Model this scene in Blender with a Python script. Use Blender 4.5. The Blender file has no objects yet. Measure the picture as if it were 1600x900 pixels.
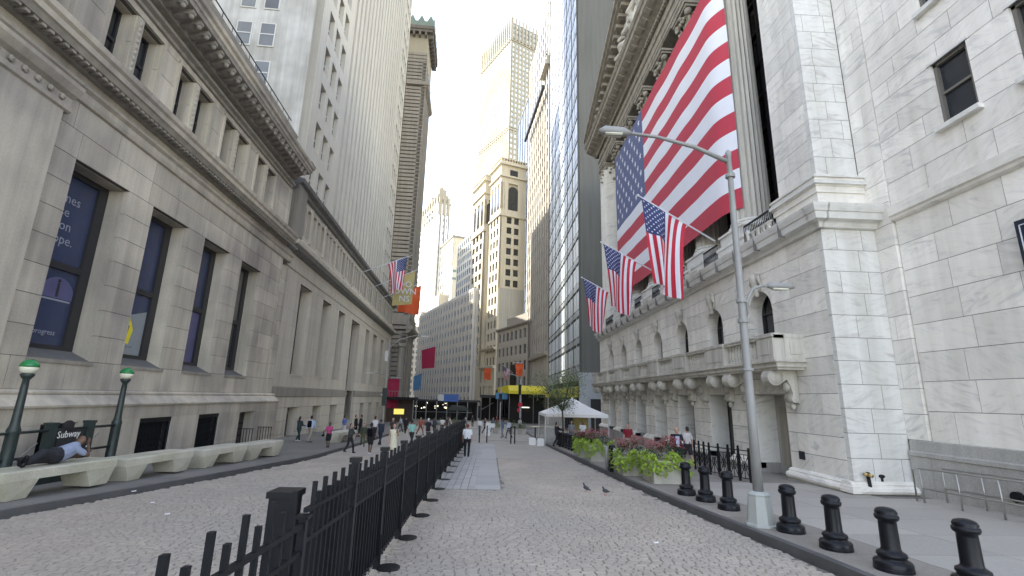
import bpy, bmesh, math, random
import numpy as np
from mathutils import Vector, Matrix
from math import sin, cos, pi, radians
random.seed(11)
sc = bpy.context.scene
COL = sc.collection
TSC = bpy.data.scenes.new('workbench'); TVL = TSC.view_layers[0]      # empty side scene where modifiers are evaluated, removed at the end

# ---------------------------------------------------------------- camera
CAM_H = 2.5
FPX = 737.0
tilt, roll, yaw = radians(13.11), radians(1.337), radians(2.295)
Fv = Vector((sin(yaw)*cos(tilt), cos(yaw)*cos(tilt), sin(tilt)))
Rv = Vector((cos(yaw), -sin(yaw), 0.0))
Uv = Rv.cross(Fv)
Rv, Uv = Rv*cos(roll)+Uv*sin(roll), Uv*cos(roll)-Rv*sin(roll)
cam_d = bpy.data.cameras.new('camera')
cam = bpy.data.objects.new('camera', cam_d)
COL.objects.link(cam)
cam.matrix_world = Matrix(((Rv.x, Uv.x, -Fv.x, 0), (Rv.y, Uv.y, -Fv.y, 0), (Rv.z, Uv.z, -Fv.z, CAM_H), (0, 0, 0, 1)))
cam_d.sensor_width = 36.0
cam_d.lens = 36.0*FPX/1600.0
cam_d.clip_start = 0.1
cam_d.clip_end = 6000
sc.camera = cam

# ---------------------------------------------------------------- world, sun, exposure
SUN_EL, SUN_HEAD = radians(40), radians(-80)      # heading measured from +Y towards +X
w = bpy.data.worlds.new("World"); sc.world = w; w.use_nodes = True
nt = w.node_tree; nt.nodes.clear()
sky = nt.nodes.new('ShaderNodeTexSky'); sky.sky_type = 'NISHITA'; sky.sun_disc = False
sky.sun_elevation = SUN_EL; sky.sun_rotation = SUN_HEAD
sky.altitude = 10; sky.air_density = 1.0; sky.dust_density = .1; sky.ozone_density = 1.0
bg = nt.nodes.new('ShaderNodeBackground'); bg.inputs['Strength'].default_value = 0.15
out = nt.nodes.new('ShaderNodeOutputWorld')
bw = nt.nodes.new('ShaderNodeRGBToBW'); nt.links.new(sky.outputs[0], bw.inputs[0])
wm = nt.nodes.new('ShaderNodeMixRGB'); wm.blend_type = 'MULTIPLY'; wm.inputs[0].default_value = 1.0; wm.inputs[2].default_value = (1.2, 1.0, .78, 1); nt.links.new(bw.outputs[0], wm.inputs[1])
hs = nt.nodes.new('ShaderNodeMixRGB'); hs.inputs[0].default_value = .42; nt.links.new(sky.outputs[0], hs.inputs[1]); nt.links.new(wm.outputs[0], hs.inputs[2]); nt.links.new(hs.outputs[0], bg.inputs[0]); nt.links.new(bg.outputs[0], out.inputs[0])   # warm grey mixed into the sky to neutralise its blue light
sun_d = bpy.data.lights.new('sun', 'SUN'); sun_d.energy = 2.0; sun_d.angle = radians(0.5); sun_d.color = (1.0, 0.93, 0.80)
sun = bpy.data.objects.new('sun', sun_d); COL.objects.link(sun)
sdir = Vector((sin(SUN_HEAD)*cos(SUN_EL), cos(SUN_HEAD)*cos(SUN_EL), sin(SUN_EL)))
sun.rotation_euler = (-sdir).to_track_quat('-Z', 'Y').to_euler()
sc.view_settings.view_transform = 'Standard'
sc.view_settings.look = 'None'
sc.view_settings.exposure = 2.6
sc.view_settings.gamma = 1.0
sc.view_settings.use_curve_mapping = False
try:
    sc.cycles.max_bounces = 8; sc.cycles.diffuse_bounces = 5
except Exception: pass

# ---------------------------------------------------------------- materials
def nodes(name):
    m = bpy.data.materials.new(name); m.use_nodes = True
    n = m.node_tree.nodes; l = m.node_tree.links
    b = n['Principled BSDF']
    return m, n, l, b
def rgb(c): return (c[0], c[1], c[2], 1.0)
def math_node(n, l, op, a, b=None, v=None):
    x = n.new('ShaderNodeMath'); x.operation = op
    for i, s in enumerate((a, b)):
        if s is None: continue
        if isinstance(s, (int, float)): x.inputs[i].default_value = s
        else: l.new(s, x.inputs[i])
    return x.outputs[0]
def world_pos(n, l, scale=(1, 1, 1), rnd=None):
    g = n.new('ShaderNodeNewGeometry')
    mp = n.new('ShaderNodeMapping'); mp.inputs['Scale'].default_value = scale
    l.new(g.outputs['Position'], mp.inputs['Vector'])
    return mp.outputs[0]
def noise(n, l, vec, scale, detail=4, rough=.55, dist=0.0):
    t = n.new('ShaderNodeTexNoise'); t.inputs['Scale'].default_value = scale
    t.inputs['Detail'].default_value = detail; t.inputs['Roughness'].default_value = rough
    t.inputs['Distortion'].default_value = dist
    if vec is not None: l.new(vec, t.inputs['Vector'])
    return t.outputs['Fac']
def ramp(n, l, fac, stops):
    r = n.new('ShaderNodeValToRGB'); e = r.color_ramp.elements
    while len(e) > 1: e.remove(e[0])
    e[0].position = stops[0][0]; e[0].color = rgb(stops[0][1])
    for p, c in stops[1:]:
        x = e.new(p); x.color = rgb(c)
    l.new(fac, r.inputs[0]); return r.outputs[0]
def mix(n, l, fac, a, b, mode='MIX'):
    x = n.new('ShaderNodeMixRGB'); x.blend_type = mode
    for i, s in ((0, fac), (1, a), (2, b)):
        if isinstance(s, (int, float)): x.inputs[i].default_value = s
        elif isinstance(s, tuple): x.inputs[i].default_value = rgb(s)
        else: l.new(s, x.inputs[i])
    return x.outputs[0]
def bump(n, l, b, h, strength=.3, dist=.02):
    x = n.new('ShaderNodeBump'); x.inputs['Strength'].default_value = strength; x.inputs['Distance'].default_value = dist
    l.new(h, x.inputs['Height']); l.new(x.outputs[0], b.inputs['Normal'])
def tone_out(n, l, amt):
    """brightness factor 1 +- amt, from the object's random number plus the 'tone' face attribute of joined pieces"""
    oi = n.new('ShaderNodeObjectInfo'); at = n.new('ShaderNodeAttribute'); at.attribute_name = 'tone'
    s = math_node(n, l, 'ADD', oi.outputs['Random'], at.outputs['Fac'])
    s = math_node(n, l, 'FRACT', s)
    s = math_node(n, l, 'MULTIPLY', s, 2*amt)
    return math_node(n, l, 'ADD', s, 1-amt), oi
MATS = {}
def stone(name, c, var=.08, tone=.07, scale=.6, streak=.25, rough=.85, grain=.2, tint=None, stain=0.0):
    m, n, l, b = nodes(name)
    p = world_pos(n, l)
    big = noise(n, l, p, scale, 5, .6)
    fine = noise(n, l, p, 22, 4, .7)
    ps = world_pos(n, l, (2.2, 2.2, .12))
    st = noise(n, l, ps, 1.1, 4, .6)
    col = mix(n, l, big, tuple(x*(1-var*1.6) for x in c), tuple(min(1, x*(1+var)) for x in c))
    if tint:
        col = mix(n, l, ramp(n, l, noise(n, l, p, .23, 3), [(.4, (0, 0, 0)), (.65, (1, 1, 1))]), col, tint)
    sf = ramp(n, l, st, [(.30, (1-streak,)*3), (.62, (1, 1, 1))])
    col = mix(n, l, 1.0, col, sf, 'MULTIPLY')
    g2 = ramp(n, l, fine, [(.2, (1-grain,)*3), (.8, (1+grain*.4,)*3)])
    col = mix(n, l, 1.0, col, g2, 'MULTIPLY')
    t, oi = tone_out(n, l, tone)
    cm = n.new('ShaderNodeCombineXYZ')
    for i in range(3): l.new(t, cm.inputs[i])
    col = mix(n, l, 1.0, col, cm.outputs[0], 'MULTIPLY')
    l.new(col, b.inputs['Base Color']); b.inputs['Roughness'].default_value = rough
    bump(n, l, b, fine, .25, .01)
    MATS[name] = m; return m
def marble(name, base, vein, tone=.06):
    m, n, l, b = nodes(name)
    g = n.new('ShaderNodeNewGeometry')
    t, oi = tone_out(n, l, tone)
    at = n.new('ShaderNodeAttribute'); at.attribute_name = 'tone'
    rnd = math_node(n, l, 'ADD', oi.outputs['Random'], at.outputs['Fac'])
    off = math_node(n, l, 'MULTIPLY', rnd, 57.3)
    cx = n.new('ShaderNodeCombineXYZ'); l.new(off, cx.inputs[0]); l.new(off, cx.inputs[1]); l.new(off, cx.inputs[2])
    vr = n.new('ShaderNodeVectorRotate'); vr.rotation_type = 'AXIS_ANGLE'; vr.inputs['Axis'].default_value = (.8, .6, 0)
    l.new(g.outputs['Position'], vr.inputs['Vector'])
    ang = math_node(n, l, 'MULTIPLY', math_node(n, l, 'FRACT', math_node(n, l, 'MULTIPLY', rnd, 7.77)), 1.5)
    ang = math_node(n, l, 'SUBTRACT', ang, .75)
    l.new(ang, vr.inputs['Angle'])
    ad = n.new('ShaderNodeVectorMath'); ad.operation = 'ADD'; l.new(vr.outputs[0], ad.inputs[0]); l.new(cx.outputs[0], ad.inputs[1])
    mp = n.new('ShaderNodeMapping'); mp.inputs['Scale'].default_value = (.55, .55, 2.6); l.new(ad.outputs[0], mp.inputs[0])
    v1 = noise(n, l, mp.outputs[0], 1.3, 7, .62, 1.2)
    v2 = noise(n, l, mp.outputs[0], 3.4, 5, .6, .6)
    c1 = ramp(n, l, v1, [(.24, vein), (.37, tuple(.45*a+.55*b_ for a, b_ in zip(vein, base))), (.47, base), (.7, tuple(min(1, x*1.05) for x in base))])
    c2 = ramp(n, l, v2, [(.32, (.86, .87, .88)), (.48, (1, 1, 1))])
    vs = math_node(n, l, 'FRACT', math_node(n, l, 'MULTIPLY', rnd, 23.7))
    c1 = mix(n, l, math_node(n, l, 'ADD', math_node(n, l, 'MULTIPLY', vs, .75), .30), base, c1)
    col = mix(n, l, .85, c1, c2, 'MULTIPLY')
    p = world_pos(n, l, (1.6, 1.6, .10)); st = noise(n, l, p, .9, 4, .6)
    col = mix(n, l, .7, col, ramp(n, l, st, [(.3, (.78, .77, .74)), (.6, (1, 1, 1))]), 'MULTIPLY')
    cm = n.new('ShaderNodeCombineXYZ')
    for i in range(3): l.new(t, cm.inputs[i])
    col = mix(n, l, 1.0, col, cm.outputs[0], 'MULTIPLY')
    l.new(col, b.inputs['Base Color']); b.inputs['Roughness'].default_value = .55
    bump(n, l, b, noise(n, l, world_pos(n, l), 30, 3), .12, .005)
    MATS[name] = m; return m
def plain(name, c, rough=.6, metal=0.0, var=.0, scale=4, emit=0, coat=0, bmp=0.0, spec=None):
    m, n, l, b = nodes(name)
    if var:
        f = noise(n, l, world_pos(n, l), scale, 4, .6)
        col = mix(n, l, f, tuple(max(0, x*(1-var*1.5)) for x in c), tuple(min(1, x*(1+var*1.5)) for x in c))
        l.new(col, b.inputs['Base Color'])
        if bmp: bump(n, l, b, f, bmp, .02)
    else: b.inputs['Base Color'].default_value = rgb(c)
    b.inputs['Roughness'].default_value = rough; b.inputs['Metallic'].default_value = metal
    if spec is not None: b.inputs['Specular IOR Level'].default_value = spec
    if emit:
        b.inputs['Emission Color'].default_value = rgb(c); b.inputs['Emission Strength'].default_value = emit
    MATS[name] = m; return m
def glassy(name, c, rough=.08, var=.5, scale=.35):
    m, n, l, b = nodes(name)
    t, oi = tone_out(n, l, var)
    f = noise(n, l, world_pos(n, l), scale, 2)
    col = mix(n, l, f, tuple(x*.6 for x in c), tuple(x*1.4 for x in c))
    cm = n.new('ShaderNodeCombineXYZ')
    for i in range(3): l.new(t, cm.inputs[i])
    col = mix(n, l, 1.0, col, cm.outputs[0], 'MULTIPLY')
    l.new(col, b.inputs['Base Color']); b.inputs['Roughness'].default_value = rough
    b.inputs['Specular IOR Level'].default_value = .6
    MATS[name] = m; return m

LIME = stone('limestone_buff', (.62, .565, .46), tone=.12, scale=.35, streak=.26, tint=(.36, .33, .29))
LIMED = stone('limestone_dark', (.33, .305, .26), tone=.05, streak=.3)  # darker limestone for cornice undersides, dentils, copings and bands
LIMEJ = stone('limestone_joint', (.14, .135, .12), tone=0, streak=.1)
LIMEG = stone('limestone_grey', (.60, .55, .455), tone=.05, scale=.3, streak=.2)
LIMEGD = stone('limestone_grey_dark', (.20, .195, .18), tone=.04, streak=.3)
TOWER = stone('tower_stone_pale', (.60, .565, .49), tone=.0, scale=.08, streak=.12, grain=.1)
TOWERS = stone('tower_stone_spandrel', (.33, .33, .32), tone=.0, scale=.1, streak=.15, grain=.1)
TOWERP = stone('tower_side_brick', (.42, .415, .385), tone=.05, scale=.25, streak=.25, grain=.15, tint=(.62, .62, .60))
BANDST = stone('banded_stone', (.31, .285, .245), tone=.05, streak=.25)
BANDD = stone('banded_stone_dark', (.16, .145, .125), tone=.0, streak=.2)
MARB = marble('marble_white', (.84, .805, .73), (.50, .495, .47), tone=.10)
MARBW = marble('marble_warm', (.76, .75, .70), (.44, .39, .36), tone=.04)
MARBJ = stone('marble_joint', (.16, .158, .15), tone=0, streak=.1)
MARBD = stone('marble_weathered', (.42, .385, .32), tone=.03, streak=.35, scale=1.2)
MARBC = stone('marble_carved', (.64, .61, .53), tone=.03, streak=.3, scale=1.0)
GRAN = stone('granite_grey', (.47, .455, .42), tone=.04, streak=.2, grain=.35, scale=.5)
CREAM = stone('cream_stone', (.62, .57, .45), tone=0, scale=.1, streak=.15, grain=.1)
CREAMG = stone('cream_stone_blank', (.44, .43, .39), tone=0, scale=.2, streak=.2, grain=.1)
CREAM2 = stone('pale_cream_stone', (.34, .31, .235), tone=0, scale=.05, streak=.06, grain=.06)
WHITES = stone('white_brick', (.74, .74, .72), tone=0, scale=.05, streak=.06, grain=.06)
TAUPE = stone('taupe_stone', (.34, .31, .27), tone=0, scale=.1, streak=.15, grain=.1)
TAUPE2 = stone('taupe_rib', (.50, .46, .39), tone=0, scale=.1, streak=.15, grain=.1)
DARKWALL = stone('dark_side_wall', (.14, .14, .125), tone=0, scale=.06, streak=.18, grain=.12)
COPPER = plain('green_copper', (.17, .22, .19), .7, var=.2)
SILL_D = stone('slate_sill', (.15, .15, .145), tone=.04, streak=.2)
GLASS = glassy('window_glass_dark', (.022, .026, .032))
GLASSB = glassy('window_glass_grey', (.13, .14, .15), .15, .5)
GLASSM = glassy('curtain_glass_pale', (.58, .64, .66), .3, .2, .1)
GLASSBL = glassy('curtain_glass_blue', (.10, .13, .16), .1, .3, .1)
MULL = plain('mullion_silver', (.42, .45, .47), .4, .3)
FRAME_D = plain('frame_dark_bronze', (.025, .025, .028), .45)
FRAME_T = plain('frame_taupe', (.16, .15, .13), .5, var=.1)
FRAME_W = plain('frame_white', (.55, .55, .52), .5)
POSTER = plain('poster_blue', (.040, .052, .105), .2, var=.25, scale=.4)
POSTER2 = plain('poster_lilac_glow', (.10, .10, .21), .3, var=.3, scale=.8)
POSTERW = plain('poster_pale', (.26, .29, .31), .3, var=.08)
INK = plain('print_white', (.26, .28, .34), .5)
BLACKP = plain('black_gloss_paint', (.007, .008, .011), .38, var=.3, scale=9, spec=.3)
BLACKM = plain('black_matt_paint', (.008, .009, .012), .5, var=.3, scale=6, spec=.25)
BLACKF = plain('black_fabric_screen', (.007, .007, .009), .9, spec=.1)
IRON_G = plain('green_black_iron', (.022, .034, .032), .45, var=.3, scale=6)
STEELG = plain('galvanised_steel', (.30, .30, .29), .6, .15, var=.12, scale=3)
STEELB = plain('brushed_steel', (.42, .41, .38), .35, .7, var=.1)
POLEBASE = plain('pole_base_grey_green', (.40, .42, .39), .5, var=.10, scale=2)
GLOBE_G = plain('globe_green_glass', (.02, .20, .06), .25)
GLOBE_W = plain('globe_cream_glass', (.75, .74, .60), .3)
SIGNB = plain('sign_black', (.02, .022, .025), .4)
SIGNW = plain('sign_white', (.72, .72, .70), .5)
BENCH = stone('bench_concrete', (.66, .62, .52), tone=.05, scale=1.8, streak=.12, grain=.25, tint=(.36, .37, .24))
CONC = stone('pale_concrete', (.55, .53, .46), tone=.04, scale=1.0, streak=.2)
SLABL = stone('sidewalk_slab_grey', (.22, .21, .19), tone=.10, scale=.7, streak=0, grain=.3)
SLABR = stone('sidewalk_slab_right', (.30, .275, .235), tone=.12, scale=.7, streak=0, grain=.3)
SLABRB = stone('sidewalk_slab_bluestone', (.42, .395, .35), tone=.12, scale=.5, streak=0, grain=.2)
CURB = plain('curb_steel_faced', (.10, .10, .10), .55, .1, var=.25, scale=2)
COBBLE = stone('cobble_granite', (.48, .42, .345), var=.26, tone=.07, scale=.33, streak=0, grain=.14, rough=.8, tint=(.40, .365, .31))
ROADB = stone('road_bed', (.22, .205, .18), tone=0, scale=.5, streak=0, grain=.4)
GRAN_SET = stone('granite_set', (.48, .47, .44), tone=.10, scale=.8, streak=0, grain=.2)
ASPH = stone('asphalt', (.07, .07, .07), tone=0, streak=0)
RED = plain('flag_red', (.50, .02, .045), .75, var=.12, scale=2)
WHITEF = plain('flag_white', (.72, .73, .78), .75, var=.05, scale=2)
BLUEF = plain('flag_blue', (.035, .05, .16), .75, var=.15, scale=2)
BLUEBIG = plain('flag_blue_faded', (.11, .135, .27), .75, var=.1, scale=1)
REDBIG = plain('flag_red_big', (.52, .05, .08), .75, var=.06, scale=.5)
WHITEBIG = plain('flag_white_big', (.82, .83, .88), .75, var=.04, scale=.5)
ORANGE = plain('banner_orange', (.66, .10, .02), .7, var=.15, scale=3)
BURG = plain('banner_burgundy', (.35, .01, .06), .7, var=.12, scale=3)
BANBLUE = plain('banner_blue', (.10, .27, .50), .7, var=.12)
BANYEL = plain('banner_tan', (.48, .40, .16), .7, var=.15)
YELLOW = plain('awning_yellow', (.80, .68, .03), .6, var=.08)
TENT = plain('tent_white', (.84, .83, .80), .6, var=.04)
LIMEG_LEAF = plain('leaf_lime', (.30, .43, .05), .6, var=.4, scale=7)
LEAFD = plain('leaf_dark_green', (.045, .085, .03), .7, var=.35, scale=4)
LEAFT = plain('leaf_tree_green', (.16, .21, .10), .7, var=.4, scale=3)
FLOWR = plain('flower_pink', (.62, .20, .20), .7, var=.35, scale=12)
FLOWP = plain('flower_rose_dark', (.22, .05, .08), .7, var=.3, scale=12)
BARK = plain('bark', (.09, .075, .06), .9, var=.3)
SKIN = plain('skin_light', (.50, .30, .22), .55)
SKIND = plain('skin_brown', (.13, .07, .045), .5)
HAIR = plain('hair_dark', (.02, .016, .014), .6)
HAIRG = plain('hair_grey', (.28, .27, .26), .6)
BRASS = plain('brass', (.55, .42, .18), .35, .8)
LAMPLIT = plain('lamp_lit', (1.0, .92, .70), .5, emit=.5)
SIGNLIT = plain('sign_lit_yellow', (.9, .72, .16), .5, emit=.16)
DARKIN = plain('dark_interior', (.02, .018, .016), .8)
BROWNM = plain('shopfront_brown', (.06, .035, .03), .6, var=.3)
SHIRTC = {}
def cloth(c):
    k = tuple(round(x, 3) for x in c)
    if k not in SHIRTC: SHIRTC[k] = plain('cloth', c, .85, var=.12, scale=8)
    return SHIRTC[k]

# ---------------------------------------------------------------- mesh collector
class MB:
    def __init__(s): s.v = []; s.f = []; s.m = []; s.mats = []; s.tone = []; s.cur = 0; s.sm = []; s.smooth = False; s.t = 0.0
    def use(s, mat):
        if mat not in s.mats: s.mats.append(mat)
        s.cur = s.mats.index(mat); return s
    def face(s, idx): s.f.append(idx); s.m.append(s.cur); s.tone.append(s.t); s.sm.append(s.smooth)
    def box(s, x0, x1, y0, y1, z0, z1):
        if x0 > x1: x0, x1 = x1, x0
        if y0 > y1: y0, y1 = y1, y0
        if z0 > z1: z0, z1 = z1, z0
        b = len(s.v)
        s.v += [(x0, y0, z0), (x1, y0, z0), (x1, y1, z0), (x0, y1, z0), (x0, y0, z1), (x1, y0, z1), (x1, y1, z1), (x0, y1, z1)]
        for q in ((0, 3, 2, 1), (4, 5, 6, 7), (0, 1, 5, 4), (1, 2, 6, 5), (2, 3, 7, 6), (3, 0, 4, 7)): s.face([b+i for i in q])
        return s
    def hexa(s, p):   # 8 points, bottom 4 ccw, top 4
        b = len(s.v); s.v += [tuple(q) for q in p]
        for q in ((0, 3, 2, 1), (4, 5, 6, 7), (0, 1, 5, 4), (1, 2, 6, 5), (2, 3, 7, 6), (3, 0, 4, 7)): s.face([b+i for i in q])
        return s
    def poly(s, pts): b = len(s.v); s.v += [tuple(p) for p in pts]; s.face(list(range(b, b+len(pts)))); return s
    def prism(s, pts, ax, t0, t1):
        """closed outline pts (2d) swept along axis ax ('x','y','z') from t0 to t1"""
        def mk(p, t):
            if ax == 'x': return (t, p[0], p[1])
            if ax == 'y': return (p[0], t, p[1])
            return (p[0], p[1], t)
        b = len(s.v); n = len(pts)
        s.v += [mk(p, t0) for p in pts]+[mk(p, t1) for p in pts]
        s.face([b+i for i in range(n)][::-1]); s.face([b+n+i for i in range(n)])
        for i in range(n):
            j = (i+1) % n; s.face([b+i, b+j, b+n+j, b+n+i])
        return s
    def lathe(s, prof, c=(0, 0, 0), seg=16, flute=None, ax='z'):
        b = len(s.v); n = len(prof); cx, cy, cz = c
        for r, z in prof:
            for k in range(seg):
                a = 2*pi*k/seg; rr = r
                if flute and flute[0] <= z <= flute[1] and k % 2: rr = r*flute[2]
                if ax == 'z': s.v.append((cx+rr*cos(a), cy+rr*sin(a), cz+z))
                elif ax == 'x': s.v.append((cx+z, cy+rr*cos(a), cz+rr*sin(a)))
                else: s.v.append((cx+rr*sin(a), cy+z, cz+rr*cos(a)))
        for i in range(n-1):
            for k in range(seg):
                k2 = (k+1) % seg
                s.face([b+i*seg+k, b+i*seg+k2, b+(i+1)*seg+k2, b+(i+1)*seg+k])
        s.face([b+k for k in range(seg)][::-1]); s.face([b+(n-1)*seg+k for k in range(seg)])
        return s
    def tube(s, pts, r, seg=8):
        pts = [Vector(p) for p in pts]; b = len(s.v); n = len(pts)
        rs = r if isinstance(r, (list, tuple)) else [r]*n
        up = None
        for i, p in enumerate(pts):
            d = (pts[min(i+1, n-1)]-pts[max(i-1, 0)]).normalized()
            if up is None: up = Vector((0, 0, 1)) if abs(d.z) < .9 else Vector((1, 0, 0))
            a = d.cross(up).normalized(); c = a.cross(d).normalized(); up = c
            for k in range(seg):
                t = 2*pi*k/seg+pi/seg; q = p+(a*cos(t)+c*sin(t))*rs[i]; s.v.append(tuple(q))
        for i in range(n-1):
            for k in range(seg):
                k2 = (k+1) % seg; s.face([b+i*seg+k2, b+i*seg+k, b+(i+1)*seg+k, b+(i+1)*seg+k2])
        s.face([b+k for k in range(seg)]); s.face([b+(n-1)*seg+k for k in range(seg)][::-1])
        return s
    def ball(s, c, r, seg=10, rings=7, sc3=(1, 1, 1)):
        b = len(s.v); cx, cy, cz = c
        for i in range(1, rings):
            ph = pi*i/rings
            for k in range(seg):
                a = 2*pi*k/seg; s.v.append((cx+r*sc3[0]*sin(ph)*cos(a), cy+r*sc3[1]*sin(ph)*sin(a), cz+r*sc3[2]*cos(ph)))
        t = len(s.v); s.v += [(cx, cy, cz+r*sc3[2]), (cx, cy, cz-r*sc3[2])]
        for i in range(rings-2):
            for k in range(seg):
                k2 = (k+1) % seg; s.face([b+i*seg+k, b+(i+1)*seg+k, b+(i+1)*seg+k2, b+i*seg+k2])
        for k in range(seg):
            k2 = (k+1) % seg; s.face([t, b+k, b+k2]); s.face([t+1, b+(rings-2)*seg+k2, b+(rings-2)*seg+k])
        return s
    def mesh(s, name, off=(0, 0, 0)):
        me = bpy.data.meshes.new(name)
        if off != (0, 0, 0):
            v = [(a-off[0], b-off[1], c-off[2]) for a, b, c in s.v]
        else: v = s.v
        me.from_pydata(v, [], s.f)
        for m in s.mats: me.materials.append(m)
        me.polygons.foreach_set('material_index', s.m)
        me.polygons.foreach_set('use_smooth', s.sm)
        if any(s.tone):
            a = me.attributes.new('tone', 'FLOAT', 'FACE'); a.data.foreach_set('value', s.tone)
        me.update(); return me

# ---------------------------------------------------------------- things and parts
LAH = radians(-3.02)
class Thing:
    """an Empty at the base of the thing; parts are given in the frame coordinates (rotation th about the origin)"""
    def __init__(s, name, label, cat, base=(0, 0, 0), th=0.0, group=None, kind=None, absolute=True):
        s.base = tuple(base) if absolute else (0, 0, 0)
        o = bpy.data.objects.new(name, None); COL.objects.link(o); s.o = o; o.empty_display_size = .3
        x, y, z = base
        if absolute: o.location = (x*cos(th)-y*sin(th), x*sin(th)+y*cos(th), z)
        else: o.location = base
        o.rotation_euler = (0, 0, th); s.th = th
        if label: o['label'] = label
        if cat: o['category'] = cat
        if group: o['group'] = group
        if kind: o['kind'] = kind
    def part(s, name, mb, parent=None, label=None, stuff=False):
        me = mb.mesh(name, s.base) if isinstance(mb, MB) else mb
        o = bpy.data.objects.new(name, me); COL.objects.link(o); o.parent = parent or s.o
        if label: o['label'] = label
        if stuff: o['kind'] = 'stuff'
        return o
    def inst(s, name, me, pos, rot=(0, 0, 0), scl=(1, 1, 1), parent=None, label=None):
        o = bpy.data.objects.new(name, me); COL.objects.link(o); o.parent = parent or s.o
        o.location = (pos[0]-s.base[0], pos[1]-s.base[1], pos[2]-s.base[2])
        o.rotation_euler = rot; o.scale = scl
        if label: o['label'] = label
        return o
def tagmesh(name, mb, label, cat, group=None, kind=None, loc=(0, 0, 0), th=0, base=None):
    me = mb.mesh(name, base or (0, 0, 0)) if isinstance(mb, MB) else mb
    o = bpy.data.objects.new(name, me); COL.objects.link(o)
    if base: o.location = (base[0]*cos(th)-base[1]*sin(th), base[0]*sin(th)+base[1]*cos(th), base[2])
    else: o.location = loc
    o.rotation_euler = (0, 0, th)
    if label: o['label'] = label
    if cat: o['category'] = cat
    if group: o['group'] = group
    if kind: o['kind'] = kind
    return o
def copy_thing(o, loc, rz=None, label=None, group=None):
    c = o.copy(); COL.objects.link(c); c.location = loc
    if rz is not None: c.rotation_euler = (0, 0, rz)
    if label: c['label'] = label
    if group: c['group'] = group
    for ch in o.children:
        d = ch.copy(); COL.objects.link(d); d.parent = c
        for g2 in ch.children:
            e = g2.copy(); COL.objects.link(e); e.parent = d
    return c
_unit = {}
def unit_cube(mat):
    if mat.name not in _unit:
        mb = MB().use(mat); c = .5
        # slightly chamfered unit block: 24 faces would be dear, so edges stay crisp and joints do the work
        mb.box(-.5, .5, -.5, .5, -.5, .5); _unit[mat.name] = mb.mesh('stone_block')
    return _unit[mat.name]
def ground_z(y): return -0.026*min(y, 170)
def fz(w_, a): # ground z in left frame
    return ground_z(a*cos(LAH))

def courses(z0, z1, h, cuts):
    """course boundaries between z0 and z1 near height h, passing through every cut"""
    marks = sorted(set([z0, z1]+[c for c in cuts if z0 < c < z1])); out_ = [z0]
    for a, b in zip(marks[:-1], marks[1:]):
        n = max(1, round((b-a)/h))
        for i in range(1, n+1): out_.append(a+(b-a)*i/n)
    return out_
def block_wall(T, axis, plane, sgn, u0, u1, z0, z1, ch, bl, openings=(), depth=.5, mat=None, joint=None, gap=.020, proud=.02, name='stone_block', limit=260, cutz=(), rnd=0.25):
    """ashlar wall: every stone is its own box, standing proud of a backing; openings are (u0,u1,z0,z1)"""
    cz = [o[2] for o in openings]+[o[3] for o in openings]+list(cutz)
    zs = courses(z0, z1, ch, cz)
    back = MB().use(joint or mat); stones = []
    for i, (a, b) in enumerate(zip(zs[:-1], zs[1:])):
        mid = (a+b)/2
        iv = [(u0, u1)]
        for o in openings:
            if o[2] < mid < o[3]:
                nv = []
                for p, q in iv:
                    if o[1] <= p or o[0] >= q: nv.append((p, q)); continue
                    if o[0] > p: nv.append((p, o[0]))
                    if o[1] < q: nv.append((o[1], q))
                iv = nv
        for p, q in iv:
            if q-p < .02: continue
            pl2, pb = plane-sgn*proud, plane-sgn*depth
            if axis == 'x': back.box(pl2, pb, p+.034, q-.034, a, b)
            else: back.box(p+.03, q-.03, pl2, pb, a, b)
            cutsu = [p]; off = (bl*.5 if i % 2 else 0)+random.uniform(-rnd, rnd)*bl
            x = math.floor((p-off)/bl)*bl+off+bl
            while x < q-bl*.3:
                if x > p+bl*.3: cutsu.append(x)
                x += bl*random.uniform(.85, 1.15)
            cutsu.append(q)
            for c, d in zip(cutsu[:-1], cutsu[1:]): stones.append((c, d, a, b))
    T.part('wall_backing', back)
    for o in openings:      # stone reveals lining each opening
        rv = MB().use(mat); pa, pb = plane-sgn*.20, plane-sgn*depth
        for a_, b_, c_, d_ in ((o[0]-.032, o[0]-.001, o[2], o[3]), (o[1]+.001, o[1]+.032, o[2], o[3]), (o[0], o[1], o[3]-.025, o[3]-.002)):
            if axis == 'x': rv.box(pa, pb, a_, b_, c_, d_)
            else: rv.box(a_, b_, pa, pb, c_, d_)
        T.part('reveal', rv)
    stones.sort(key=lambda t: (t[0]+t[1])/2 if T.th or True else 0)
    me = unit_cube(mat); rest = MB().use(mat)
    for k, (c, d, a, b) in enumerate(stones):
        du, dz = d-c-gap, b-a-gap
        if k < limit:
            pos = (plane-sgn*.1, (c+d)/2, (a+b)/2) if axis == 'x' else ((c+d)/2, plane-sgn*.1, (a+b)/2)
            scl = (.2, du, dz) if axis == 'x' else (du, .2, dz)
            T.inst(name, me, pos, scl=scl)
        else:
            rest.t = random.random()
            if axis == 'x': rest.box(plane-sgn*.2, plane, c+gap/2, d-gap/2, a+gap/2, b-gap/2)
            else: rest.box(c+gap/2, d-gap/2, plane-sgn*.2, plane, a+gap/2, b-gap/2)
    if rest.f: T.part(name+'_rows', rest, stuff=True)
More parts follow.
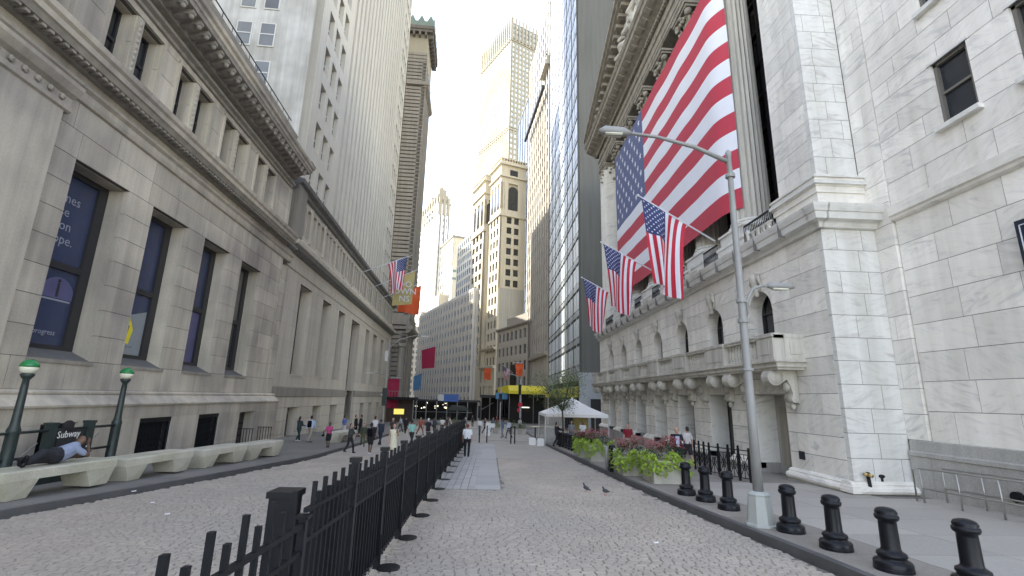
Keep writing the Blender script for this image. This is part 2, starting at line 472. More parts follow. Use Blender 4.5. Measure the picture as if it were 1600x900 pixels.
def mould(mb, axis, sgn, plane, u0, u1, prof):
    """prof: list of (projection, z) swept along the wall as closed profile back to plane"""
    pts = [(plane+sgn*p, z) for p, z in prof]
    pts = pts+[(plane-sgn*.3, prof[-1][1]), (plane-sgn*.3, prof[0][1])]
    if axis == 'x': mb.prism([(p[0], p[1]) for p in pts], 'y', u0, u1)
    else: # sweep along x: outline in (y,z)
        mb.prism([(p[0], p[1]) for p in pts], 'x', u0, u1)
    return mb
def text_mesh(txt, size, mat, align='CENTER', ext=.004):
    cu = bpy.data.curves.new('t', 'FONT'); cu.body = txt; cu.size = size; cu.align_x = align; cu.extrude = ext; cu.resolution_u = 2
    o = bpy.data.objects.new('t', cu); TSC.collection.objects.link(o); TVL.update()
    me = bpy.data.meshes.new_from_object(o.evaluated_get(TVL.depsgraph))
    bpy.data.objects.remove(o); bpy.data.curves.remove(cu)
    me.materials.clear(); me.materials.append(mat); return me
def pieces(T, name, me, items, limit=300, parent=None):
    """items: list of (pos, rot, scl) with the largest in the photo first; beyond the limit they are joined as one part"""
    for p, r, s in items[:limit]: T.inst(name, me, p, r, s, parent)
    rest = items[limit:]
    if rest:
        vs = []; fs = []; mi = []; b = 0
        base = [v.co.copy() for v in me.vertices]; pf = [(list(p.vertices), p.material_index) for p in me.polygons]
        tone = []
        for p, r, s in rest:
            M = Matrix.Translation(Vector(p)-Vector(T.base)) @ Matrix.Rotation(r[2], 4, 'Z') @ Matrix.Diagonal((s[0], s[1], s[2], 1))
            vs += [tuple(M @ v) for v in base]; t = random.random()
            for q, m in pf: fs.append([i+b for i in q]); mi.append(m); tone.append(t)
            b += len(base)
        m2 = bpy.data.meshes.new(name+'_rows'); m2.from_pydata(vs, [], fs)
        for m in me.materials: m2.materials.append(m)
        m2.polygons.foreach_set('material_index', mi)
        a = m2.attributes.new('tone', 'FLOAT', 'FACE'); a.data.foreach_set('value', tone)
        o = bpy.data.objects.new(name+'_rows', m2); COL.objects.link(o); o.parent = T.o; o['kind'] = 'stuff'
# ---------------------------------------------------------------- generic facade pieces
_wu = {}
def win_unit(frame, glass, kind='sash'):
    k = (frame.name, glass.name, kind)
    if k in _wu: return _wu[k]
    mb = MB().use(glass); mb.box(-.03, .03, -.5, .5, -.5, .5); mb.use(frame)
    if kind == 'sash':
        mb.box(-.06, .06, -.5, .5, -.02, .02)
    elif kind == 'framed':
        mb.box(-.07, .07, -.5, -.44, -.5, .5); mb.box(-.07, .07, .44, .5, -.5, .5)
        mb.box(-.07, .07, -.5, .5, -.5, -.47); mb.box(-.07, .07, -.5, .5, .47, .5); mb.box(-.07, .07, -.5, .5, -.02, .02)
    elif kind == 'grid':
        mb.box(-.06, .06, -.5, .5, -.02, .02); mb.box(-.05, .05, -.03, .03, -.5, .5)
    elif kind == 'bare': pass
    _wu[k] = mb.mesh('window'); return _wu[k]
def facade(T, axis, plane, sgn, u0, u1, z0, z1, nb, nf, pier, spand, wall, span_m, wins, depth=.45, spd=.15, wm=None, endp=None, part='wall', sill=False, order=None):
    """a wall of nb x nf real openings: piers and spandrels stand in front of a recessed plane; window positions go to wins"""
    mb = MB().use(wall); endp = pier if endp is None else endp
    inner = (u1-u0-2*endp); bw = (inner-(nb-1)*pier)/nb; fh = (z1-z0)/nf
    def bx(a, b, c, d, p0, p1):
        if axis == 'x': mb.box(plane+sgn*p0, plane+sgn*p1, a, b, c, d)
        else: mb.box(a, b, plane+sgn*p0, plane+sgn*p1, c, d)
    # piers
    x = u0
    for i in range(nb+1):
        wdt = endp if i in (0, nb) else pier
        bx(x, x+wdt, z0, z1, -depth-.3, 0); x += wdt+bw
    mb.use(span_m)
    for j in range(nf+1):
        c = z0+j*fh-spand*.5 if j else z0
        d = z0+j*fh+spand*.5 if j < nf else z1
        for i in range(nb):
            a = u0+endp+i*(bw+pier)
            bx(a, a+bw, c, d, -depth-.28, -spd)
            if sill: bx(a, a+bw, d-.001, d+.12, -depth, -spd+.12)
    mb.use(span_m); bx(u0+.05, u1-.05, z0+.05, z1-.05, -depth-.6, -depth-.32)
    T.part(part, mb)
    rz = 0 if axis == 'x' else pi/2
    for j in range(nf):
        zc = z0+(j+.5)*fh; h = fh-spand
        for i in range(nb):
            uc = u0+endp+i*(bw+pier)+bw/2
            pos = (plane-sgn*(depth), uc, zc) if axis == 'x' else (uc, plane-sgn*(depth), zc)
            wins.append((pos, (0, 0, rz), (1, bw, h)))
def heading_root(name, label, cat, corner, heading, zbase, group=None):
    return Thing(name, label, cat, (corner[0], corner[1], zbase), -radians(heading), group, absolute=False)

# ================================================================ SETTING
def structure(name, mb, th=0): return tagmesh(name, mb, None, None, kind='structure', th=th)
def gsheet(mat, pts, off, n=14):
    """sheet over the sloping ground: pts = left and right edge polylines [(xl,xr,y)...]"""
    mb = MB().use(mat)
    for (a, b, y), (c, d, y2) in zip(pts[:-1], pts[1:]):
        mb.poly([(a, y, ground_z(y)+off), (b, y, ground_z(y)+off), (d, y2, ground_z(y2)+off), (c, y2, ground_z(y2)+off)])
    return mb
structure('ground', gsheet(ASPH, [(-900, 900, -300), (-900, 900, 0), (-900, 900, 170), (-900, 900, 2500)], -.08))
structure('street', gsheet(ROADB, [(-17, 9, -40), (-17, 9, 0), (-17, 9, 60), (-26, 9, 170), (-120, 60, 420)], -.035))
street = bpy.data.objects['street']
def lw(a, w_): return (a*sin(LAH)+w_*cos(LAH), a*cos(LAH)-w_*sin(LAH))
LC = [(-40, -13.0), (0, -11.7), (6, -10.9), (12, -9.9), (18, -8.6), (25, -7.35), (32, -7.05), (48, -7.0), (90, -7.0), (170, -7.0)]   # left kerb (a,w)
RC = [(-40, 7.2), (0, 6.15), (6, 6.0), (9, 5.82), (13, 5.45), (19, 5.1), (28, 4.7), (38, 4.35), (60, 4.3), (100, 3.0), (130, -2.0)]       # right kerb (y,x)
def lcx(a):
    for (p, q), (r, s) in zip(LC[:-1], LC[1:]):
        if p <= a <= r: return q+(s-q)*(a-p)/(r-p)
    return LC[-1][1]
def rcx(y):
    for (p, q), (r, s) in zip(RC[:-1], RC[1:]):
        if p <= y <= r: return q+(s-q)*(y-p)/(r-p)
    return RC[-1][1]
# kerbs
kb = MB().use(CURB)
for (a, w1), (b, w2) in zip(LC[:-1], LC[1:]):
    n = max(1, int((b-a)/2.5)) if a < 60 else 1
    for i in range(n):
        p, q = a+(b-a)*i/n, a+(b-a)*(i+1)/n-.012; x0, x1 = w1+(w2-w1)*i/n, w1+(w2-w1)*(i+1)/n
        A, B, C_, D = lw(p, x0), lw(q, x1), lw(q, x1-.16), lw(p, x0-.16)
        zl = [ground_z(v[1]) for v in (A, B, C_, D)]
        kb.hexa([(D[0], D[1], zl[3]-.1), (A[0], A[1], zl[0]-.1), (B[0], B[1], zl[1]-.1), (C_[0], C_[1], zl[2]-.1), (D[0], D[1], zl[3]+.155), (A[0], A[1], zl[0]+.155), (B[0], B[1], zl[1]+.155), (C_[0], C_[1], zl[2]+.155)])
structure('curb_left', kb)
kb = MB().use(CURB)
for (a, w1), (b, w2) in zip(RC[:-1], RC[1:]):
    n = max(1, int((b-a)/2.5)) if a < 60 else 1
    for i in range(n):
        p, q = a+(b-a)*i/n, a+(b-a)*(i+1)/n-.012; x0, x1 = w1+(w2-w1)*i/n, w1+(w2-w1)*(i+1)/n
        z0_, z1_ = ground_z(p), ground_z(q)
        kb.hexa([(x0, p, z0_-.1), (x0+.16, p, z0_-.1), (x1+.16, q, z1_-.1), (x1, q, z1_-.1), (x0, p, z0_+.155), (x0+.16, p, z0_+.155), (x1+.16, q, z1_+.155), (x1, q, z1_+.155)])
structure('curb_right', kb)
# sidewalks: bed plus slabs
mb = MB().use(ROADB)
for (a, w1), (b, w2) in zip(LC[:-1], LC[1:]):
    A, B, C_, D = lw(a, w1-.15), lw(b, w2-.15), lw(b, -15.5), lw(a, -15.5)
    mb.poly([(D[0], D[1], ground_z(D[1])+.13), (A[0], A[1], ground_z(A[1])+.13), (B[0], B[1], ground_z(B[1])+.13), (C_[0], C_[1], ground_z(C_[1])+.13)])
structure('sidewalk_left', mb); swl = bpy.data.objects['sidewalk_left']
mb = MB().use(ROADB)
for (a, w1), (b, w2) in zip(RC[:-1], RC[1:]):
    mb.poly([(w1+.15, a, ground_z(a)+.13), (18, a, ground_z(a)+.13), (18, b, ground_z(b)+.13), (w2+.15, b, ground_z(b)+.13)])
structure('sidewalk_right', mb); swr = bpy.data.objects['sidewalk_right']
def slab(x0, y0, x1, y1, x2, y2, x3, y3, mat, parent, top=.15, name='paving_slab'):
    mb = MB().use(mat); P = [(x0, y0), (x1, y1), (x2, y2), (x3, y3)]
    mb.hexa([(x, y, ground_z(y)+top-.05) for x, y in P]+[(x, y, ground_z(y)+top) for x, y in P])
    cx = sum(p[0] for p in P)/4; cy = sum(p[1] for p in P)/4
    me = mb.mesh(name, (cx, cy, ground_z(cy)))
    o = bpy.data.objects.new(name, me); COL.objects.link(o); o.location = (cx, cy, ground_z(cy)); o.parent = parent; return o
g_ = .008
# right: one dark band along the kerb, then bluestone flags
y = 3.0
while y < 52:
    L_ = 1.5 if y < 30 else 3.0; y2 = y+L_
    for a_, b_, m_ in ((.17, 1.65, SLABR), (1.65, 3.6, SLABRB if y < 17 else SLABR), (3.6, None, SLABRB if y < 17 else SLABR)):
        xa, xb = rcx(y)+a_, rcx(y2)+a_
        ea, eb = (rcx(y)+b_, rcx(y2)+b_) if b_ else ((16.5, 16.5) if y < 15 else (12.2, 12.2))
        if b_ is None and y < 26:
            mid = (xa+ea)/2
            slab(xa+g_, y+g_, mid-g_, y+g_, mid-g_, y2-g_, xb+g_, y2-g_, m_, swr)
            slab(mid+g_, y+g_, ea, y+g_, eb, y2-g_, mid+g_, y2-g_, m_, swr)
        else: slab(xa+g_, y+g_, ea-g_, y+g_, eb-g_, y2-g_, xb+g_, y2-g_, m_, swr)
    y = y2
a = 8.0
while a < 62:
    L_ = 1.6 if a < 36 else 3.2; b = a+L_
    nn = 3 if a < 36 else 2
    for k in range(nn):
        def ww(t, kk): e = lcx(t)-.17; return e+(-14.2-e)*kk/nn
        P = [lw(a+g_, ww(a, k+1)+g_), lw(a+g_, ww(a, k)-g_), lw(b-g_, ww(b, k)-g_), lw(b-g_, ww(b, k+1)+g_)]
        slab(*P[0], *P[1], *P[2], *P[3], SLABL, swl)
    a = b
# cobbles: individual granite setts
def in_patch(x, y): return -2.45 < x < .55 and 16.4 < y < 38
rng = random.Random(5); stones = []
y = 3.2; row = 0
while y < 27:
    h_ = .088 if y < 15 else .12
    x = -12.0+(row % 2)*.13
    xr = rcx(y)-.03; xl = max(-12, lw(y, lcx(max(y, 0))+.03)[0])
    while x < xr:
        L_ = rng.uniform(.14, .23) if y < 15 else rng.uniform(.24, .36)
        if x > xl and x+L_ < xr and not in_patch(x+L_/2, y+h_/2):
            bear = math.degrees(math.atan2(x, y))
            if -52 < bear < 54: stones.append((x, y, L_, h_))
        x += L_+.009
    y += h_+.008; row += 1
def sett(mb_, x, y, L_, h_, z, r):
    j = lambda: r.uniform(-.008, .008); e = .012; dz = r.uniform(-.006, .005)
    p = [(x+j(), y+j()), (x+L_+j(), y+j()), (x+L_+j(), y+h_+j()), (x+j(), y+h_+j())]
    tz = [z+dz+r.uniform(-.0015, .0015) for _ in range(4)]
    b = len(mb_.v)
    mb_.v += [(px_, py_, z-.03) for px_, py_ in p]
    q = [(p[0][0]+e, p[0][1]+e), (p[1][0]-e, p[1][1]+e), (p[2][0]-e, p[2][1]-e), (p[3][0]+e, p[3][1]-e)]
    mb_.v += [(qx, qy, t_) for (qx, qy), t_ in zip(q, tz)]
    mb_.face([b+4, b+5, b+6, b+7])
    for i in range(4):
        k = (i+1) % 4; mb_.face([b+i, b+k, b+4+k, b+4+i])
def stone_size(s_):
    x, y = s_[0]+s_[2]/2, s_[1]
    return x*x+y*y
stones.sort(key=lambda s_: -(1.0/(stone_size(s_)) if abs(math.degrees(math.atan2(s_[0], s_[1]))) < 46 and s_[1] > 5.2 else 0))
protos = []
for k in range(14):
    m_ = MB().use(COBBLE); r_ = random.Random(k); sett(m_, -.5*.245, -.059, .245, .118, 0, r_); protos.append(m_.mesh('paving_block'))
for k, (x, y, L_, h_) in enumerate(stones[:300]):
    o = bpy.data.objects.new('paving_block', protos[k % 14]); COL.objects.link(o); o.parent = street
    o.location = (x+L_/2, y+h_/2, ground_z(y+h_/2)); o.scale = (L_/.245, h_/.118, 1); o.rotation_euler = (-.026, 0, 0)
mb = MB().use(COBBLE)
for x, y, L_, h_ in stones[300:]:
    mb.t = rng.random(); sett(mb, x, y, L_, h_, ground_z(y+h_/2), rng)
o = tagmesh('paving_block_rows', mb, None, None, kind='stuff'); o.parent = street
# beyond: setts too small to pick apart, colour from the material on the sheet
m, n, l, b = nodes('far_setts')
p = world_pos(n, l); br = n.new('ShaderNodeTexBrick'); br.inputs['Scale'].default_value = 1.0
br.inputs['Brick Width'].default_value = .32; br.inputs['Row Height'].default_value = .16; br.inputs['Mortar Size'].default_value = .012
br.inputs['Color1'].default_value = rgb((.48, .435, .365)); br.inputs['Color2'].default_value = rgb((.39, .355, .30)); br.inputs['Mortar'].default_value = rgb((.24, .22, .19))
l.new(p, br.inputs['Vector']); c_ = mix(n, l, .35, br.outputs[0], ramp(n, l, noise(n, l, p, .5, 5), [(.3, (.34, .32, .28)), (.7, (.52, .475, .40))]))
l.new(c_, b.inputs['Base Color']); b.inputs['Roughness'].default_value = .8
FARSET = m
pts = [(max(-13, lw(t, lcx(t)+.02)[0]), rcx(t)-.02, t) for t in range(27, 131, 4)]
o = structure('street_far', gsheet(FARSET, pts, 0.0))
# granite patch (grid of small setts, smooth strip on its right)
mb = MB().use(ROADB); mb.hexa([(-2.4, 16.45, ground_z(16.45)-.05), (.5, 16.45, ground_z(16.45)-.05), (.5, 38, ground_z(38)-.05), (-2.4, 38, ground_z(38)-.05), (-2.4, 16.45, ground_z(16.45)-.005), (.5, 16.45, ground_z(16.45)-.005), (.5, 38, ground_z(38)-.005), (-2.4, 38, ground_z(38)-.005)])
tp = Thing('paved_strip', None, None, (-1, 27, ground_z(27)), kind='structure'); tp.part('bed', mb)
mb = MB().use(GRAN_SET); items = []
pm = MB().use(GRAN_SET); pm.box(-.5, .5, -.5, .5, -.5, .5); pmm = pm.mesh('granite_sett')
y = 16.5; k = 0
while y < 37.9:
    d_ = .28; x = -2.35
    while x < -.42:
        items.append(((x+.12, y+d_/2, ground_z(y+d_/2)), (-.026, 0, 0), (.222, d_-.022, .03))); x += .245
    if k % 3 == 0: items.append(((.02, y+d_*1.5, ground_z(y+d_*1.5)+.002), (-.026, 0, 0), (.84, d_*3-.012, .03)))
    y += d_; k += 1
items.sort(key=lambda t: t[0][1]); pieces(tp, 'granite_sett', pmm, items)

# ================================================================ LEFT: bank building with tall recessed windows
W1 = -13.6
jp = Thing('stone_bank_building', 'low buff limestone bank building with four tall deep windows, nearest on the left', 'building', (W1, 15, fz(W1, 15)), -LAH)
zb = -1.2
wins_big = [(16.17+4.15*k, 18.82+4.15*k, 3.42, 10.15) for k in range(4)]
wopen = wins_big
block_wall(jp, 'x', W1, 1, 6.0, 34.55, 2.42, 12.05, 1.0, 2.1, wopen, depth=1.05, mat=LIME, joint=LIMEJ, limit=230)
block_wall(jp, 'x', W1+.02, 1, 34.6, 35.7, 2.42, 11.6, 1.0, 1.2, (), depth=1.0, mat=LIME, joint=LIMEJ, limit=40)
# base storey
base_op = [(21.45, 23.7, -.25, 1.33), (25.87, 27.98, -.45, 1.33), (30.3, 32.33, -.95, 1.31), (16.75, 18.2, -.1, 1.35)]
block_wall(jp, 'x', W1+.42, 1, 6.0, 36.0, zb, 1.86, 1.25, 3.6, base_op, depth=.9, mat=LIME, joint=LIME, proud=.006, gap=.006, limit=60)
mb = MB().use(LIME)
mould(mb, 'x', 1, W1, 6.0, 36.0, [(.42, 1.86), (.50, 1.86), (.52, 1.93), (.46, 1.97), (.12, 2.27), (.16, 2.29), (.17, 2.35), (.10, 2.40), (.02, 2.42)])
jp.part('base_moulding', mb)
# sill slopes, window units
for k, (a0, a1, s0, s1) in enumerate(wins_big):
    mb = MB().use(SILL_D)
    mb.prism([(W1-.02, s0-.02), (W1-.95, s0+.45), (W1-1.1, s0+.45), (W1-1.1, s0-.02)], 'y', a0-.0, a1+.0)
    mb.use(LIMED); mb.box(W1-.03, W1+.05, a0-.02, a1+.02, s0-.14, s0-.015)
    jp.part('window_sill', mb)
    mb = MB().use(FRAME_D); xg = W1-.80
    mb.box(xg-.1, xg+.06, a0+.01, a0+.14, s0+.3, s1); mb.box(xg-.1, xg+.06, a1-.42, a1-.005, s0+.3, s1)
    mb.box(xg-.1, xg+.06, a0+.14, a1-.42, s1-.22, s1); mb.box(xg-.1, xg+.06, a0+.14, a1-.42, s0+.3, s0+.5)
    mb.box(xg-.1, xg+.05, a0+.14, a1-.42, 6.55, 6.78); mb.use(GLASS); mb.box(xg-.12, xg-.08, a0, a1, s0+.3, s1)
    wo = jp.part('window', mb)
    up = MB().use([POSTER, POSTER, POSTER, FRAME_T][k]); up.box(xg-.078, xg-.05, a0+.14, a1-.42, 6.78, s1-.22); jp.part('poster', up, wo)
    lo = MB().use([POSTER, POSTERW, POSTER2, GLASS][k]); lo.box(xg-.078, xg-.05, a0+.14, a1-.42, s0+.5, 6.55); jp.part('poster', lo, wo)
    if k == 0:   # glow and horizon of the print
        pr_ = MB().use(POSTER2); ce = a0+1.55
        pts_ = [(xg-.046, ce+.75*cos(t), 5.55+.75*sin(t)) for t in [pi*i/12 for i in range(13)]]
        pr_.poly(pts_); pr_.use(INK); pr_.box(xg-.046, xg-.044, a0+.2, a1-.48, 5.46, 5.52)
        pr_.use(FRAME_D); pr_.box(xg-.043, xg-.041, ce-.05, ce+.05, 5.6, 6.1); pr_.ball((xg-.04, ce, 6.18), .06, 6, 5)
        jp.part('print', pr_, wo)
    if k == 1:
        pr_ = MB().use(YELLOW); pr_.prism([(a0+.95, 4.55), (a0+1.4, 4.35), (a0+1.55, 5.0), (a0+1.25, 5.5), (a0+.9, 5.2)], 'x', xg-.047, xg-.043)
        pr_.use(FRAME_D); pr_.prism([(a0+1.05, 4.9), (a0+1.25, 4.8), (a0+1.3, 5.15), (a0+1.1, 5.2)], 'x', xg-.042, xg-.040)
        pr_.use(POSTER); pr_.prism([(a0+.14, 5.3), (a1-.42, 5.9), (a1-.42, 6.54), (a0+.14, 6.54)], 'x', xg-.047, xg-.043)
        jp.part('print', pr_, wo)
    def wtxt(t, sz, a_, z_, al='LEFT'):
        me = text_mesh(t, sz, INK, al); oo = jp.inst('lettering', me, (xg-.045, a_, z_), (pi/2, 0, pi/2), parent=wo)
    if k == 0:
        for t, z_ in (('ines', 8.95), ('se', 8.45), ('ion', 7.95), ('ppe.', 7.45)): wtxt(t, .50, a0+.85, z_)
        wtxt('progress', .26, a0+.95, s0+.85)
    if k == 1:
        for t, z_ in (('s', 8.9), ('n', 8.2)): wtxt(t, .36, a0+.95, z_)
        wtxt('progress', .2, a0+1.0, s0+.8)
# basement grates and door
lat = MB().use(BLACKM)
for (a0, a1, c0, c1) in [base_op[0], base_op[1], base_op[3]]:
    mb = MB().use(BLACKM); xp = W1+.30
    mb.box(xp-.08, xp+.03, a0, a0+.12, c0, c1); mb.box(xp-.08, xp+.03, a1-.12, a1, c0, c1); mb.box(xp-.08, xp+.05, a0, a1, c1-.20, c1); mb.box(xp-.08, xp+.03, a0, a1, c0, c0+.10)
    nb_ = 22; dx = (a1-a0-.24)/nb_
    for i in range(nb_+1):
        x_ = a0+.12+i*dx; n_ = 10; hh = (c1-c0-.3)/n_
        for j in range(n_):
            s_ = 1 if j % 2 else -1; za = c0+.1+j*hh
            mb.hexa([(xp-.03, x_-s_*.018-.009, za), (xp, x_-s_*.018-.009, za), (xp, x_-s_*.018+.009, za), (xp-.03, x_-s_*.018+.009, za), (xp-.03, x_+s_*.018-.009, za+hh), (xp, x_+s_*.018-.009, za+hh), (xp, x_+s_*.018+.009, za+hh), (xp-.03, x_+s_*.018+.009, za+hh)])
    mb.use(DARKIN); mb.box(xp-.4, xp-.3, a0, a1, c0, c1)
    jp.part('window_grate', mb)
a0, a1, c0, c1 = base_op[2]; mb = MB().use(BLACKM)
mb.box(W1-.25, W1-.18, a0, a1, c0, c1); mb.use(FRAME_D)
for i in range(2):
    for j in range(3): mb.box(W1-.18, W1-.15, a0+.1+i*1.0, a0+.95+i*1.0, c0+.15+j*.72, c0+.75+j*.72)
jp.part('door', mb)
# entablature, attic, cornices
mb = MB().use(LIME)
mould(mb, 'x', 1, W1, 6.0, 35.9, [(.02, 12.05), (.10, 12.08), (.14, 12.22), (.10, 12.25), (.10, 12.45), (.22, 12.55), (.24, 12.62), (.06, 12.66), (.06, 13.0)])
jp.part('frieze', mb)
dm = MB().use(LIMED); dm.box(-.5, .5, -.5, .5, -.5, .5); dmm = dm.mesh('dentil')
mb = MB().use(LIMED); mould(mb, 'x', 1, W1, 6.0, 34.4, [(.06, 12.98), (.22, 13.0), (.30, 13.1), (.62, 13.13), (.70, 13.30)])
mb.use(LIME); mould(mb, 'x', 1, W1, 5.9, 34.5, [(.70, 13.30), (.78, 13.33), (.80, 13.52), (.90, 13.60), (.94, 13.78), (.55, 13.84), (.0, 13.90)])
jp.part('cornice', mb)
it = [((W1+.44, 8.0+.28*i, 13.07), (0, 0, 0), (.3, .15, .10)) for i in range(99)]
pieces(jp, 'dentil', dmm, it)
# attic storey with paired windows
att = []
for k in range(-1, 5):
    b_ = 16.05+4.15*k
    if b_ < 34: att += [(b_, b_+1.17, 14.5, 17.0), (b_+1.6, b_+2.8, 14.5, 17.0)]
att = [o_ for o_ in att if o_[1] < 33.6]
block_wall(jp, 'x', W1-.02, 1, 6.0, 34.6, 13.85, 17.45, 1.1, 2.2, att, depth=.8, mat=LIME, joint=LIMEJ, limit=120)
for i, (a0, a1, s0, s1) in enumerate(att):
    mb = MB().use(FRAME_D); x_ = W1-.62
    mb.box(x_-.05, x_+.05, a0, a0+.09, s0, s1); mb.box(x_-.05, x_+.05, a1-.09, a1, s0, s1); mb.box(x_-.05, x_+.05, a0, a1, s1-.12, s1); mb.box(x_-.05, x_+.05, a0, a1, s0, s0+.1); mb.box(x_-.05, x_+.06, a0, a1, 15.6, 15.72)
    mb.use(GLASS); mb.box(x_-.05, x_-.02, a0, a1, s0, s1)
    jp.part('attic_window', mb)
for k in range(0, 5):   # carved panel between the pair and raised surround
    b_ = 16.05+4.15*k
    if b_+2.9 > 33.6: continue
    mb = MB().use(LIME); mb.box(W1-.02, W1+.05, b_+1.22, b_+1.55, 14.5, 17.0)
    for j in range(9): mb.lathe([(.01, 0), (.10, .02), (.02, .06)], (W1+.04, b_+1.385, 14.65+j*.26), 7, ax='x')
    jp.part('carved_panel', mb)
    mb = MB().use(LIME)
    mb.box(W1-.02, W1+.07, b_-.16, b_-.02, 14.4, 17.15); mb.box(W1-.02, W1+.07, b_+2.82, b_+2.96, 14.4, 17.15); mb.box(W1-.02, W1+.075, b_-.16, b_+2.96, 17.02, 17.16)
    jp.part('window_surround', mb)
mb = MB().use(LIMED)
mould(mb, 'x', 1, W1, 6.0, 34.2, [(.02, 17.40), (.10, 17.42), (.12, 17.55), (.30, 17.62), (.32, 17.72), (.06, 17.76), (.06, 18.05), (.35, 18.12), (.40, 18.3)])
jp.part('upper_architrave', mb)
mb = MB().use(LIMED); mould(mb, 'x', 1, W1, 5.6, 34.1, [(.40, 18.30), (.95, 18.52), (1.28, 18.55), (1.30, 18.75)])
mb.use(LIME); mould(mb, 'x', 1, W1, 5.5, 34.3, [(1.30, 18.75), (1.36, 18.78), (1.38, 18.95), (1.5, 19.02), (1.54, 19.2), (1.2, 19.28), (0, 19.32)])
jp.part('upper_cornice', mb)
mo = MB().use(LIMED)
mo.prism([(-.42, .17), (.42, .17), (.42, .02), (.30, -.10), (.10, -.06), (-.10, -.16), (-.42, -.2)], 'y', -.12, .12)
mo.ball((.30, 0, -.12), .12, 8, 6)
pieces(jp, 'modillion', mo.mesh('modillion'), [((W1+.80, 8+.62*i, 18.38), (0, 0, 0), (1, 1, 1)) for i in range(42)])
# set-back attic parapet with panels, dark band, coping and roof railing
mb = MB().use(LIME); mb.box(W1-3, W1-.55, 6, 34.5, 19.2, 21.6); jp.part('parapet', mb)
for i in range(11):
    a_ = 7.5+i*2.35
    mb = MB().use(LIME); mb.box(W1-.56, W1-.50, a_+.12, a_+2.2, 19.75, 21.2); jp.part('parapet_panel', mb)
mb = MB().use(LIMED); mould(mb, 'x', 1, W1-.55, 5.8, 34.7, [(.0, 21.5), (.22, 21.55), (.30, 21.75), (.34, 22.0), (.1, 22.1)]); jp.part('parapet_coping', mb)
mb = MB().use(LIME); mb.box(W1-4, W1-.9, 6, 34.4, 22.0, 23.0); mb.use(GLASS)
for i in range(6): mb.box(W1-1.0, W1-.88, 24.0+i*1.5, 24.6+i*1.5, 22.2, 22.8)
jp.part('roof_attic', mb)
mb = MB().use(BLACKM)
for i in range(23): mb.box(W1-.78, W1-.75, 9+i*1.13, 9.03+i*1.13, 22.0, 23.15)
mb.box(W1-.79, W1-.74, 8, 34.4, 23.13, 23.18); mb.box(W1-.79, W1-.75, 8, 34.4, 22.6, 22.63)
jp.part('roof_railing', mb)
mb = MB().use(LIMEG); mb.box(W1-20, W1-1.2, -12, 34.5, -2, 22.4); jp.part('core', mb)
# near end: projecting corner pier with its own carved entablature
mb = MB().use(LIME); mb.box(W1-.2, W1+.32, 6, 14.9, 2.42, 11.2)
mould(mb, 'x', 1, W1+.3, 6, 15.1, [(.02, 11.2), (.1, 11.25), (.12, 11.4), (.04, 11.43), (.04, 11.7), (.2, 11.8), (.34, 12.0), (.36, 12.12), (.1, 12.16)])
jp.part('corner_pier', mb)
mb = MB().use(LIMED)
for i in range(20): mb.lathe([(.02, 0), (.10, .03), (.10, .08), (.03, .12)], (W1+.34, 6.3+i*.44, 11.57), 8, ax='x')
jp.part('egg_and_dart', mb)

# ================================================================ LEFT: second building, base + tower
W2 = -13.95
br_ = Thing('stone_office_tower', 'pale grey ribbed limestone office tower on a corniced base, second on the left', 'office tower', (W2, 60, fz(W2, 60)), -LAH)
cs = [41.25, 47.65, 53.45, 60.5, 68.0, 73.7, 80.1]; ws = [3.0, 2.85, 2.6, 4.4, 2.5, 2.9, 2.5]
op2 = [(c-w_/2, c+w_/2, 3.97 if w_ < 4 else -.6, 11.35) for c, w_ in zip(cs, ws)]
block_wall(br_, 'x', W2, 1, 36.05, 88.8, 2.95, 12.0, 1.25, 3.2, op2, depth=1.3, mat=LIMEG, joint=LIMEJ, limit=150, gap=.008, proud=.008)
og = [(c-min(w_, 2.6)/2, c+min(w_, 2.6)/2, -2.6, 1.35) for c, w_ in zip(cs, ws)]; og[3] = (58.3, 62.7, -2.6, 2.94)
block_wall(br_, 'x', W2+.1, 1, 36.05, 88.8, -2.6, 2.2, .95, 2.6, og, depth=1.4, mat=LIMEG, joint=LIMEJ, limit=120, gap=.025, proud=.03)
mb = MB().use(LIMED)
for p, q in ((36.05, 58.28), (62.72, 88.9)): mould(mb, 'x', 1, W2, p, q, [(.12, 2.2), (.18, 2.22), (.18, 2.9), (.05, 2.95)])
br_.part('belt_course', mb)
for k, (a0, a1, s0, s1) in enumerate(op2):
    mb = MB().use(FRAME_D); x_ = W2-1.0
    z_ = s0 if k != 3 else 2.9
    mb.box(x_-.05, x_+.05, a0, a0+.12, z_, s1); mb.box(x_-.05, x_+.05, a1-.3, a1, z_, s1); mb.box(x_-.05, x_+.05, a0, a1, s1-.2, s1)
    for q in range(1, 4): mb.box(x_-.04, x_+.04, a0, a1, z_+q*(s1-z_)/4-.05, z_+q*(s1-z_)/4+.05)
    mb.box(x_-.04, x_+.04, (a0+a1)/2-.04, (a0+a1)/2+.04, z_, s1)
    mb.use(GLASS); mb.box(x_-.06, x_-.03, a0, a1, z_, s1); wo = br_.part('window', mb)
    if k != 3:
        mb = MB().use(LIMEG); mb.box(W2-.9, W2+.04, a0-.02, a1+.02, s0-.16, s0-.01); br_.part('window_sill', mb, wo)
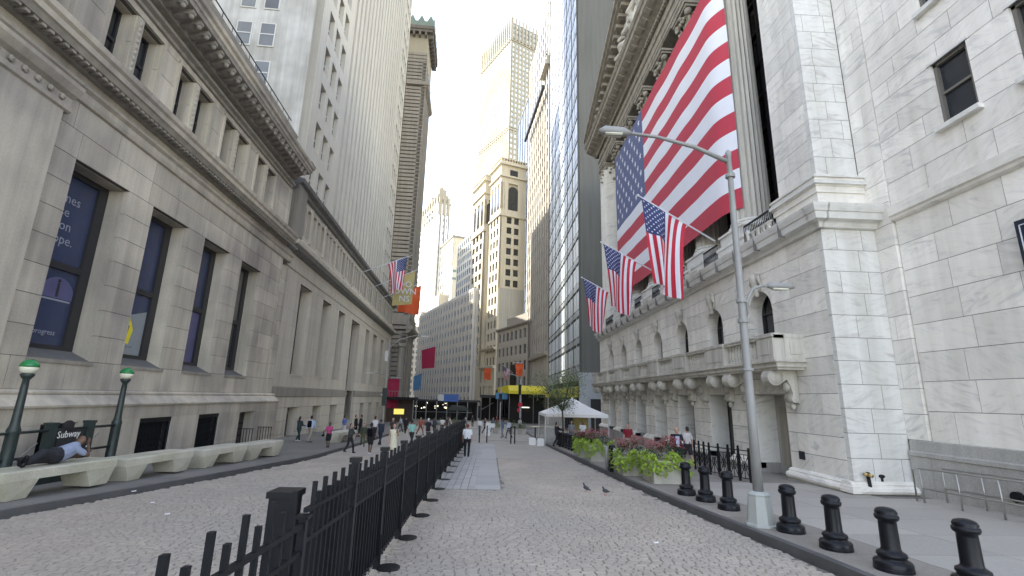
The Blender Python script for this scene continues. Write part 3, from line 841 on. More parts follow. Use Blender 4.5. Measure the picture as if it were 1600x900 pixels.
for k, (a0, a1, s0, s1) in enumerate(og):
    mb = MB().use([FRAME_D, BROWNM, FRAME_D, BLACKM, FRAME_T, FRAME_D, FRAME_D][k]); x_ = W2-.7
    mb.box(x_-.06, x_+.02, a0, a1, s0, s1); mb.use(GLASS); mb.box(x_+.01, x_+.04, a0+.2, (a0+a1)/2-.06, s0+.3, s1-.6); mb.box(x_+.01, x_+.04, (a0+a1)/2+.06, a1-.2, s0+.3, s1-.6)
    mb.use(FRAME_T); mb.box(x_, x_+.05, a0, a1, s1-.45, s1-.3)
    br_.part('door', mb)
mb = MB().use(LIMEG)
mould(mb, 'x', 1, W2, 36.0, 88.9, [(.0, 12.0), (.08, 12.02), (.10, 12.2), (.02, 12.22), (.02, 13.3)])
br_.part('frieze', mb)
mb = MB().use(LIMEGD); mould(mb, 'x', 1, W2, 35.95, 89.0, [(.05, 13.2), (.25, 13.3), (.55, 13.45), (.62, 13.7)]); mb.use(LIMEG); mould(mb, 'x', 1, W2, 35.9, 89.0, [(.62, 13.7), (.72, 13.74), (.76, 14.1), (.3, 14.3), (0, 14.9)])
br_.part('cornice', mb)
up = []
for c in [38.6+3.98*i for i in range(13)]:
    for d_ in (-1.2, 0, 1.2): up.append((c+d_-.42, c+d_+.42, 15.25, 17.75))
up = [u_ for u_ in up if u_[0] > 36.4 and u_[1] < 88.6]
mb = MB().use(LIMEG); zs_ = [(14.6, 15.25), (17.75, 18.4)]
for z0_, z1_ in zs_: mb.box(W2-.8, W2-.02, 36.1, 88.8, z0_, z1_)
ed = [36.1]+[v for u_ in up for v in (u_[0], u_[1])]+[88.8]
for i in range(0, len(ed), 2): mb.box(W2-.8, W2-.02, ed[i], ed[i+1], 15.25, 17.75)
br_.part('upper_wall', mb)
me = win_unit(FRAME_D, GLASS, 'framed')
pieces(br_, 'upper_window', me, [((W2-.5, (u_[0]+u_[1])/2, 16.5), (0, 0, 0), (1, .84, 2.5)) for u_ in up])
for i in range(14):
    a_ = 36.3+3.98*i
    mb = MB().use(LIMEG); mb.box(W2-.02, W2+.10, a_-.2, a_+.25, 14.95, 18.1); br_.part('pilaster', mb)
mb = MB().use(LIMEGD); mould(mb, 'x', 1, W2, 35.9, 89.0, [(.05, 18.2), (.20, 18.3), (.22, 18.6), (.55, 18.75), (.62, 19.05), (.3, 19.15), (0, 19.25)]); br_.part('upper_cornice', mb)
# tower shaft
WT = -14.35; wl = []
ZT0, ZT1 = 19.2, 122.0
facade(br_, 'x', WT, 1, 37.9, 47.2, ZT0, ZT1, 3, 26, .75, 1.35, TOWER, TOWER, wl, depth=.45, spd=0.004, endp=1.7, part='tower_wall')
facade(br_, 'x', WT-.12, 1, 47.2, 76.6, ZT0, ZT1, 17, 26, .95, 1.55, TOWER, TOWERS, wl, depth=.55, spd=.34, endp=.6, part='ribbed_wall')
facade(br_, 'x', WT, 1, 76.6, 83.6, ZT0, ZT1, 3, 26, .6, 1.35, TOWER, TOWER, wl, depth=.45, spd=0.004, endp=1.0, part='tower_wall')
wl.sort(key=lambda t: t[0][1]**2+t[0][2]**2)
pieces(br_, 'window', win_unit(FRAME_W, GLASSB, 'sash'), wl)
mb = MB().use(TOWER); mb.box(WT-22, WT-1.0, 38.3, 83.4, ZT0-20, ZT1); br_.part('tower_core', mb)
# north side wall of the tower over the bank roof
mb = MB().use(TOWERP); mb.box(WT-9.5, WT-.02, 37.9, 38.5, 19, 122)
br_.part('side_wall', mb)
for (cw, cz, ww_, hh_) in [(-18.9, 29.6, 1.15, 2.2), (-20.9, 29.6, 1.15, 2.2), (-18.9, 25.9, 1.0, 1.8), (-20.9, 25.9, 1.0, 1.8), (-18.9, 33.5, 1.15, 2.2), (-20.9, 33.5, 1.15, 2.2), (-18.9, 37.4, 1.15, 2.2), (-20.9, 37.4, 1.15, 2.2)]:
    mb = MB().use(FRAME_W); mb.box(cw-ww_/2-.1, cw+ww_/2+.1, 37.80, 37.9, cz-hh_/2-.12, cz+hh_/2+.1)
    mb.use(GLASSB); mb.box(cw-ww_/2, cw+ww_/2, 37.77, 37.80, cz-hh_/2, cz+hh_/2); mb.use(FRAME_W); mb.box(cw-ww_/2, cw+ww_/2, 37.74, 37.77, cz-.05, cz+.05)
    br_.part('side_window', mb)
mb = MB().use(LIMED); mb.box(WT-.8, W2+.3, 35.95, 37.9, 14.6, 19.0); br_.part('return_wall', mb)
# unseen wing added behind the bank to block the sun from the street
wg = Thing('unseen_shading_wing', 'unseen pale office wing added behind the bank building to shade the street', 'building', (-46, 24, 0), -LAH)
ww2 = []
facade(wg, 'x', -34, 1, 8, 37.8, -2, 104, 9, 26, 1.2, 1.6, TOWER, TOWERS, ww2, depth=.4, part='wall')
pieces(wg, 'window', win_unit(FRAME_W, GLASSB, 'bare'), ww2)
mb = MB().use(TOWER); mb.box(-60, -34.9, 8, 37.8, -3, 104); wg.part('core', mb)
# unseen masses added further down on the left to shade the buildings opposite
hb = Thing('hidden_shading_block', 'unseen stone blocks added beyond the banded building on the left to block the sun', 'building', (-32, 150, -4), -LAH)
mb = MB().use(LIMEG); mb.box(-60, -19.5, 101.8, 127.8, -6, 76); mb.box(-60, -25, 128, 185, -6, 58); mb.box(-80, -42, 185.5, 260, -8, 100); mb.box(-95, -60, 260.5, 390, -8, 110); hb.part('wall', mb)

# ================================================================ LEFT: third, banded building with copper crest
W3 = -11.3
bb = Thing('banded_stone_tower', 'dark banded stone tower with green copper crest and wide bracketed cornice, third on the left', 'building', (W3, 95, fz(W3, 95)), -LAH)
bands = MB().use(BANDST); z = 1.0; k = 0
cour = []
while z < 75.5:
    cour.append(z); z += .85
protoN = MB().use(BANDST); protoN.box(-.5, .5, -.5, .5, -.5, .5); pn = protoN.mesh('stone_band')
its = []
for z in cour:
    if 14.4 < z < 16.5: continue
    its.append(((W3-2.1, 90.75, z+.36), (0, 0, 0), (4.0, .5, .62)))
pieces(bb, 'stone_band', pn, its)
mb = MB().use(BANDD); mb.box(W3-22, W3-.35, 90.9, 101.5, -4, 83); bb.part('core', mb)
wl = []
facade(bb, 'x', W3, 1, 90.5, 101.5, 17.5, 73.5, 5, 16, 1.0, 1.3, BANDST, BANDD, wl, depth=.5, part='wall')
facade(bb, 'x', W3, 1, 90.5, 101.5, -3.2, 14.0, 3, 3, 1.6, 1.2, BANDST, BANDST, wl, depth=.9, part='lower_wall')
pieces(bb, 'window', win_unit(FRAME_D, GLASS, 'sash'), wl)
mb = MB().use(BANDST); mould(mb, 'x', 1, W3, 90.2, 101.5, [(.1, 14.0), (.5, 14.3), (.9, 14.7), (1.0, 15.3), (.3, 15.6), (.1, 16.3), (.3, 17.0), (.35, 17.5)])
mb.box(W3-4, W3+1.0, 90.1, 90.5, 14.7, 15.3); mb.box(W3-4, W3+.3, 90.3, 90.6, 15.6, 17.4)
bb.part('string_course', mb); mb = MB().use(BANDST); mould(mb, 'x', 1, W3, 90.3, 101.5, [(.05, 67.0), (.6, 67.4), (.7, 68.0), (.1, 68.3)]); mb.box(W3-4, W3+.7, 90.0, 90.5, 67.4, 68.2)
bb.part('string_course', mb)
mb = MB().use(CREAM2); mb.box(W3-6, W3-.2, 90.7, 101.5, 73.5, 81); bb.part('top_storey', mb)
mb = MB().use(BANDD); mb.box(W3-7, W3+1.15, 89.6, 102, 81.1, 81.9); mb.box(W3-7, W3+.9, 89.8, 101.8, 80.5, 81.1)
for i in range(9): mb.box(W3-.1, W3+.95, 90.6+i*1.3, 91.0+i*1.3, 79.5, 80.5)
for i in range(4): mb.box(W3-.8-i*1.3, W3-.4-i*1.3, 89.6, 90.7, 79.5, 80.5)
bb.part('cornice', mb)
mb = MB().use(COPPER); mb.box(W3-6.5, W3+1.1, 89.7, 102, 81.9, 83.1)
for i in range(5):
    mb.prism([(90+i*2.2, 83.1), (91.5+i*2.2, 83.1), (90.75+i*2.2, 84.6)], 'x', W3+.8, W3+1.05)
for i in range(4): mb.prism([(W3+1.0-i*2.0, 83.1), (W3-.5-i*2.0, 83.1), (W3+.25-i*2.0, 84.6)], 'y', 89.7, 90.0)
bb.part('copper_crest', mb)
# columns and arch at street level front
for i in range(2):
    mb = MB().use(BANDST); mb.lathe([(.75, 0), (.75, .6), (.55, .7), (.5, 9.0), (.75, 9.2), (.8, 9.8)], (W3-.7-i*2.4, 90.2, 2.2), 12); bb.part('column', mb)
# ---------------------------------------------------------------- rounded bodies: capsules fused by a voxel remesh
def fuse(name, caps, voxel, mat, smooth=2, boxes=()):
    """caps: list of (p0, r0, p1, r1); fused into one continuous surface"""
    mb = MB().use(mat)
    for p0, r0, p1, r1 in caps:
        p0, p1 = Vector(p0), Vector(p1); d = p1-p0; L_ = d.length
        if L_ < 1e-4: mb.ball(tuple(p0), r0, 10, 8); continue
        d.normalize(); up_ = Vector((0, 0, 1)) if abs(d.z) < .9 else Vector((1, 0, 0)); a_ = d.cross(up_).normalized(); c_ = a_.cross(d)
        rings = []
        for th in (-90, -60, -30, 0): rings.append((p0+d*(r0*sin(radians(th))), r0*cos(radians(th))))
        for th in (0, 30, 60, 90): rings.append((p1+d*(r1*sin(radians(th))), r1*cos(radians(th))))
        rings[0] = (rings[0][0], r0*.03); rings[-1] = (rings[-1][0], r1*.03)
        b = len(mb.v); sg = 10
        for q, r in rings:
            for k in range(sg):
                t = 2*pi*k/sg; mb.v.append(tuple(q+(a_*cos(t)+c_*sin(t))*r))
        for i in range(len(rings)-1):
            for k in range(sg):
                k2 = (k+1) % sg; mb.face([b+i*sg+k2, b+i*sg+k, b+(i+1)*sg+k, b+(i+1)*sg+k2])
        mb.face([b+k for k in range(sg)]); mb.face([b+(len(rings)-1)*sg+k for k in range(sg)][::-1])
    for bb_ in boxes: mb.hexa(bb_)
    me = mb.mesh(name); o = bpy.data.objects.new(name, me); TSC.collection.objects.link(o)
    r = o.modifiers.new('r', 'REMESH'); r.mode = 'VOXEL'; r.voxel_size = voxel; r.use_smooth_shade = True
    if smooth:
        s_ = o.modifiers.new('s', 'SMOOTH'); s_.iterations = smooth; s_.factor = .5
    TVL.update(); me2 = bpy.data.meshes.new_from_object(o.evaluated_get(TVL.depsgraph))
    bpy.data.objects.remove(o); bpy.data.meshes.remove(me)
    me2.materials.clear(); me2.materials.append(mat); me2.name = name
    me2.polygons.foreach_set('use_smooth', [True]*len(me2.polygons)); return me2

# ================================================================ RIGHT: temple-fronted marble exchange
XN = 11.9; PITCH = 4.42
ex = Thing('stock_exchange_building', 'white marble temple-front building with columns, sculpted pediment and long stone balcony', 'building', (XN, 32, ground_z(32)), 0)
YN0, YN1 = 15.83, 51.6
cen = [20.2+PITCH*k for k in range(7)]
doors = [(c-1.15, c+1.17, -2.5, 2.9) for c in cen]
arch = [(c-.92, c+.90, 4.2, 7.45) for c in cen]
block_wall(ex, 'x', XN, -1, YN0+.205, YN1, .0, 8.8, .82, 1.75, doors+arch, depth=1.5, mat=MARB, joint=MARBJ, limit=280, gap=.018, proud=.010)
# plinth stones between doors, torus above
mb = MB().use(GRAN)
eds = [YN0-.12]+[v for d_ in doors for v in (d_[0], d_[1])]+[YN1]
for i in range(0, len(eds), 2):
    a_, b_ = eds[i], eds[i+1]
    mb = MB().use(GRAN); mb.box(XN-.20, XN+1.4, a_, b_, -2.2, -.22); mb.box(XN-.14, XN+1.2, a_, b_, -.22, .0); ex.part('plinth', mb)
    prof = [(.20, -.24), (.26, -.20), (.29, -.13), (.26, -.05), (.20, -.02), (.14, 0.0), (.16, .04), (.10, .09), (.03, .12)]
    tor = MB().use(MARB); mould(tor, 'x', -1, XN, a_, b_, prof); ex.part('base_torus', tor)
# near side face torus
tor = MB().use(MARB)
mould(tor, 'y', -1, YN0, XN-.2, 13.95, [(.20, -.26), (.26, -.22), (.29, -.15), (.26, -.06), (.20, -.02), (.14, 0.0), (.16, .04), (.10, .09), (.03, .12)])
tor.hexa([(XN-.285, YN0-.285, -.22), (XN, YN0-.285, -.22), (XN, YN0+.3, -.22), (XN-.285, YN0+.3, -.22), (XN-.27, YN0-.27, -.03), (XN, YN0-.27, -.03), (XN, YN0+.3, -.03), (XN-.27, YN0+.3, -.03)])
ex.part('base_torus', tor)
block_wall(ex, 'y', YN0, -1, XN, 13.95, .02, 8.8, .82, 1.05, (), depth=1.2, mat=MARBW, joint=MARBJ, limit=60, gap=.018, proud=.010)
mb = MB().use(GRAN); mb.box(XN-.1, 13.95, YN0-.1, YN0+1, -.9, -.2); ex.part('plinth', mb)
mb = MB().use(MARBW); mb.box(XN+.3, 13.6, YN0+.2, YN1-.2, 2.95, 4.1); mb.box(XN+1.5, 15.5, YN0+.3, 18.9, -2, 9.5); ex.part('floor_mass', mb)
# arch heads: panel with a half-round cut
def arch_mesh(w_, h_, r, d_, mat, n=12):
    mb_ = MB().use(mat)
    for sgn in (-1, 1):
        for i in range(n):
            a0, a1 = pi/2*i/n, pi/2*(i+1)/n
            p = [(sgn*r*cos(a0), r*sin(a0)), (sgn*r*cos(a1), r*sin(a1))]
            q0 = (sgn*w_/2, r*sin(a0)) if i < n-1 else (sgn*w_/2, r*sin(a0)); q1 = (sgn*w_/2, r*sin(a1)) if i < n-1 else (0 if False else sgn*w_/2, h_)
            pts = [p[0], q0, q1, p[1]] if i < n-1 else [p[0], q0, (sgn*w_/2, h_), (0, h_), p[1]]
            if sgn < 0: pts = pts[::-1]
            mb_.prism(pts, 'x', 0, d_)
    return mb_.mesh('arch_stone')
am = arch_mesh(1.82, .98, .89, .6, MARB)
for k, c in enumerate(cen): ex.inst('arch_stone', am, (XN+.004, c-.01, 6.49))
# window behind each arch
mb = MB().use(FRAME_D)
mb.box(.6, .7, -.92, -.84, -2.3, 1); mb.box(.6, .7, .84, .92, -2.3, 1); mb.box(.6, .7, -.9, .9, -.04, .04); mb.box(.62, .68, -.03, .03, -2.3, 1)
mb.use(GLASS); mb.box(.7, .75, -.92, .92, -2.3, 1); am2 = mb.mesh('arched_window')
for c in cen: ex.inst('arched_window', am2, (XN, c, 6.5))
# cartouche keystones
kc = fuse('keystone', [((-.05, 0, -.5), .10, (-.12, 0, .05), .17), ((-.12, 0, .1), .2, (-.15, 0, .3), .2), ((-.1, -.28, .25), .1, (-.1, -.36, .05), .07), ((-.1, .28, .25), .1, (-.1, .36, .05), .07), ((-.1, -.3, .42), .09, (-.1, .3, .42), .09), ((-.12, -.15, .5), .08, (-.12, .15, .5), .08), ((-.05, -.35, .0), .06, (-.05, -.2, -.3), .05), ((-.05, .35, .0), .06, (-.05, .2, -.3), .05)], .04, MARBC, 1)
for c in cen: ex.inst('keystone', kc, (XN-.02, c, 7.72))
# doors
for k, (a0, a1, s0, s1) in enumerate(doors):
    mb = MB().use([GRAN, BLACKM, BLACKM, MARBD, FRAME_T, FRAME_D, MARBD][k])
    gz = ground_z(cen[k])+.15
    mb.box(XN+.95, XN+1.1, a0, a1, gz-.3, s1)
    mb.use([MARBD, GLASS, GLASS, MARBD, GLASS, GLASS, MARBD][k])
    mb.box(XN+.92, XN+.96, a0+.25, a0+1.1, gz+.3, 2.4); mb.box(XN+.92, XN+.96, a0+1.25, a1-.25, gz+.3, 2.4)
    ex.part('door', mb)
    for s_, u_ in ((1, a0), (-1, a1)):
        mb = MB().use(MARBW); mb.box(XN+.02, XN+.98, u_-s_*.25, u_+s_*.012, -.0, 2.9); ex.part('door_jamb', mb)
# balcony
BX0 = 10.75
mb = MB().use(MARBC); mb.box(BX0, XN, 17.5, 50.6, 3.88, 4.06); mb.box(BX0-.10, XN, 17.4, 50.7, 4.06, 4.14); mb.box(BX0+.08, XN, 17.6, 50.5, 3.78, 3.88)
mb.box(BX0+.04, BX0+.34, 17.56, 50.5, 4.14, 4.22); mb.box(BX0+.08, XN, 17.58, 17.85, 4.14, 4.22)
ex.part('balcony_floor', mb)
mb = MB().use(MARBC); mb.box(BX0, BX0+.38, 17.5, 50.6, 4.98, 5.09); mb.box(BX0-.04, BX0+.42, 17.46, 50.6, 5.09, 5.14); mb.box(BX0, XN, 17.5, 17.88, 4.98, 5.14)
ex.part('balcony_rail', mb)
bal = MB().use(MARBC); bal.smooth = True; bal.lathe([(.085, 0), (.085, .05), (.05, .09), (.105, .28), (.09, .38), (.05, .56), (.05, .62), (.08, .68), (.085, .76)], seg=10); balm = bal.mesh('baluster')
bp = []
for c in cen:
    for i in range(9): bp.append(((BX0+.19, c-1.0+.25*i, 4.22), (0, 0, 0), (1, 1, 1)))
pieces(ex, 'baluster', balm, bp)
for i in range(8):
    c = 18.0+PITCH*i if i else 18.1
    hw = .95 if i else .55
    mb = MB().use(MARBC); mb.box(BX0-.05, BX0+.42, c-hw, c+hw, 4.10, 5.03); mb.box(BX0-.09, BX0+.45, c-hw-.04, c+hw+.04, 5.02, 5.16)
    mb.box(BX0-.08, BX0+.4, c-hw-.04, c+hw+.04, 4.08, 4.24); mb.box(BX0-.075, BX0, c-hw+.25, c+hw-.25, 4.36, 4.90)
    ex.part('balcony_pedestal', mb)
mb = MB().use(MARBC); mb.box(BX0+.4, XN, 17.52, 17.88, 4.14, 4.98); mb.box(BX0+.6, XN-.15, 17.49, 17.52, 4.36, 4.88); ex.part('balcony_end_panel', mb)
# scroll consoles
cm_ = MB().use(MARBC)
out_ = [(0, 0), (-1.02, 0), (-1.10, -.10)]
out_ += [(-.86+.30*cos(t), -.30+.30*sin(t)) for t in [pi-.4+i*.35 for i in range(8)]]
out_ += [(-.42, -.36), (-.30, -.62), (-.22, -.9)]
out_ += [(-.16+.14*cos(t), -1.10+.14*sin(t)) for t in [pi-.3+i*.5 for i in range(6)]]
out_ += [(0, -1.30)]
cm_.prism(out_, 'y', -.20, .20)
for yy in (-.23, .0):
    cm_.prism([(-.86+.25*cos(t), -.30+.25*sin(t)) for t in [i*2*pi/14 for i in range(14)]], 'y', yy, yy+.23)
cm_.smooth = True
cm_.lathe([(.04, 0), (.27, .02), (.30, .08), (.27, .2), (.30, .32), (.27, .48), (.04, .5)], (-.84, -.25, -.28), 14, ax='y')
cm_.lathe([(.03, 0), (.14, .03), (.13, .2), (.14, .38), (.03, .42)], (-.17, -.21, -1.1), 10, ax='y')
cm_.ball((-.32, 0, -.62), .13, 8, 6, (1, 1.2, 1.6)); cm_.ball((-.12, 0, -1.38), .09, 8, 6, (1, 1.2, 1.6))
cmm = cm_.mesh('console')
for i in range(8):
    c = 18.0+PITCH*i
    for s_ in ((-.82, .82) if 0 < i < 7 else ((.35,) if i == 0 else (-.6, .6))): ex.inst('console', cmm, (XN-.02, c+s_, 3.80), scl=(1.0, 1.25, 1.0))
# ledge cornice with blocked face
mb = MB().use(MARBW); prof = [(.02, 8.80), (.14, 8.82), (.18, 8.98), (.22, 9.02), (.42, 9.06), (.46, 9.30), (.50, 9.32), (.56, 9.50), (.58, 9.60), (.2, 9.66)]
mould(mb, 'x', -1, XN, YN0-.02, YN1+.3, prof); mould(mb, 'y', -1, YN0, XN-.02, 14.0, prof)
# mitred corner
for (p, z0_), (q, z1_) in zip(prof[:-1], prof[1:]):
    if z1_-z0_ > .005: mb.hexa([(XN-p, YN0-p, z0_), (XN+.05, YN0-p, z0_), (XN+.05, YN0+.05, z0_), (XN-p, YN0+.05, z0_), (XN-q, YN0-q, z1_), (XN+.05, YN0-q, z1_), (XN+.05, YN0+.05, z1_), (XN-q, YN0+.05, z1_)])
ex.part('ledge_cornice', mb)
for i in range(20): mb = MB().use(MARBJ); mb.box(XN-.585, XN-.3, YN0+1.6+i*1.8, YN0+1.614+i*1.8, 9.0, 9.61); ex.part('cornice_joint', mb)
# pavilion shaft above the ledge
mb = MB().use(MARB)
for z0_, z1_, p in ((9.6, 10.35, .0), (10.35, 10.6, .06), (10.6, 10.95, .1), (10.95, 11.1, .04)):
    mb.box(12.12-p, 14, 16.05-p, 18.7+p, z0_, z1_)
mb.smooth = False
ex.part('shaft_base', mb)
tb = MB().use(MARBW)
for zc, rr in ((10.72, .11), (10.98, .07)):
    tb.box(12.12-rr-.1, 14, 16.05-rr-.1, 18.8, zc-rr*.6, zc+rr*.6)
ex.part('shaft_base_torus', tb)
block_wall(ex, 'x', 12.28, -1, 16.41, 18.58, 11.1, 29.2, .82, 1.15, (), depth=1.2, mat=MARB, joint=MARBJ, limit=70, gap=.018, proud=.012)
block_wall(ex, 'y', 16.2, -1, 12.28, 13.95, 11.1, 29.2, .82, .9, (), depth=1.2, mat=MARBW, joint=MARBJ, limit=70, gap=.018, proud=.012)
mb = MB().use(MARB); mb.box(12.35, 15, 49.3, YN1, 10.9, 29.2); mb.box(12.2, 15, 49.1, YN1+.1, 9.6, 10.9); ex.part('far_pier', mb)
# columns
cp = MB().use(MARBW)
cp.box(-1.15, 1.15, -1.15, 1.15, 0, .55); cp.box(-1.22, 1.22, -1.22, 1.22, .55, .66); cp.smooth = False
cp.lathe([(1.06, .66), (1.12, .74), (1.10, .86), (.98, .92), (.94, .98), (1.02, 1.04), (1.00, 1.12), (.90, 1.16)], seg=36)
for k in range(20): a_ = 2*pi*k/20; cp.ball((1.06*cos(a_), 1.06*sin(a_), .80), .075, 5, 4)
for k in range(16):
    a_ = 2*pi*k/16; cp.ball((.98*cos(a_), .98*sin(a_), 1.0), .06, 5, 4)
cbase = cp.mesh('column_base')
cs_ = MB().use(MARBC); zz = [1.16+i*(14.1/12) for i in range(13)]
b = 0; seg = 96
for i, z in enumerate(zz):
    R_ = .95-.13*(i/12)**1.5
    for k in range(seg):
        a_ = 2*pi*k/seg; ph = (k % 4)/4.0
        rr = R_*(1.0 if k % 4 == 0 else (.945 if k % 4 != 2 else .91))
        cs_.v.append((rr*cos(a_), rr*sin(a_), z))
for i in range(12):
    for k in range(seg): k2 = (k+1) % seg; cs_.face([i*seg+k, i*seg+k2, (i+1)*seg+k2, (i+1)*seg+k])
cshaft = cs_.mesh('column_shaft')
ccm = MB().use(MARBD); ccm.lathe([(.74, 0), (.80, .06), (.76, .12), (.76, 1.9), (.95, 2.3)], seg=20)
def leaf(mb_, a_, r0, z0_, h_, w_, curl):
    pr = []
    for t in (0, .25, .5, .75, 1.0):
        r = r0+curl*t*t*t; z = z0_+h_*min(1, t*1.15)-(.12*h_ if t == 1 else 0); ww_ = w_*(1-.25*abs(t-.5)*2)*(.6 if t == 1 else 1)
        pr.append((r, z, ww_))
    b_ = len(mb_.v); ca, sa = cos(a_), sin(a_)
    for r, z, ww_ in pr:
        for s_, dr in ((-1, -.03), (0, .07), (1, -.03)): mb_.v.append(((r+dr)*ca-s_*ww_*sa, (r+dr)*sa+s_*ww_*ca, z))
    for i in range(4):
        for j in range(2): mb_.face([b_+i*3+j, b_+i*3+j+1, b_+(i+1)*3+j+1, b_+(i+1)*3+j])
    mb_.ball(((r0+curl+.02)*ca, (r0+curl+.02)*sa, z0_+h_*.93), w_*.55, 6, 4)
for k in range(8): leaf(ccm, 2*pi*k/8, .80, .1, .95, .27, .30)
for k in range(8): leaf(ccm, 2*pi*(k+.5)/8, .80, .75, 1.0, .25, .38)
for k in range(4):
    a_ = pi/4+pi/2*k
    ccm.ball((1.18*cos(a_), 1.18*sin(a_), 2.25), .26, 10, 7, (1, 1, 1)); ccm.tube([(.8*cos(a_), .8*sin(a_), 1.3), (1.0*cos(a_), 1.0*sin(a_), 1.9), (1.2*cos(a_), 1.2*sin(a_), 2.4)], [.08, .1, .12], 6)
    a2 = pi/2*k; ccm.ball((1.0*cos(a2), 1.0*sin(a2), 2.35), .18, 7, 5)
    for s_ in (-.3, .3): ccm.ball((.95*cos(a2+s_), .95*sin(a2+s_), 2.12), .15, 7, 5)
ccm.box(-1.1, 1.1, -1.1, 1.1, 2.45, 2.62); ccm.box(-1.2, 1.2, -1.2, 1.2, 2.62, 2.8)
ccap = ccm.mesh('capital')
XC = 13.22
colY = [22.4+PITCH*k for k in range(6)]
for yy in colY:
    sh = ex.inst('column', cshaft, (XC, yy, 10.45))
    o1 = ex.inst('column_base', cbase, (XC, yy, 10.45), parent=sh); o1.location = (0, 0, -.0); 
    o2 = ex.inst('capital', ccap, (XC, yy, 0), parent=sh); o2.location = (0, 0, 15.3-.05)
    mb = MB().use(MARBW); mb.box(XN+.05, 14.6, yy-1.3, yy+1.3, 9.66, 10.3); mb.box(XN+.0, 14.6, yy-1.36, yy+1.36, 10.3, 10.45); ex.part('column_pedestal', mb)
ex.inst('capital', ccap, (XC+.15, 50.3, 26.2), scl=(1.05, 1.05, 1.05)); ex.inst('capital', ccap, (XC+.15, 17.5, 26.2), scl=(1.05, 1.05, 1.05))
# iron balconettes between pedestals
for j in range(7):
    mb = MB().use(BLACKM)
    a_, b_ = (18.75 if j == 0 else colY[j-1]+1.38), (colY[j]-1.38 if j < 6 else 49)
    mb.box(11.95, 12.02, a_, b_, 10.75, 10.82); mb.box(11.96, 12.0, a_, b_, 9.72, 9.77)
    n_ = int((b_-a_)/.13)
    for i in range(n_+1): x_ = a_+(b_-a_)*i/n_; mb.box(11.97, 11.99, x_-.012, x_+.012, 9.7, 10.78)
    for i in range(n_): x_ = a_+(b_-a_)*i/n_; mb.hexa([(11.97, x_, 10.2), (11.99, x_, 10.2), (11.99, x_+.02, 10.2), (11.97, x_+.02, 10.2), (11.97, x_+.11, 10.5), (11.99, x_+.11, 10.5), (11.99, x_+.13, 10.5), (11.97, x_+.13, 10.5)])
    ex.part('iron_railing', mb)
# carved cresting pieces on the ledge
crm = fuse('cresting', [((0, -.9, 0), .07, (0, .9, 0), .07), ((0, -.9, .38), .06, (0, .9, .38), .06)]+[((0, -.8+.4*i, .05), .06, (0, -.6+.4*i, .35), .06) for i in range(4)]+[((0, -.6+.4*i, .05), .06, (0, -.8+.4*i, .35), .06) for i in range(4)]+[((0, .9, 0), .1, (0, .95, .5), .12)], .035, MARBC, 1)
ex.inst('cresting', crm, (11.75, 19.35, 9.75)); ex.inst('cresting', crm, (11.95, 26.8, 9.72), scl=(1, .5, 1)); ex.inst('cresting', crm, (11.95, 31.2, 9.72), scl=(1, .5, 1)); ex.inst('cresting', crm, (11.95, 35.7, 9.72), scl=(1, .5, 1))
# dark curtain wall behind the columns
mb = MB().use(GLASS); mb.box(15.3, 15.5, 18.5, 49.4, 9.6, 29.3); mb.use(FRAME_D)
for i in range(29): mb.box(15.1, 15.3, 18.7+i*1.1, 18.8+i*1.1, 9.6, 29.3)
for z in range(9): mb.box(15.15, 15.32, 18.5, 49.4, 11.5+z*2.1, 11.65+z*2.1)
ex.part('window_wall', mb)
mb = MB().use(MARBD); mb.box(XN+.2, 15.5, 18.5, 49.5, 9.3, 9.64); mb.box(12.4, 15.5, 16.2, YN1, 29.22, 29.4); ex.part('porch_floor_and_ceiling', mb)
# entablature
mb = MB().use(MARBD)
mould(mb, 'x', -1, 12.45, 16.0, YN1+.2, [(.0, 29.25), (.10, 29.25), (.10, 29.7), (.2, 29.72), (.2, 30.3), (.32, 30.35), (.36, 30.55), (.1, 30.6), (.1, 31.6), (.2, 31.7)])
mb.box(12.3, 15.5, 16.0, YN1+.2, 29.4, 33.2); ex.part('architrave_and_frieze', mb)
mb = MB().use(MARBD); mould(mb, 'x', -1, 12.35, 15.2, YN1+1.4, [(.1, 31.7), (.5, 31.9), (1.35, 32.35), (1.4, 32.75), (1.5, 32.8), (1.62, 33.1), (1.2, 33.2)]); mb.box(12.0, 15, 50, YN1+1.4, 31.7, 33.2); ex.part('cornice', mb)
md = MB().use(MARBD); md.prism([(-.45, .2), (.45, .2), (.45, -.15), (-.1, -.12), (-.45, .08)], 'y', -.28, .28); mdm = md.mesh('modillion')
pieces(ex, 'modillion', mdm, [((11.55, 15.8+.98*i, 32.12), (0, 0, 0), (1, 1, 1)) for i in range(38)])
dt = MB().use(MARBD); dt.box(-.12, .12, -.11, .11, -.14, .14); pieces(ex, 'dentil', dt.mesh('dentil'), [((12.12, 15.6+.36*i, 31.55), (0, 0, 0), (1, 1, 1)) for i in range(102)])
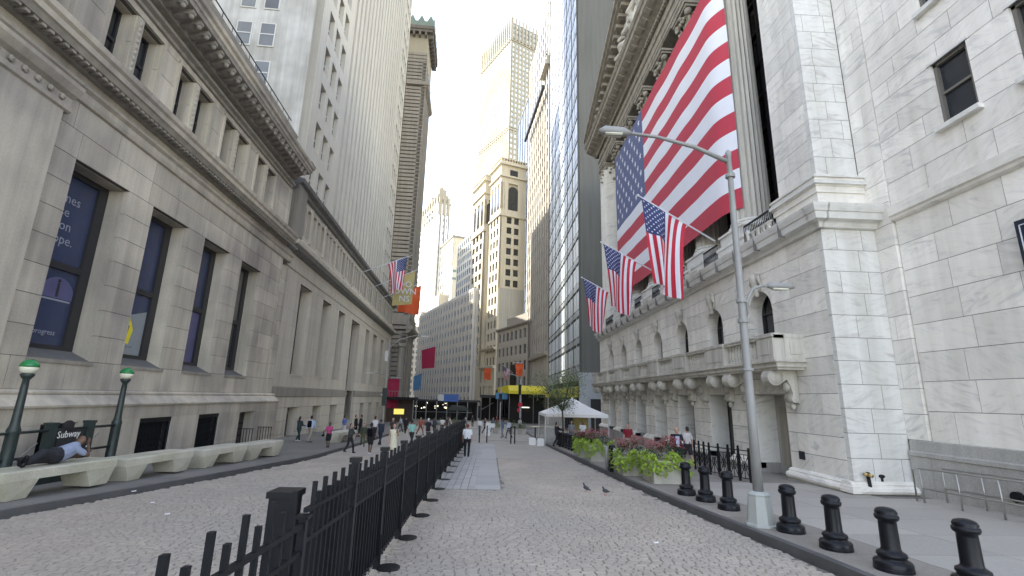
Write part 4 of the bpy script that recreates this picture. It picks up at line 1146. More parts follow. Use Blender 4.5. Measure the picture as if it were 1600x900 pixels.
# pediment
PY0, PY1, PM_ = 14.0, 53.4, 33.7; RK = .36
mb = MB().use(MARBD)
zr = lambda y: 33.2+RK*(19.7-abs(y-PM_))
mb.prism([(PY0+.5, 33.2), (PY1-.5, 33.2), (PM_, zr(PM_)-.1)], 'x', 12.6, 13.3)
ex.part('tympanum', mb)
mb = MB().use(MARBD)
for a_, b_ in ((PY0-.2, PM_), (PM_, PY1+.2)):
    for x0, x1, d0, d1 in ((12.7, 12.2, -.2, .25), (12.7, 11.5, .25, .55), (12.7, 11.0, .55, .85), (12.7, 10.75, .85, 1.25)):
        mb.hexa([(x1, a_, zr(a_)+d0), (x0, a_, zr(a_)+d0), (x0, b_, zr(b_)+d0), (x1, b_, zr(b_)+d0), (x1, a_, zr(a_)+d1), (x0, a_, zr(a_)+d1), (x0, b_, zr(b_)+d1), (x1, b_, zr(b_)+d1)])
    n_ = 20
    for i in range(n_):
        y_ = a_+(b_-a_)*(i+.5)/n_; mb.box(11.2, 12.1, y_-.25, y_+.25, zr(y_)-.05, zr(y_)+.3)
ex.part('raking_cornice', mb)
rr_ = random.Random(3)
def statue(h_, k):
    r = random.Random(k); s_ = h_/1.8; c = []
    lean = r.uniform(-.25, .25)
    if k % 3 == 2:   # seated / crouching
        c += [((0, 0, .35), .22, (-.05, lean*.6, .85), .20), ((-.05, lean, 1.2), .13, (-.05, lean, 1.22), .13), ((0, .1, .35), .15, (-.25, .55, .45), .12), ((-.25, .55, .45), .11, (-.15, .6, .05), .10), ((0, -.1, .3), .16, (-.2, -.3, .1), .13), ((-.05, lean*.6, .85), .10, (-.2, .5, .9), .08), ((-.05, lean*.6, .85), .10, (-.25, -.4, .55), .08)]
    else:
        c += [((0, 0, .9), .19, (0, lean*.5, 1.4), .21), ((-.02, lean*.8, 1.66), .12, (-.02, lean*.8, 1.7), .13), ((0, -.1, .9), .14, (-.06, -.2, .45), .11), ((-.06, -.2, .45), .10, (0, -.15, .05), .09), ((0, .1, .9), .14, (-.15, .2, .45), .11), ((-.15, .2, .45), .10, (-.1, .3, .05), .09),
              ((0, -.2, 1.4), .09, (-.15, -.5, 1.15+r.uniform(-.1, .6)), .07), ((0, .22, 1.4), .09, (-.2, .5, 1.0+r.uniform(-.1, .5)), .07), ((.05, 0, .9), .2, (.05, r.uniform(-.3, .3), .15), .28), ((-.15, .5, 1.0), .07, (-.1, .4, .3), .12)]
    c = [((p[0]*s_*1.3, p[1]*s_, p[2]*s_), a*s_*1.15, (q[0]*s_*1.3, q[1]*s_, q[2]*s_), b*s_*1.15) for p, a, q, b in c]
    return fuse('statue', c, .05*max(1, s_*.6), MARBC, 1)
sy = [50.6, 48.9, 47.2, 45.4, 43.5, 41.6, 39.6, 37.6, 35.6, 33.6, 31.4, 29.2]
for k, y_ in enumerate(sy):
    hh = max(.7, (zr(y_)-33.3)*.88)
    ex.inst('statue', statue(hh, k if hh > 1.6 else 2+3*k), (12.2, y_, 33.22))
mb = MB().use(MARBD); mb.box(12.6, 30, 16.2, YN1, -3, 33); mb.v = [(x if x > 12.7 else 15.5, y, z) for x, y, z in mb.v]; ex.part('core', mb)

# right-hand annex wall with windows
ax_ = Thing('marble_annex_building', 'plain white marble wing with sash windows and grey granite base, nearest on the right', 'building', (14.3, 10, -.2), 0)
XA = 13.95
block_wall(ax_, 'x', XA, -1, 15.05, 16.18, 1.46, 26, .82, 1.2, (), depth=1.2, mat=MARB, joint=MARBJ, limit=60, gap=.018, proud=.010)
wa = [(11.58, 12.72, 11.15, 13.35), (9.2, 10.35, 11.15, 13.35), (6.8, 7.95, 11.15, 13.35), (11.58, 12.72, 15.4, 17.8), (9.2, 10.35, 15.4, 17.8)]
block_wall(ax_, 'x', XA+.10, -1, 4, 15.03, 1.45, 8.9, .93, 1.7, (), depth=1.2, mat=MARB, joint=MARBJ, limit=160, gap=.018, proud=.010)
block_wall(ax_, 'x', XA+.04, -1, 4, 15.03, 9.35, 22, .82, 1.9, wa, depth=1.2, mat=MARB, joint=MARBJ, limit=260, gap=.018, proud=.010)
mb = MB().use(MARB); mould(mb, 'x', -1, XA+.06, 4, 15.0, [(.02, 8.85), (.10, 8.9), (.12, 8.98), (.20, 9.02), (.22, 9.35)]); ax_.part('string_course', mb)
mb = MB().use(GRAN); mould(mb, 'x', -1, XA+.0, 4, 15.75, [(.10, -1.0), (.10, .95), (.14, .97), (.14, 1.08), (.06, 1.12), (.04, 1.44), (.0, 1.46)]); ax_.part('granite_base', mb)
for i, y_ in enumerate((15.0, 12.0, 9.0, 6.5)):
    mb = MB().use(LIMED); mb.box(XA-.104, XA-.09, y_-.012, y_, -.6, .95); ax_.part('base_joint', mb)
for (a0, a1, s0, s1) in wa:
    mb = MB().use(FRAME_T); x_ = XA+.22
    mb.box(x_-.1, x_+.15, a0, a0+.10, s0, s1); mb.box(x_-.1, x_+.15, a1-.10, a1, s0, s1); mb.box(x_-.1, x_+.15, a0, a1, s1-.1, s1); mb.box(x_-.1, x_+.12, a0, a1, s0, s0+.08)
    mb.box(x_-.06, x_+.1, a0, a1, (s0+s1)/2-.04, (s0+s1)/2+.04); mb.use(GLASS); mb.box(x_+.02, x_+.05, a0, a1, s0, s1)
    wo = ax_.part('window', mb)
    mb = MB().use(MARBW); mb.box(XA-.14, XA+.2, a0-.12, a1+.12, s0-.16, s0-.012); ax_.part('window_sill', mb, wo)
    mb = MB().use(MARBW); mb.box(XA-.0, XA+.03, a0-.1, a1+.1, s1+.0, s1+.09); ax_.part('window_hood', mb, wo)
mb = MB().use(GRAN); mb.box(XA+1.0, 30, 3, 15.7, -1.2, 24); ax_.part('core', mb)
mb = MB().use(BLACKM)
for y_ in (12.55, 11.2): mb.lathe([(.0, 0), (.14, .0), (.14, .12), (.0, .13)], (XA-.25, y_, .28), 12, ax='x')
ax_.part('wall_intake', mb)

# ================================================================ flags
def flag_mesh(P, nu, mats, canton=.4, eps=.012, stars=True, rows=7, per=2):
    red, white, blue = mats; mb_ = MB(); nv = 13*per
    mb_.use(red); grid = [[len(mb_.v)+i*(nu+1)+j for j in range(nu+1)] for i in range(nv+1)]
    for i in range(nv+1):
        for j in range(nu+1): mb_.v.append(tuple(P(j/nu, i/nv)))
    mb_.smooth = True
    for i in range(nv):
        for j in range(nu):
            st = i//per; u_ = (j+.5)/nu
            mb_.use(blue if (u_ < canton and st < 7) else (red if st % 2 == 0 else white))
            mb_.face([grid[i][j], grid[i][j+1], grid[i+1][j+1], grid[i+1][j]])
    me = None
    st_ = MB().use(white)
    if stars:
        for r in range(9):
            nC = 6 if r % 2 == 0 else 5
            for c in range(nC):
                u_ = canton*((c*2+1+(r % 2))/12.0); v_ = (7/13)*((r+1)/10.0)
                R_u = canton*.033; R_v = R_u*1.9
                for side in (1, -1):
                    pts = []
                    for k in range(10):
                        a_ = pi/2+k*pi/5; rr = 1.0 if k % 2 == 0 else .42
                        uu, vv = u_+R_u*rr*cos(a_), v_-R_v*rr*sin(a_)
                        p = Vector(P(uu, vv)); du = Vector(P(uu+.004, vv))-p; dv = Vector(P(uu, vv+.004))-p
                        nn_ = du.cross(dv).normalized(); pts.append(p+nn_*eps*side)
                    c0 = Vector(P(u_, v_)); du = Vector(P(u_+.004, v_))-c0; dv = Vector(P(u_, v_+.004))-c0; c0 = c0+du.cross(dv).normalized()*eps*side
                    b_ = len(st_.v); st_.v += [tuple(c0)]+[tuple(q) for q in pts]
                    for k in range(10):
                        k2 = (k+1) % 10; st_.face([b_, b_+1+k, b_+1+k2] if side > 0 else [b_, b_+1+k2, b_+1+k])
    return mb_, st_
# the huge flag in front of the columns
def big_P(u, v):
    y = 43.5-21.75*u; z = 26.35-14.2*v
    x = 11.98+.02*sin(u*31+v*3)+.012*sin(v*17+u*9)-.02
    if y < 23.2:
        t = (23.2-y)/1.45; x += .5*t*t
    for yc in (26.8, 31.2, 35.7, 40.1): x -= .025*math.exp(-((y-yc)/.7)**2)
    z -= .12*sin(pi*u)*v
    return (x, y, z)
fl = Thing('giant_flag', 'giant American flag hung flat across the front of the marble columns', 'flag', (12, 32, 12.2), 0)
fb, fs = flag_mesh(big_P, 120, (REDBIG, WHITEBIG, BLUEBIG), eps=.02)
fl.part('flag_cloth', fb); fl.part('stars', fs)
# three smaller flags hanging down from slanting poles
def pole_flag(name_label, base, tip, L_, v0, v1, seed, frame_th=0, grp=None):
    T_ = Thing('flag_on_pole', name_label, 'flag', base, frame_th, grp)
    mb = MB().use(WHITEF); mb.smooth = True; mb.tube([base, tip], [.05, .03], 8); mb.ball(tip, .07, 8, 6); T_.part('flagpole', mb)
    b_, t_ = Vector(base), Vector(tip); ax = (b_-t_)
    hd = Vector((ax.x, ax.y, 0)).normalized(); nd = Vector((-hd.y, hd.x, 0)); r = random.Random(seed); p1, p2 = r.uniform(0, 6), r.uniform(0, 6)
    def P(u, v):
        s_ = v0+(v1-v0)*v; top = t_+ax*s_; mid = t_+ax*(v0+(v1-v0)*.42)
        p = top.lerp(Vector((mid.x, mid.y, top.z)), min(1, .50*u**.6))
        sag = .5*sin(pi*v)*0
        p = p+Vector((0, 0, -1))*(L_*u*(1-.10*v))-Vector((0, 0, sag))
        amp = .36*u**.6
        p += nd*(amp*sin(v*9.5+p1+u*1.3)+.08*u*sin(v*19+p2))
        p += hd*(.10*u*sin(v*7+p2+u*2))
        return p
    c_, s2 = flag_mesh(P, 40, (RED, WHITEF, BLUEF), eps=.012, per=2)
    T_.part('flag_cloth', c_); T_.part('stars', s2); return T_
G_ = 'flags on poles along the marble front'
pole_flag('largest American flag hanging from the nearest slanting pole on the marble front', (11.40, 22.8, 10.65), (7.45, 22.8, 13.05), 4.6, .03, .64, 1, grp=G_)
pole_flag('American flag on the middle slanting pole of the marble front', (11.40, 31.7, 11.35), (7.55, 31.7, 13.45), 4.5, .03, .66, 4, grp=G_)
pole_flag('smallest American flag on the farthest slanting pole of the marble front', (11.40, 40.2, 11.1), (7.75, 40.2, 13.05), 4.3, .03, .66, 7, grp=G_)
# left side: three poles with a flag, a tan banner and an orange banner (left frame)
def banner(label, pole, pts, mat, name='banner', th=-LAH, rip=.12, n=14, letters=None, cat='banner', hasp=True):
    T_ = Thing(name, label, cat, pole[0], th)
    mb = MB().use(WHITEF); mb.smooth = True
    if hasp: mb.tube([pole[0], pole[1]], [.05, .035], 8); mb.ball(pole[1], .07, 8, 6); T_.part('flagpole', mb)
    A, B, C_, D = [Vector(q) for q in pts]
    nrm = (B-A).cross(D-A).normalized()
    def P(u, v): 
        p = A.lerp(B, u).lerp(D.lerp(C_, u), v); return p+nrm*(rip*sin(u*8+v*2)*v+.05*sin(v*11))
    mb = MB().use(mat); mb.smooth = True
    for i in range(n+1):
        for j in range(n+1): mb.v.append(tuple(P(j/n, i/n)))
    for i in range(n):
        for j in range(n): q = i*(n+1)+j; mb.face([q, q+1, q+n+2, q+n+1])
    cl = T_.part('cloth', mb); return T_, P, cl, nrm
Tf = pole_flag('American flag hanging from the nearest pole on the grey tower base, left side', (-13.3, 55, 16.15), (-7.0, 55, 18.85), 4.0, .06, .44, 11, frame_th=-LAH)
Tb, Pb, cl, nrm = banner('tan square banner with white letters on the middle pole, left side', ((-13.3, 62, 15.95), (-7.0, 62, 18.95)), [(-9.9, 62, 17.5), (-7.3, 62, 18.7), (-7.45, 62, 14.2), (-10.0, 62, 13.9)], BANYEL, rip=.05)
for t, z_ in (('DO', 16.45), ('OWN', 15.5), ('NS', 14.5)):
    me = text_mesh(t, 1.15, WHITEF, 'CENTER', .01); oo = Tb.inst('lettering', me, (-8.45, 61.86, z_), (pi/2, 0, 0))
banner('orange banner on the farthest pole of the grey tower base, left side', ((-13.3, 69.2, 16.05), (-6.9, 69.2, 18.9)), [(-10.2, 69.2, 17.0), (-7.1, 69.2, 18.5), (-7.2, 69.2, 14.0), (-10.3, 69.2, 14.4)], ORANGE, rip=.25)
# ================================================================ RIGHT: glass slab beyond the exchange
gt = Thing('glass_curtain_tower', 'tall grey-blue glass tower with blank dark side wall, next to the temple front', 'office tower', (11.9, 63.5, ground_z(63)), 0)
mb = MB().use(DARKWALL); mb.box(12.1, 45, 63.3, 99, 5.0, 132); gt.part('side_wall', mb)
for k in range(6):
    mb = MB().use(MARBJ); mb.box(17.8, 18.8, 63.15, 63.3, 58+k*3.9, 60.3+k*3.9); gt.part('side_window', mb)
ym = [63.6+i*4.95 for i in range(8)]
pm_ = MB().use(GLASSM); pm_.box(-.03, .03, -.5, .5, -.5, .5); pme = pm_.mesh('glass_panel')
sp_ = MB().use(MULL); sp_.box(-.03, .03, -.5, .5, -.5, .5); spe = sp_.mesh('spandrel_panel')
tp_ = MB().use(GLASSB); tp_.box(-.03, .03, -.5, .5, -.5, .5); tpe = tp_.mesh('dark_panel')
gi = []; si = []; di = []
for i in range(7):
    for z in range(33):
        zc = 7.6+z*3.85
        for h2 in (0, 1):
            yc = ym[i]+1.24+h2*2.47
            gi.append(((11.98, yc, zc+.78), (0, 0, 0), (1, 2.40, 2.42)))
            di.append(((12.0, yc, zc-.58), (0, 0, 0), (1, 2.36, .28)))
            si.append(((11.96, yc, zc-1.08), (0, 0, 0), (1, 2.40, .68)))
for L_ in (gi, di, si): L_.sort(key=lambda t: t[0][1]**2+t[0][2]**2)
pieces(gt, 'glass_panel', pme, gi); pieces(gt, 'dark_panel', tpe, di, 0); pieces(gt, 'spandrel_panel', spe, si, 0)
for y_ in ym:
    mb = MB().use(DARKWALL); mb.box(11.88, 12.1, y_-.10, y_+.10, 6.0, 132); gt.part('mullion', mb)
for i in range(7):
    mb = MB().use(MULL); mb.box(11.90, 12.0, ym[i]+2.44, ym[i]+2.50, 6.0, 132); gt.part('thin_mullion', mb)
mb = MB().use(MULL); mb.box(11.6, 16, 63.0, 98.5, 5.0, 6.0); mb.box(11.7, 16.5, 63.05, 63.3, -2, 5.0)
mb.use(GLASS); mb.box(12.0, 12.3, 64, 98, -3, 5.0); mb.use(FRAME_D)
for i in range(14): mb.box(11.8, 12.0, 64+i*2.5, 64.25+i*2.5, -3, 5.0)
mb.box(13.2, 16.4, 62.98, 63.05, -1.6, 2.6); gt.part('street_level', mb)

# ---------------- generic box tower from a world corner and heading
def tower(name, label, corner, heading, Ly, Lx, z0, z1, sb, nb_, nf, pier, spand, wall, span_m, glass, frame=FRAME_D, kind='bare', depth=.4, cat='building', nlimit=300, spd=.15, face_pier=None, skip_near=False):
    T_ = heading_root(name, label, cat, corner, heading, 0)
    wl_ = []
    facade(T_, 'x', 0, -1, 0, Ly, z0, z1, sb, nf, pier, spand, wall, span_m, wl_, depth=depth, spd=spd, part='street_wall')
    if not skip_near: facade(T_, 'y', 0, -1, .02, Lx, z0, z1, nb_, nf, face_pier or pier, spand, wall, span_m, wl_, depth=depth, spd=spd, part='near_wall')
    wl_.sort(key=lambda t: (t[0][1] if t[2] else 0))
    pieces(T_, 'window', win_unit(frame, glass, kind), wl_, nlimit)
    mb_ = MB().use(wall); mb_.box(.7, Lx, .7, Ly, z0-6, z1+.0); mb_.box(0, Lx, 0, Ly, z1, z1+.8); T_.part('core', mb_)
    return T_
# brown ribbed tower and its neighbours along the right kerb
t2 = tower('ribbed_brown_tower', 'brown ribbed stone tower with a narrow lit corner, just past the glass tower', (11.85, 99.6), -6, 27, 16, 12.5, 100, 10, 6, 25, 1.0, 1.3, TAUPE2, TAUPE, GLASSB, FRAME_T, 'sash', .5)
mb = MB().use(TAUPE2); mould(mb, 'x', -1, 0, -.3, 27.2, [(.2, 11.3), (.7, 11.6), (.8, 12.2), (.1, 12.5)]); mb.box(0, 16, -.02, 27, -4, 11.6); t2.part('base', mb)
wl = []; facade(t2, 'x', -.1, -1, 0, 27, 5.4, 11.2, 8, 1, 1.2, 1.0, TAUPE2, TAUPE2, wl, part='base_wall'); pieces(t2, 'base_window', win_unit(FRAME_T, GLASS, 'sash'), wl)
mb = MB().use(TAUPE2); mb.box(-1.2, 6, -.6, 6, 82, 83.2); mb.box(-.8, 5, -.4, 5, 83.2, 84.5); mb.use(FRAME_D); mb.box(-1.6, -.9, 1, 26, 76, 77.0); t2.part('upper_cornice', mb)
mb = MB().use(FRAME_D)
for i in range(8): mb.lathe([(.25, 0), (.35, .5), (.1, 1.1), (.22, 1.5), (.02, 2.2)], (-.8+.2*i, .2+i*.9, 84.5), 6)
t2.part('finials', mb)
mb = MB().use(BROWNM); mb.box(-.6, -.2, .5, 26, -3.2, 4.6); mb.use(GLASS)
for i in range(6): mb.box(-.66, -.6, 1+i*4.1, 4.4+i*4.1, -2.4, 3.2)
mb.use(LAMPLIT)
for i in range(4): mb.box(-.70, -.66, 2+i*6, 3.2+i*6, 1.8, 2.1)
t2.part('shopfront', mb)
t3 = tower('narrow_pale_tower', 'narrow pale stone tower rising behind the brown ribbed tower', (14.5, 128), -6, 14, 12, 10, 128, 4, 4, 30, 1.2, 1.5, CREAM, CREAM, GLASSB, FRAME_T, 'bare', .4)
t4 = tower('blue_glass_tower', 'slim blue glass tower with dark rooftop edge seen beside the tallest tower', (12.4, 152), -8, 30, 16, 30, 116, 6, 4, 16, .15, .35, FRAME_T, FRAME_T, GLASSBL, MULL, 'bare', .2)
# low grey-brown building with regular windows
t5 = tower('low_taupe_block', 'low taupe stone block with regular square windows and flat cornice, mid street on the right', (9.0, 117.7), -22, 20.0, 14, 4.6, 20.8, 7, 4, 4, 1.05, 1.7, TAUPE2, TAUPE2, GLASSB, FRAME_T, 'sash', .35, spd=.01)
mb = MB().use(LIMED); mould(mb, 'x', -1, 0, -.2, 20.2, [(.1, 20.8), (.35, 21.1), (.45, 21.5), (.2, 21.7)]); mb.box(-.3, 14, -.3, 0, 21.0, 21.6); mb.use(TAUPE); mb.box(3, 14, 3, 20, 21, 25); t5.part('cornice', mb)
mb = MB().use(BROWNM); mb.box(-.05, 0.6, 0, 20, -4, 4.6); mb.box(0, 12, -.05, .6, -4, 4.6); mb.use(GLASS)
for i in range(6): mb.box(-.12, -.05, .6+i*3.2, 3.2+i*3.2, -2.6, 2.6)
mb.use(DARKIN); mb.box(-.35, -.3, 6.2, 9.6, 4.6, 11.0)
t5.part('shopfront', mb)
# cream building with arched top windows: two towers and a court between
def cream_wing(name, label, corner, head, Ly, Lx, ztop, za0, za1, ws_, wn_):
    T_ = heading_root(name, label, 'building', corner, head, 0)
    wl_ = []
    facade(T_, 'x', 0, -1, 0, Ly, 12, za0-2, ws_, 13, 1.2, 1.5, CREAM, CREAM, wl_, depth=.4, spd=.01, part='street_wall')
    facade(T_, 'y', 0, -1, .02, Lx, 38 if name != 'arched_window_tower' else 12, za0-2, wn_, 7 if name != 'arched_window_tower' else 13, 1.0, 1.4, CREAM, CREAM, wl_, depth=.4, spd=.01, endp=2.6, part='near_wall')
    pieces(T_, 'window', win_unit(FRAME_D, GLASS, 'sash'), wl_)
    if name != 'arched_window_tower':
        mb_ = MB().use(CREAMG); mb_.box(0.02, Lx, 0.01, .9, -4, 38); T_.part('blank_wall', mb_)
    mb_ = MB().use(CREAM); mb_.box(.8, Lx, .8, Ly, -6, ztop-1.5); mb_.box(0, .9, .0, Ly, -6, 12)
    mb_.box(0, Lx, 0, Ly, za0-2, za0); mb_.box(0, Lx, 0, Ly, za1, ztop-1.5)
    for q in ((0, 1.6), (Lx-1.6, Lx)): mb_.box(q[0], q[1], 0, .9, za0, za1)
    nA = 3
    for i in range(nA+1): u_ = i*(Ly-1.2)/nA; mb_.box(0, .9, u_, u_+1.2, za0, za1)
    mb_.box(-.5, Lx+.3, -.5, Ly+.3, za0-2.6, za0-2.0); mb_.box(-.7, Lx+.4, -.7, Ly+.3, za1+2.0, za1+2.6); mb_.box(-.9, Lx+.5, -.9, Ly+.3, ztop-1.9, ztop-1.2); mb_.box(-.3, Lx, -.3, Ly, ztop-1.2, ztop-.4)
    for i in range(10): mb_.box(-.25+i*(Lx/9.5), .1+i*(Lx/9.5), -.3, -.1, ztop-.4, ztop+.4)
    mb_.box(-.4, Lx+.2, -.4, Ly+.2, ztop+.4, ztop+.7)
    T_.part('wall', mb_)
    return T_
ca = cream_wing('cream_stone_tower', 'cream stone tower with a tall arched window near its top and blank grey lower wall', (1.4, 152), -22, 9.4, 9.8, 84.5, 66, 76, 3, 2)
mb = MB().use(CREAM)
mb.box(1.4, 2.9, 0, .6, 66, 76); mb.box(6.6, 8.4, 0, .6, 66, 76); ca.part('arch_pier', mb)
mb = MB().use(GLASS); pts = [(2.9, 66), (6.6, 66), (6.6, 73)]+[(4.75+1.85*cos(t), 73+1.85*sin(t)) for t in [pi*i/10 for i in range(1, 10)]]+[(2.9, 73)]
mb.prism(pts, 'y', -.05, .3); mb.use(FRAME_D); mb.box(4.65, 4.85, -.08, -.05, 66, 74.8); mb.box(2.9, 6.6, -.08, -.05, 69, 69.2); mb.box(2.9, 6.6, -.08, -.05, 72, 72.2); ca.part('arched_window', mb)
mb = MB().use(GLASS); mb.box(3.4, 6.4, -.05, .1, 79.0, 81.2); mb.use(FRAME_D); mb.box(4.2, 4.3, -.08, -.05, 79, 81.2); mb.box(5.2, 5.3, -.08, -.05, 79, 81.2); ca.part('top_window', mb)
for i in range(3):
    yc = 2.0+i*2.75; mb = MB().use(GLASS); pts = [(yc-.9, 66.5), (yc+.9, 66.5), (yc+.9, 73)]+[(yc+.9*cos(t), 73+.9*sin(t)) for t in [pi*k/8 for k in range(1, 8)]]+[(yc-.9, 73)]
    mb.prism(pts, 'x', .05, -.05); ca.part('arched_window', mb)
cb = cream_wing('arched_window_tower', 'second cream stone tower with arched windows, left of its twin across a light court', (-4.3, 162.9), -22, 12.5, 3.9, 83, 64, 74, 3, 1)
for i in range(3):
    yc = 2.4+i*3.9; mb = MB().use(GLASS); pts = [(yc-.95, 64.5), (yc+.95, 64.5), (yc+.95, 71.5)]+[(yc+.95*cos(t), 71.5+.95*sin(t)) for t in [pi*k/8 for k in range(1, 8)]]+[(yc-.95, 71.5)]
    mb.prism(pts, 'x', .05, -.05); cb.part('arched_window', mb)
mb = MB().use(GLASS); pts = [(.9, 64.5), (3.0, 64.5), (3.0, 71.5)]+[(1.95+1.05*cos(t), 71.5+1.05*sin(t)) for t in [pi*k/8 for k in range(1, 8)]]+[(.9, 71.5)]
mb.prism(pts, 'y', -.05, .3); cb.part('arched_window', mb)
lk = heading_root('cream_lower_storeys', 'cream stone lower storeys joining the twin cream towers above a moulded cornice', 'building', (1.35, 151.9), -22, 0)
wl = []; facade(lk, 'x', -.3, -1, 0, 31, -3, 11.5, 6, 3, 1.5, 1.3, CREAM, CREAM, wl, depth=.5, spd=.05, part='wall')
facade(lk, 'x', -.25, -1, 11.8, 17.5, 12.4, 62, 2, 13, .8, 1.5, CREAM, CREAM, wl, depth=.4, spd=.01, part='court_wall')
pieces(lk, 'window', win_unit(FRAME_D, GLASS, 'framed'), wl)
mb = MB().use(CREAM); mould(mb, 'x', -1, -.3, -.2, 31.2, [(.1, 11.5), (.7, 11.8), (.9, 12.3), (.2, 12.5)]); mould(mb, 'x', -1, -.3, -.2, 31.2, [(.1, 17.5), (.7, 17.8), (.9, 18.2), (.2, 18.4)]); mb.box(.3, 8, .05, 31, -4, 12.4); lk.part('cornice', mb)
# tall cream tower far behind
tt = heading_root('tallest_cream_tower', 'tallest tower in the background, cream with close vertical piers, sunlit', 'office tower', (7.3, 300), -30, 0)
wl = []
facade(tt, 'x', 0, -1, 0, 46, 20, 278, 15, 62, 1.5, 1.3, CREAM2, CREAM2, wl, depth=.45, spd=.25, part='street_wall')
facade(tt, 'y', 0, -1, .02, 36, 20, 278, 11, 62, 1.3, 1.5, CREAM2, CREAM2, wl, depth=.5, spd=.15, part='near_wall')
wl.sort(key=lambda t: t[0][2]); pieces(tt, 'window', win_unit(MULL, GLASSM, 'bare'), wl)
mb = MB().use(CREAM2); mb.box(1.2, 36, 1.2, 46, 0, 278)
for z in (264, 262, 190, 188): mb.box(-.3, 36, -.3, 46, z, z+.8)
for i in range(16): mb.box(-.5, .3, i*3.0, i*3.0+1.2, 262, 282)
for i in range(12): mb.box(i*3.1, i*3.1+1.2, -.5, .3, 262, 282)
tt.part('crown', mb)
# white ribbed modernist block (left side of the bend)
mo_ = heading_root('striped_modern_block', 'pale modern office block with thin white vertical fins and grey window bands at the bend', 'office block', (-6.9, 164.9), -24, 0)
wl = []
facade(mo_, 'x', 0, -1, 0, 70, -4, 39.5, 20, 12, .26, 1.7, WHITES, LIMEG, wl, depth=.30, spd=.12, part='wall')
fm = MB().use(WHITES); fm.box(-.5, .5, -.5, .5, -.5, .5); pieces(mo_, 'fin', fm.mesh('fin'), [((-.12, .13+i*(69.74/20), 18.5), (0, 0, 0), (.26, .24, 44)) for i in range(21)]+[((-.08, 1.87+i*(69.74/20), 18.5), (0, 0, 0), (.16, .14, 44)) for i in range(20)])
wl.sort(key=lambda t: t[0][1]); pieces(mo_, 'window', win_unit(FRAME_T, GLASSB, 'bare'), wl)
mb = MB().use(WHITES); mb.box(.95, 5, .0, 70, -5, 39.5); mb.box(-.1, 5, -.1, 70, 39.5, 40.6); mo_.part('core', mb)
mu_ = heading_root('upper_striped_block', 'higher striped block with blue-grey bands standing behind the finned office block', 'office block', (-7.8, 185.5), -22, 0)
wl = []
facade(mu_, 'x', 0, -1, 0, 25, 20, 70.5, 9, 14, .5, 1.3, WHITES, CREAM, wl, depth=.3, spd=.1, part='wall')
pieces(mu_, 'window', win_unit(FRAME_T, GLASSBL, 'bare'), wl)
mb = MB().use(CREAM); mb.box(.95, 4.8, 0, 25, 0, 70.5); mu_.part('core', mb)
# distant towers left of the gap
wt = tower('white_art_deco_tower', 'distant white tower with stepped carved top and narrow windows, seen in the gap', (-59, 451), -25, 80, 13, 0, 194, 8, 3, 28, 2.6, 3.5, WHITES, WHITES, GLASSB, MULL, 'bare', .4)
mb = MB().use(CREAM2); mb.box(-.6, 14, -.6, 70, 194, 195.5); mb.box(.9, 12.5, 5, 66, 195.5, 206)
for i in range(9): mb.box(-.5, 1.8, 2+i*8.5, 5+i*8.5, 180, 204)
for i in range(3): mb.box(1+i*4.4, 3.4+i*4.4, -.8, 1, 182, 201)
mb.box(2, 10, 5, 22, 206, 212); mb.box(4, 8, 9, 16, 212, 216); mb.use(LIMED); mb.box(1.5, 5, 27, 30, 206, 211); mb.box(2, 8, 44, 47, 206, 210); wt.part('crown', mb)
for i in range(3):
    mb = MB().use(LIMEGD); mb.box(2.8+i*4.4, 3.9+i*4.4, -.12, 0, 5, 182); wt.part('dark_fin', mb)
c6 = tower('cream_setback_tower', 'distant cream brick tower with small cornice behind the striped block', (-38.5, 415), -22, 60, 10, 0, 145, 8, 3, 20, 2.4, 3.2, CREAM, CREAM, GLASSB, FRAME_T, 'bare', .4)
mb = MB().use(LIMED); mb.box(-.9, 11, -.9, 60, 145.8, 147.5); mb.use(COPPER)
for z in (104, 111): mb.box(-1, 11, -6, -.4, z, z+2.1)
mb.use(CREAM); mb.box(-.9, 11, -5.8, -.0, 0, 116); c6.part('cornice', mb)
c7 = tower('low_gold_building', 'small sunlit golden stone building low in the gap behind the striped block', (-49, 420), -20, 52, 9, 0, 92, 7, 3, 14, 2.6, 3.2, CREAM, CREAM, GLASSB, FRAME_T, 'bare', .4)
c8 = tower('yellow_edge_building', 'thin pale yellow building edge between the banded tower and the striped block', (-65, 425), -14, 42, 6, 0, 76, 5, 2, 11, 3.0, 3.5, CREAM, CREAM, GLASSB, FRAME_T, 'bare', .4)

# ================================================================ STREET FURNITURE
GZ = ground_z
# bollards
bm_ = MB().use(BLACKP); bm_.smooth = True
bm_.lathe([(.205, 0), (.21, .03), (.21, .12), (.195, .15), (.155, .165), (.15, .20), (.165, .22), (.16, .26), (.13, .285), (.112, .30), (.105, .33), (.10, .70), (.098, .74), (.125, .76), (.135, .80), (.13, .83), (.115, .84), (.125, .87), (.105, .915), (.06, .94), (.0, .95)], seg=24)
bshaft = bm_.mesh('bollard_post')
bc = MB().use(BLACKP); bc.lathe([(.212, 0), (.215, .01), (.215, .05), (.21, .06)], seg=24)
bbase = bc.mesh('base_ring')
spots = [((6.22, 7.95), 'black cast iron bollard at the right edge, nearest to the viewer'), ((6.13, 9.10), 'black bollard second from the right edge'), ((6.05, 10.3), 'black bollard third from the right edge'), ((5.95, 11.7-.15), 'black bollard right beside the lamp post base'), ((5.88, 12.65), 'black bollard just left of the lamp post base'), ((5.78, 13.75), 'black bollard second left of the lamp post, beside the large planter'), ((5.68, 14.75), 'black bollard closest to the large planter corner'), ((5.35, 22.3), 'black bollard between the two flower planters')]
LB = {0: (1523, 900)}
from_px = [(1526, 925), (1397, 895), (1307, 862), (1236, 835), (1139, 800), (1103, 787), (1073, 777), (957, 733)]
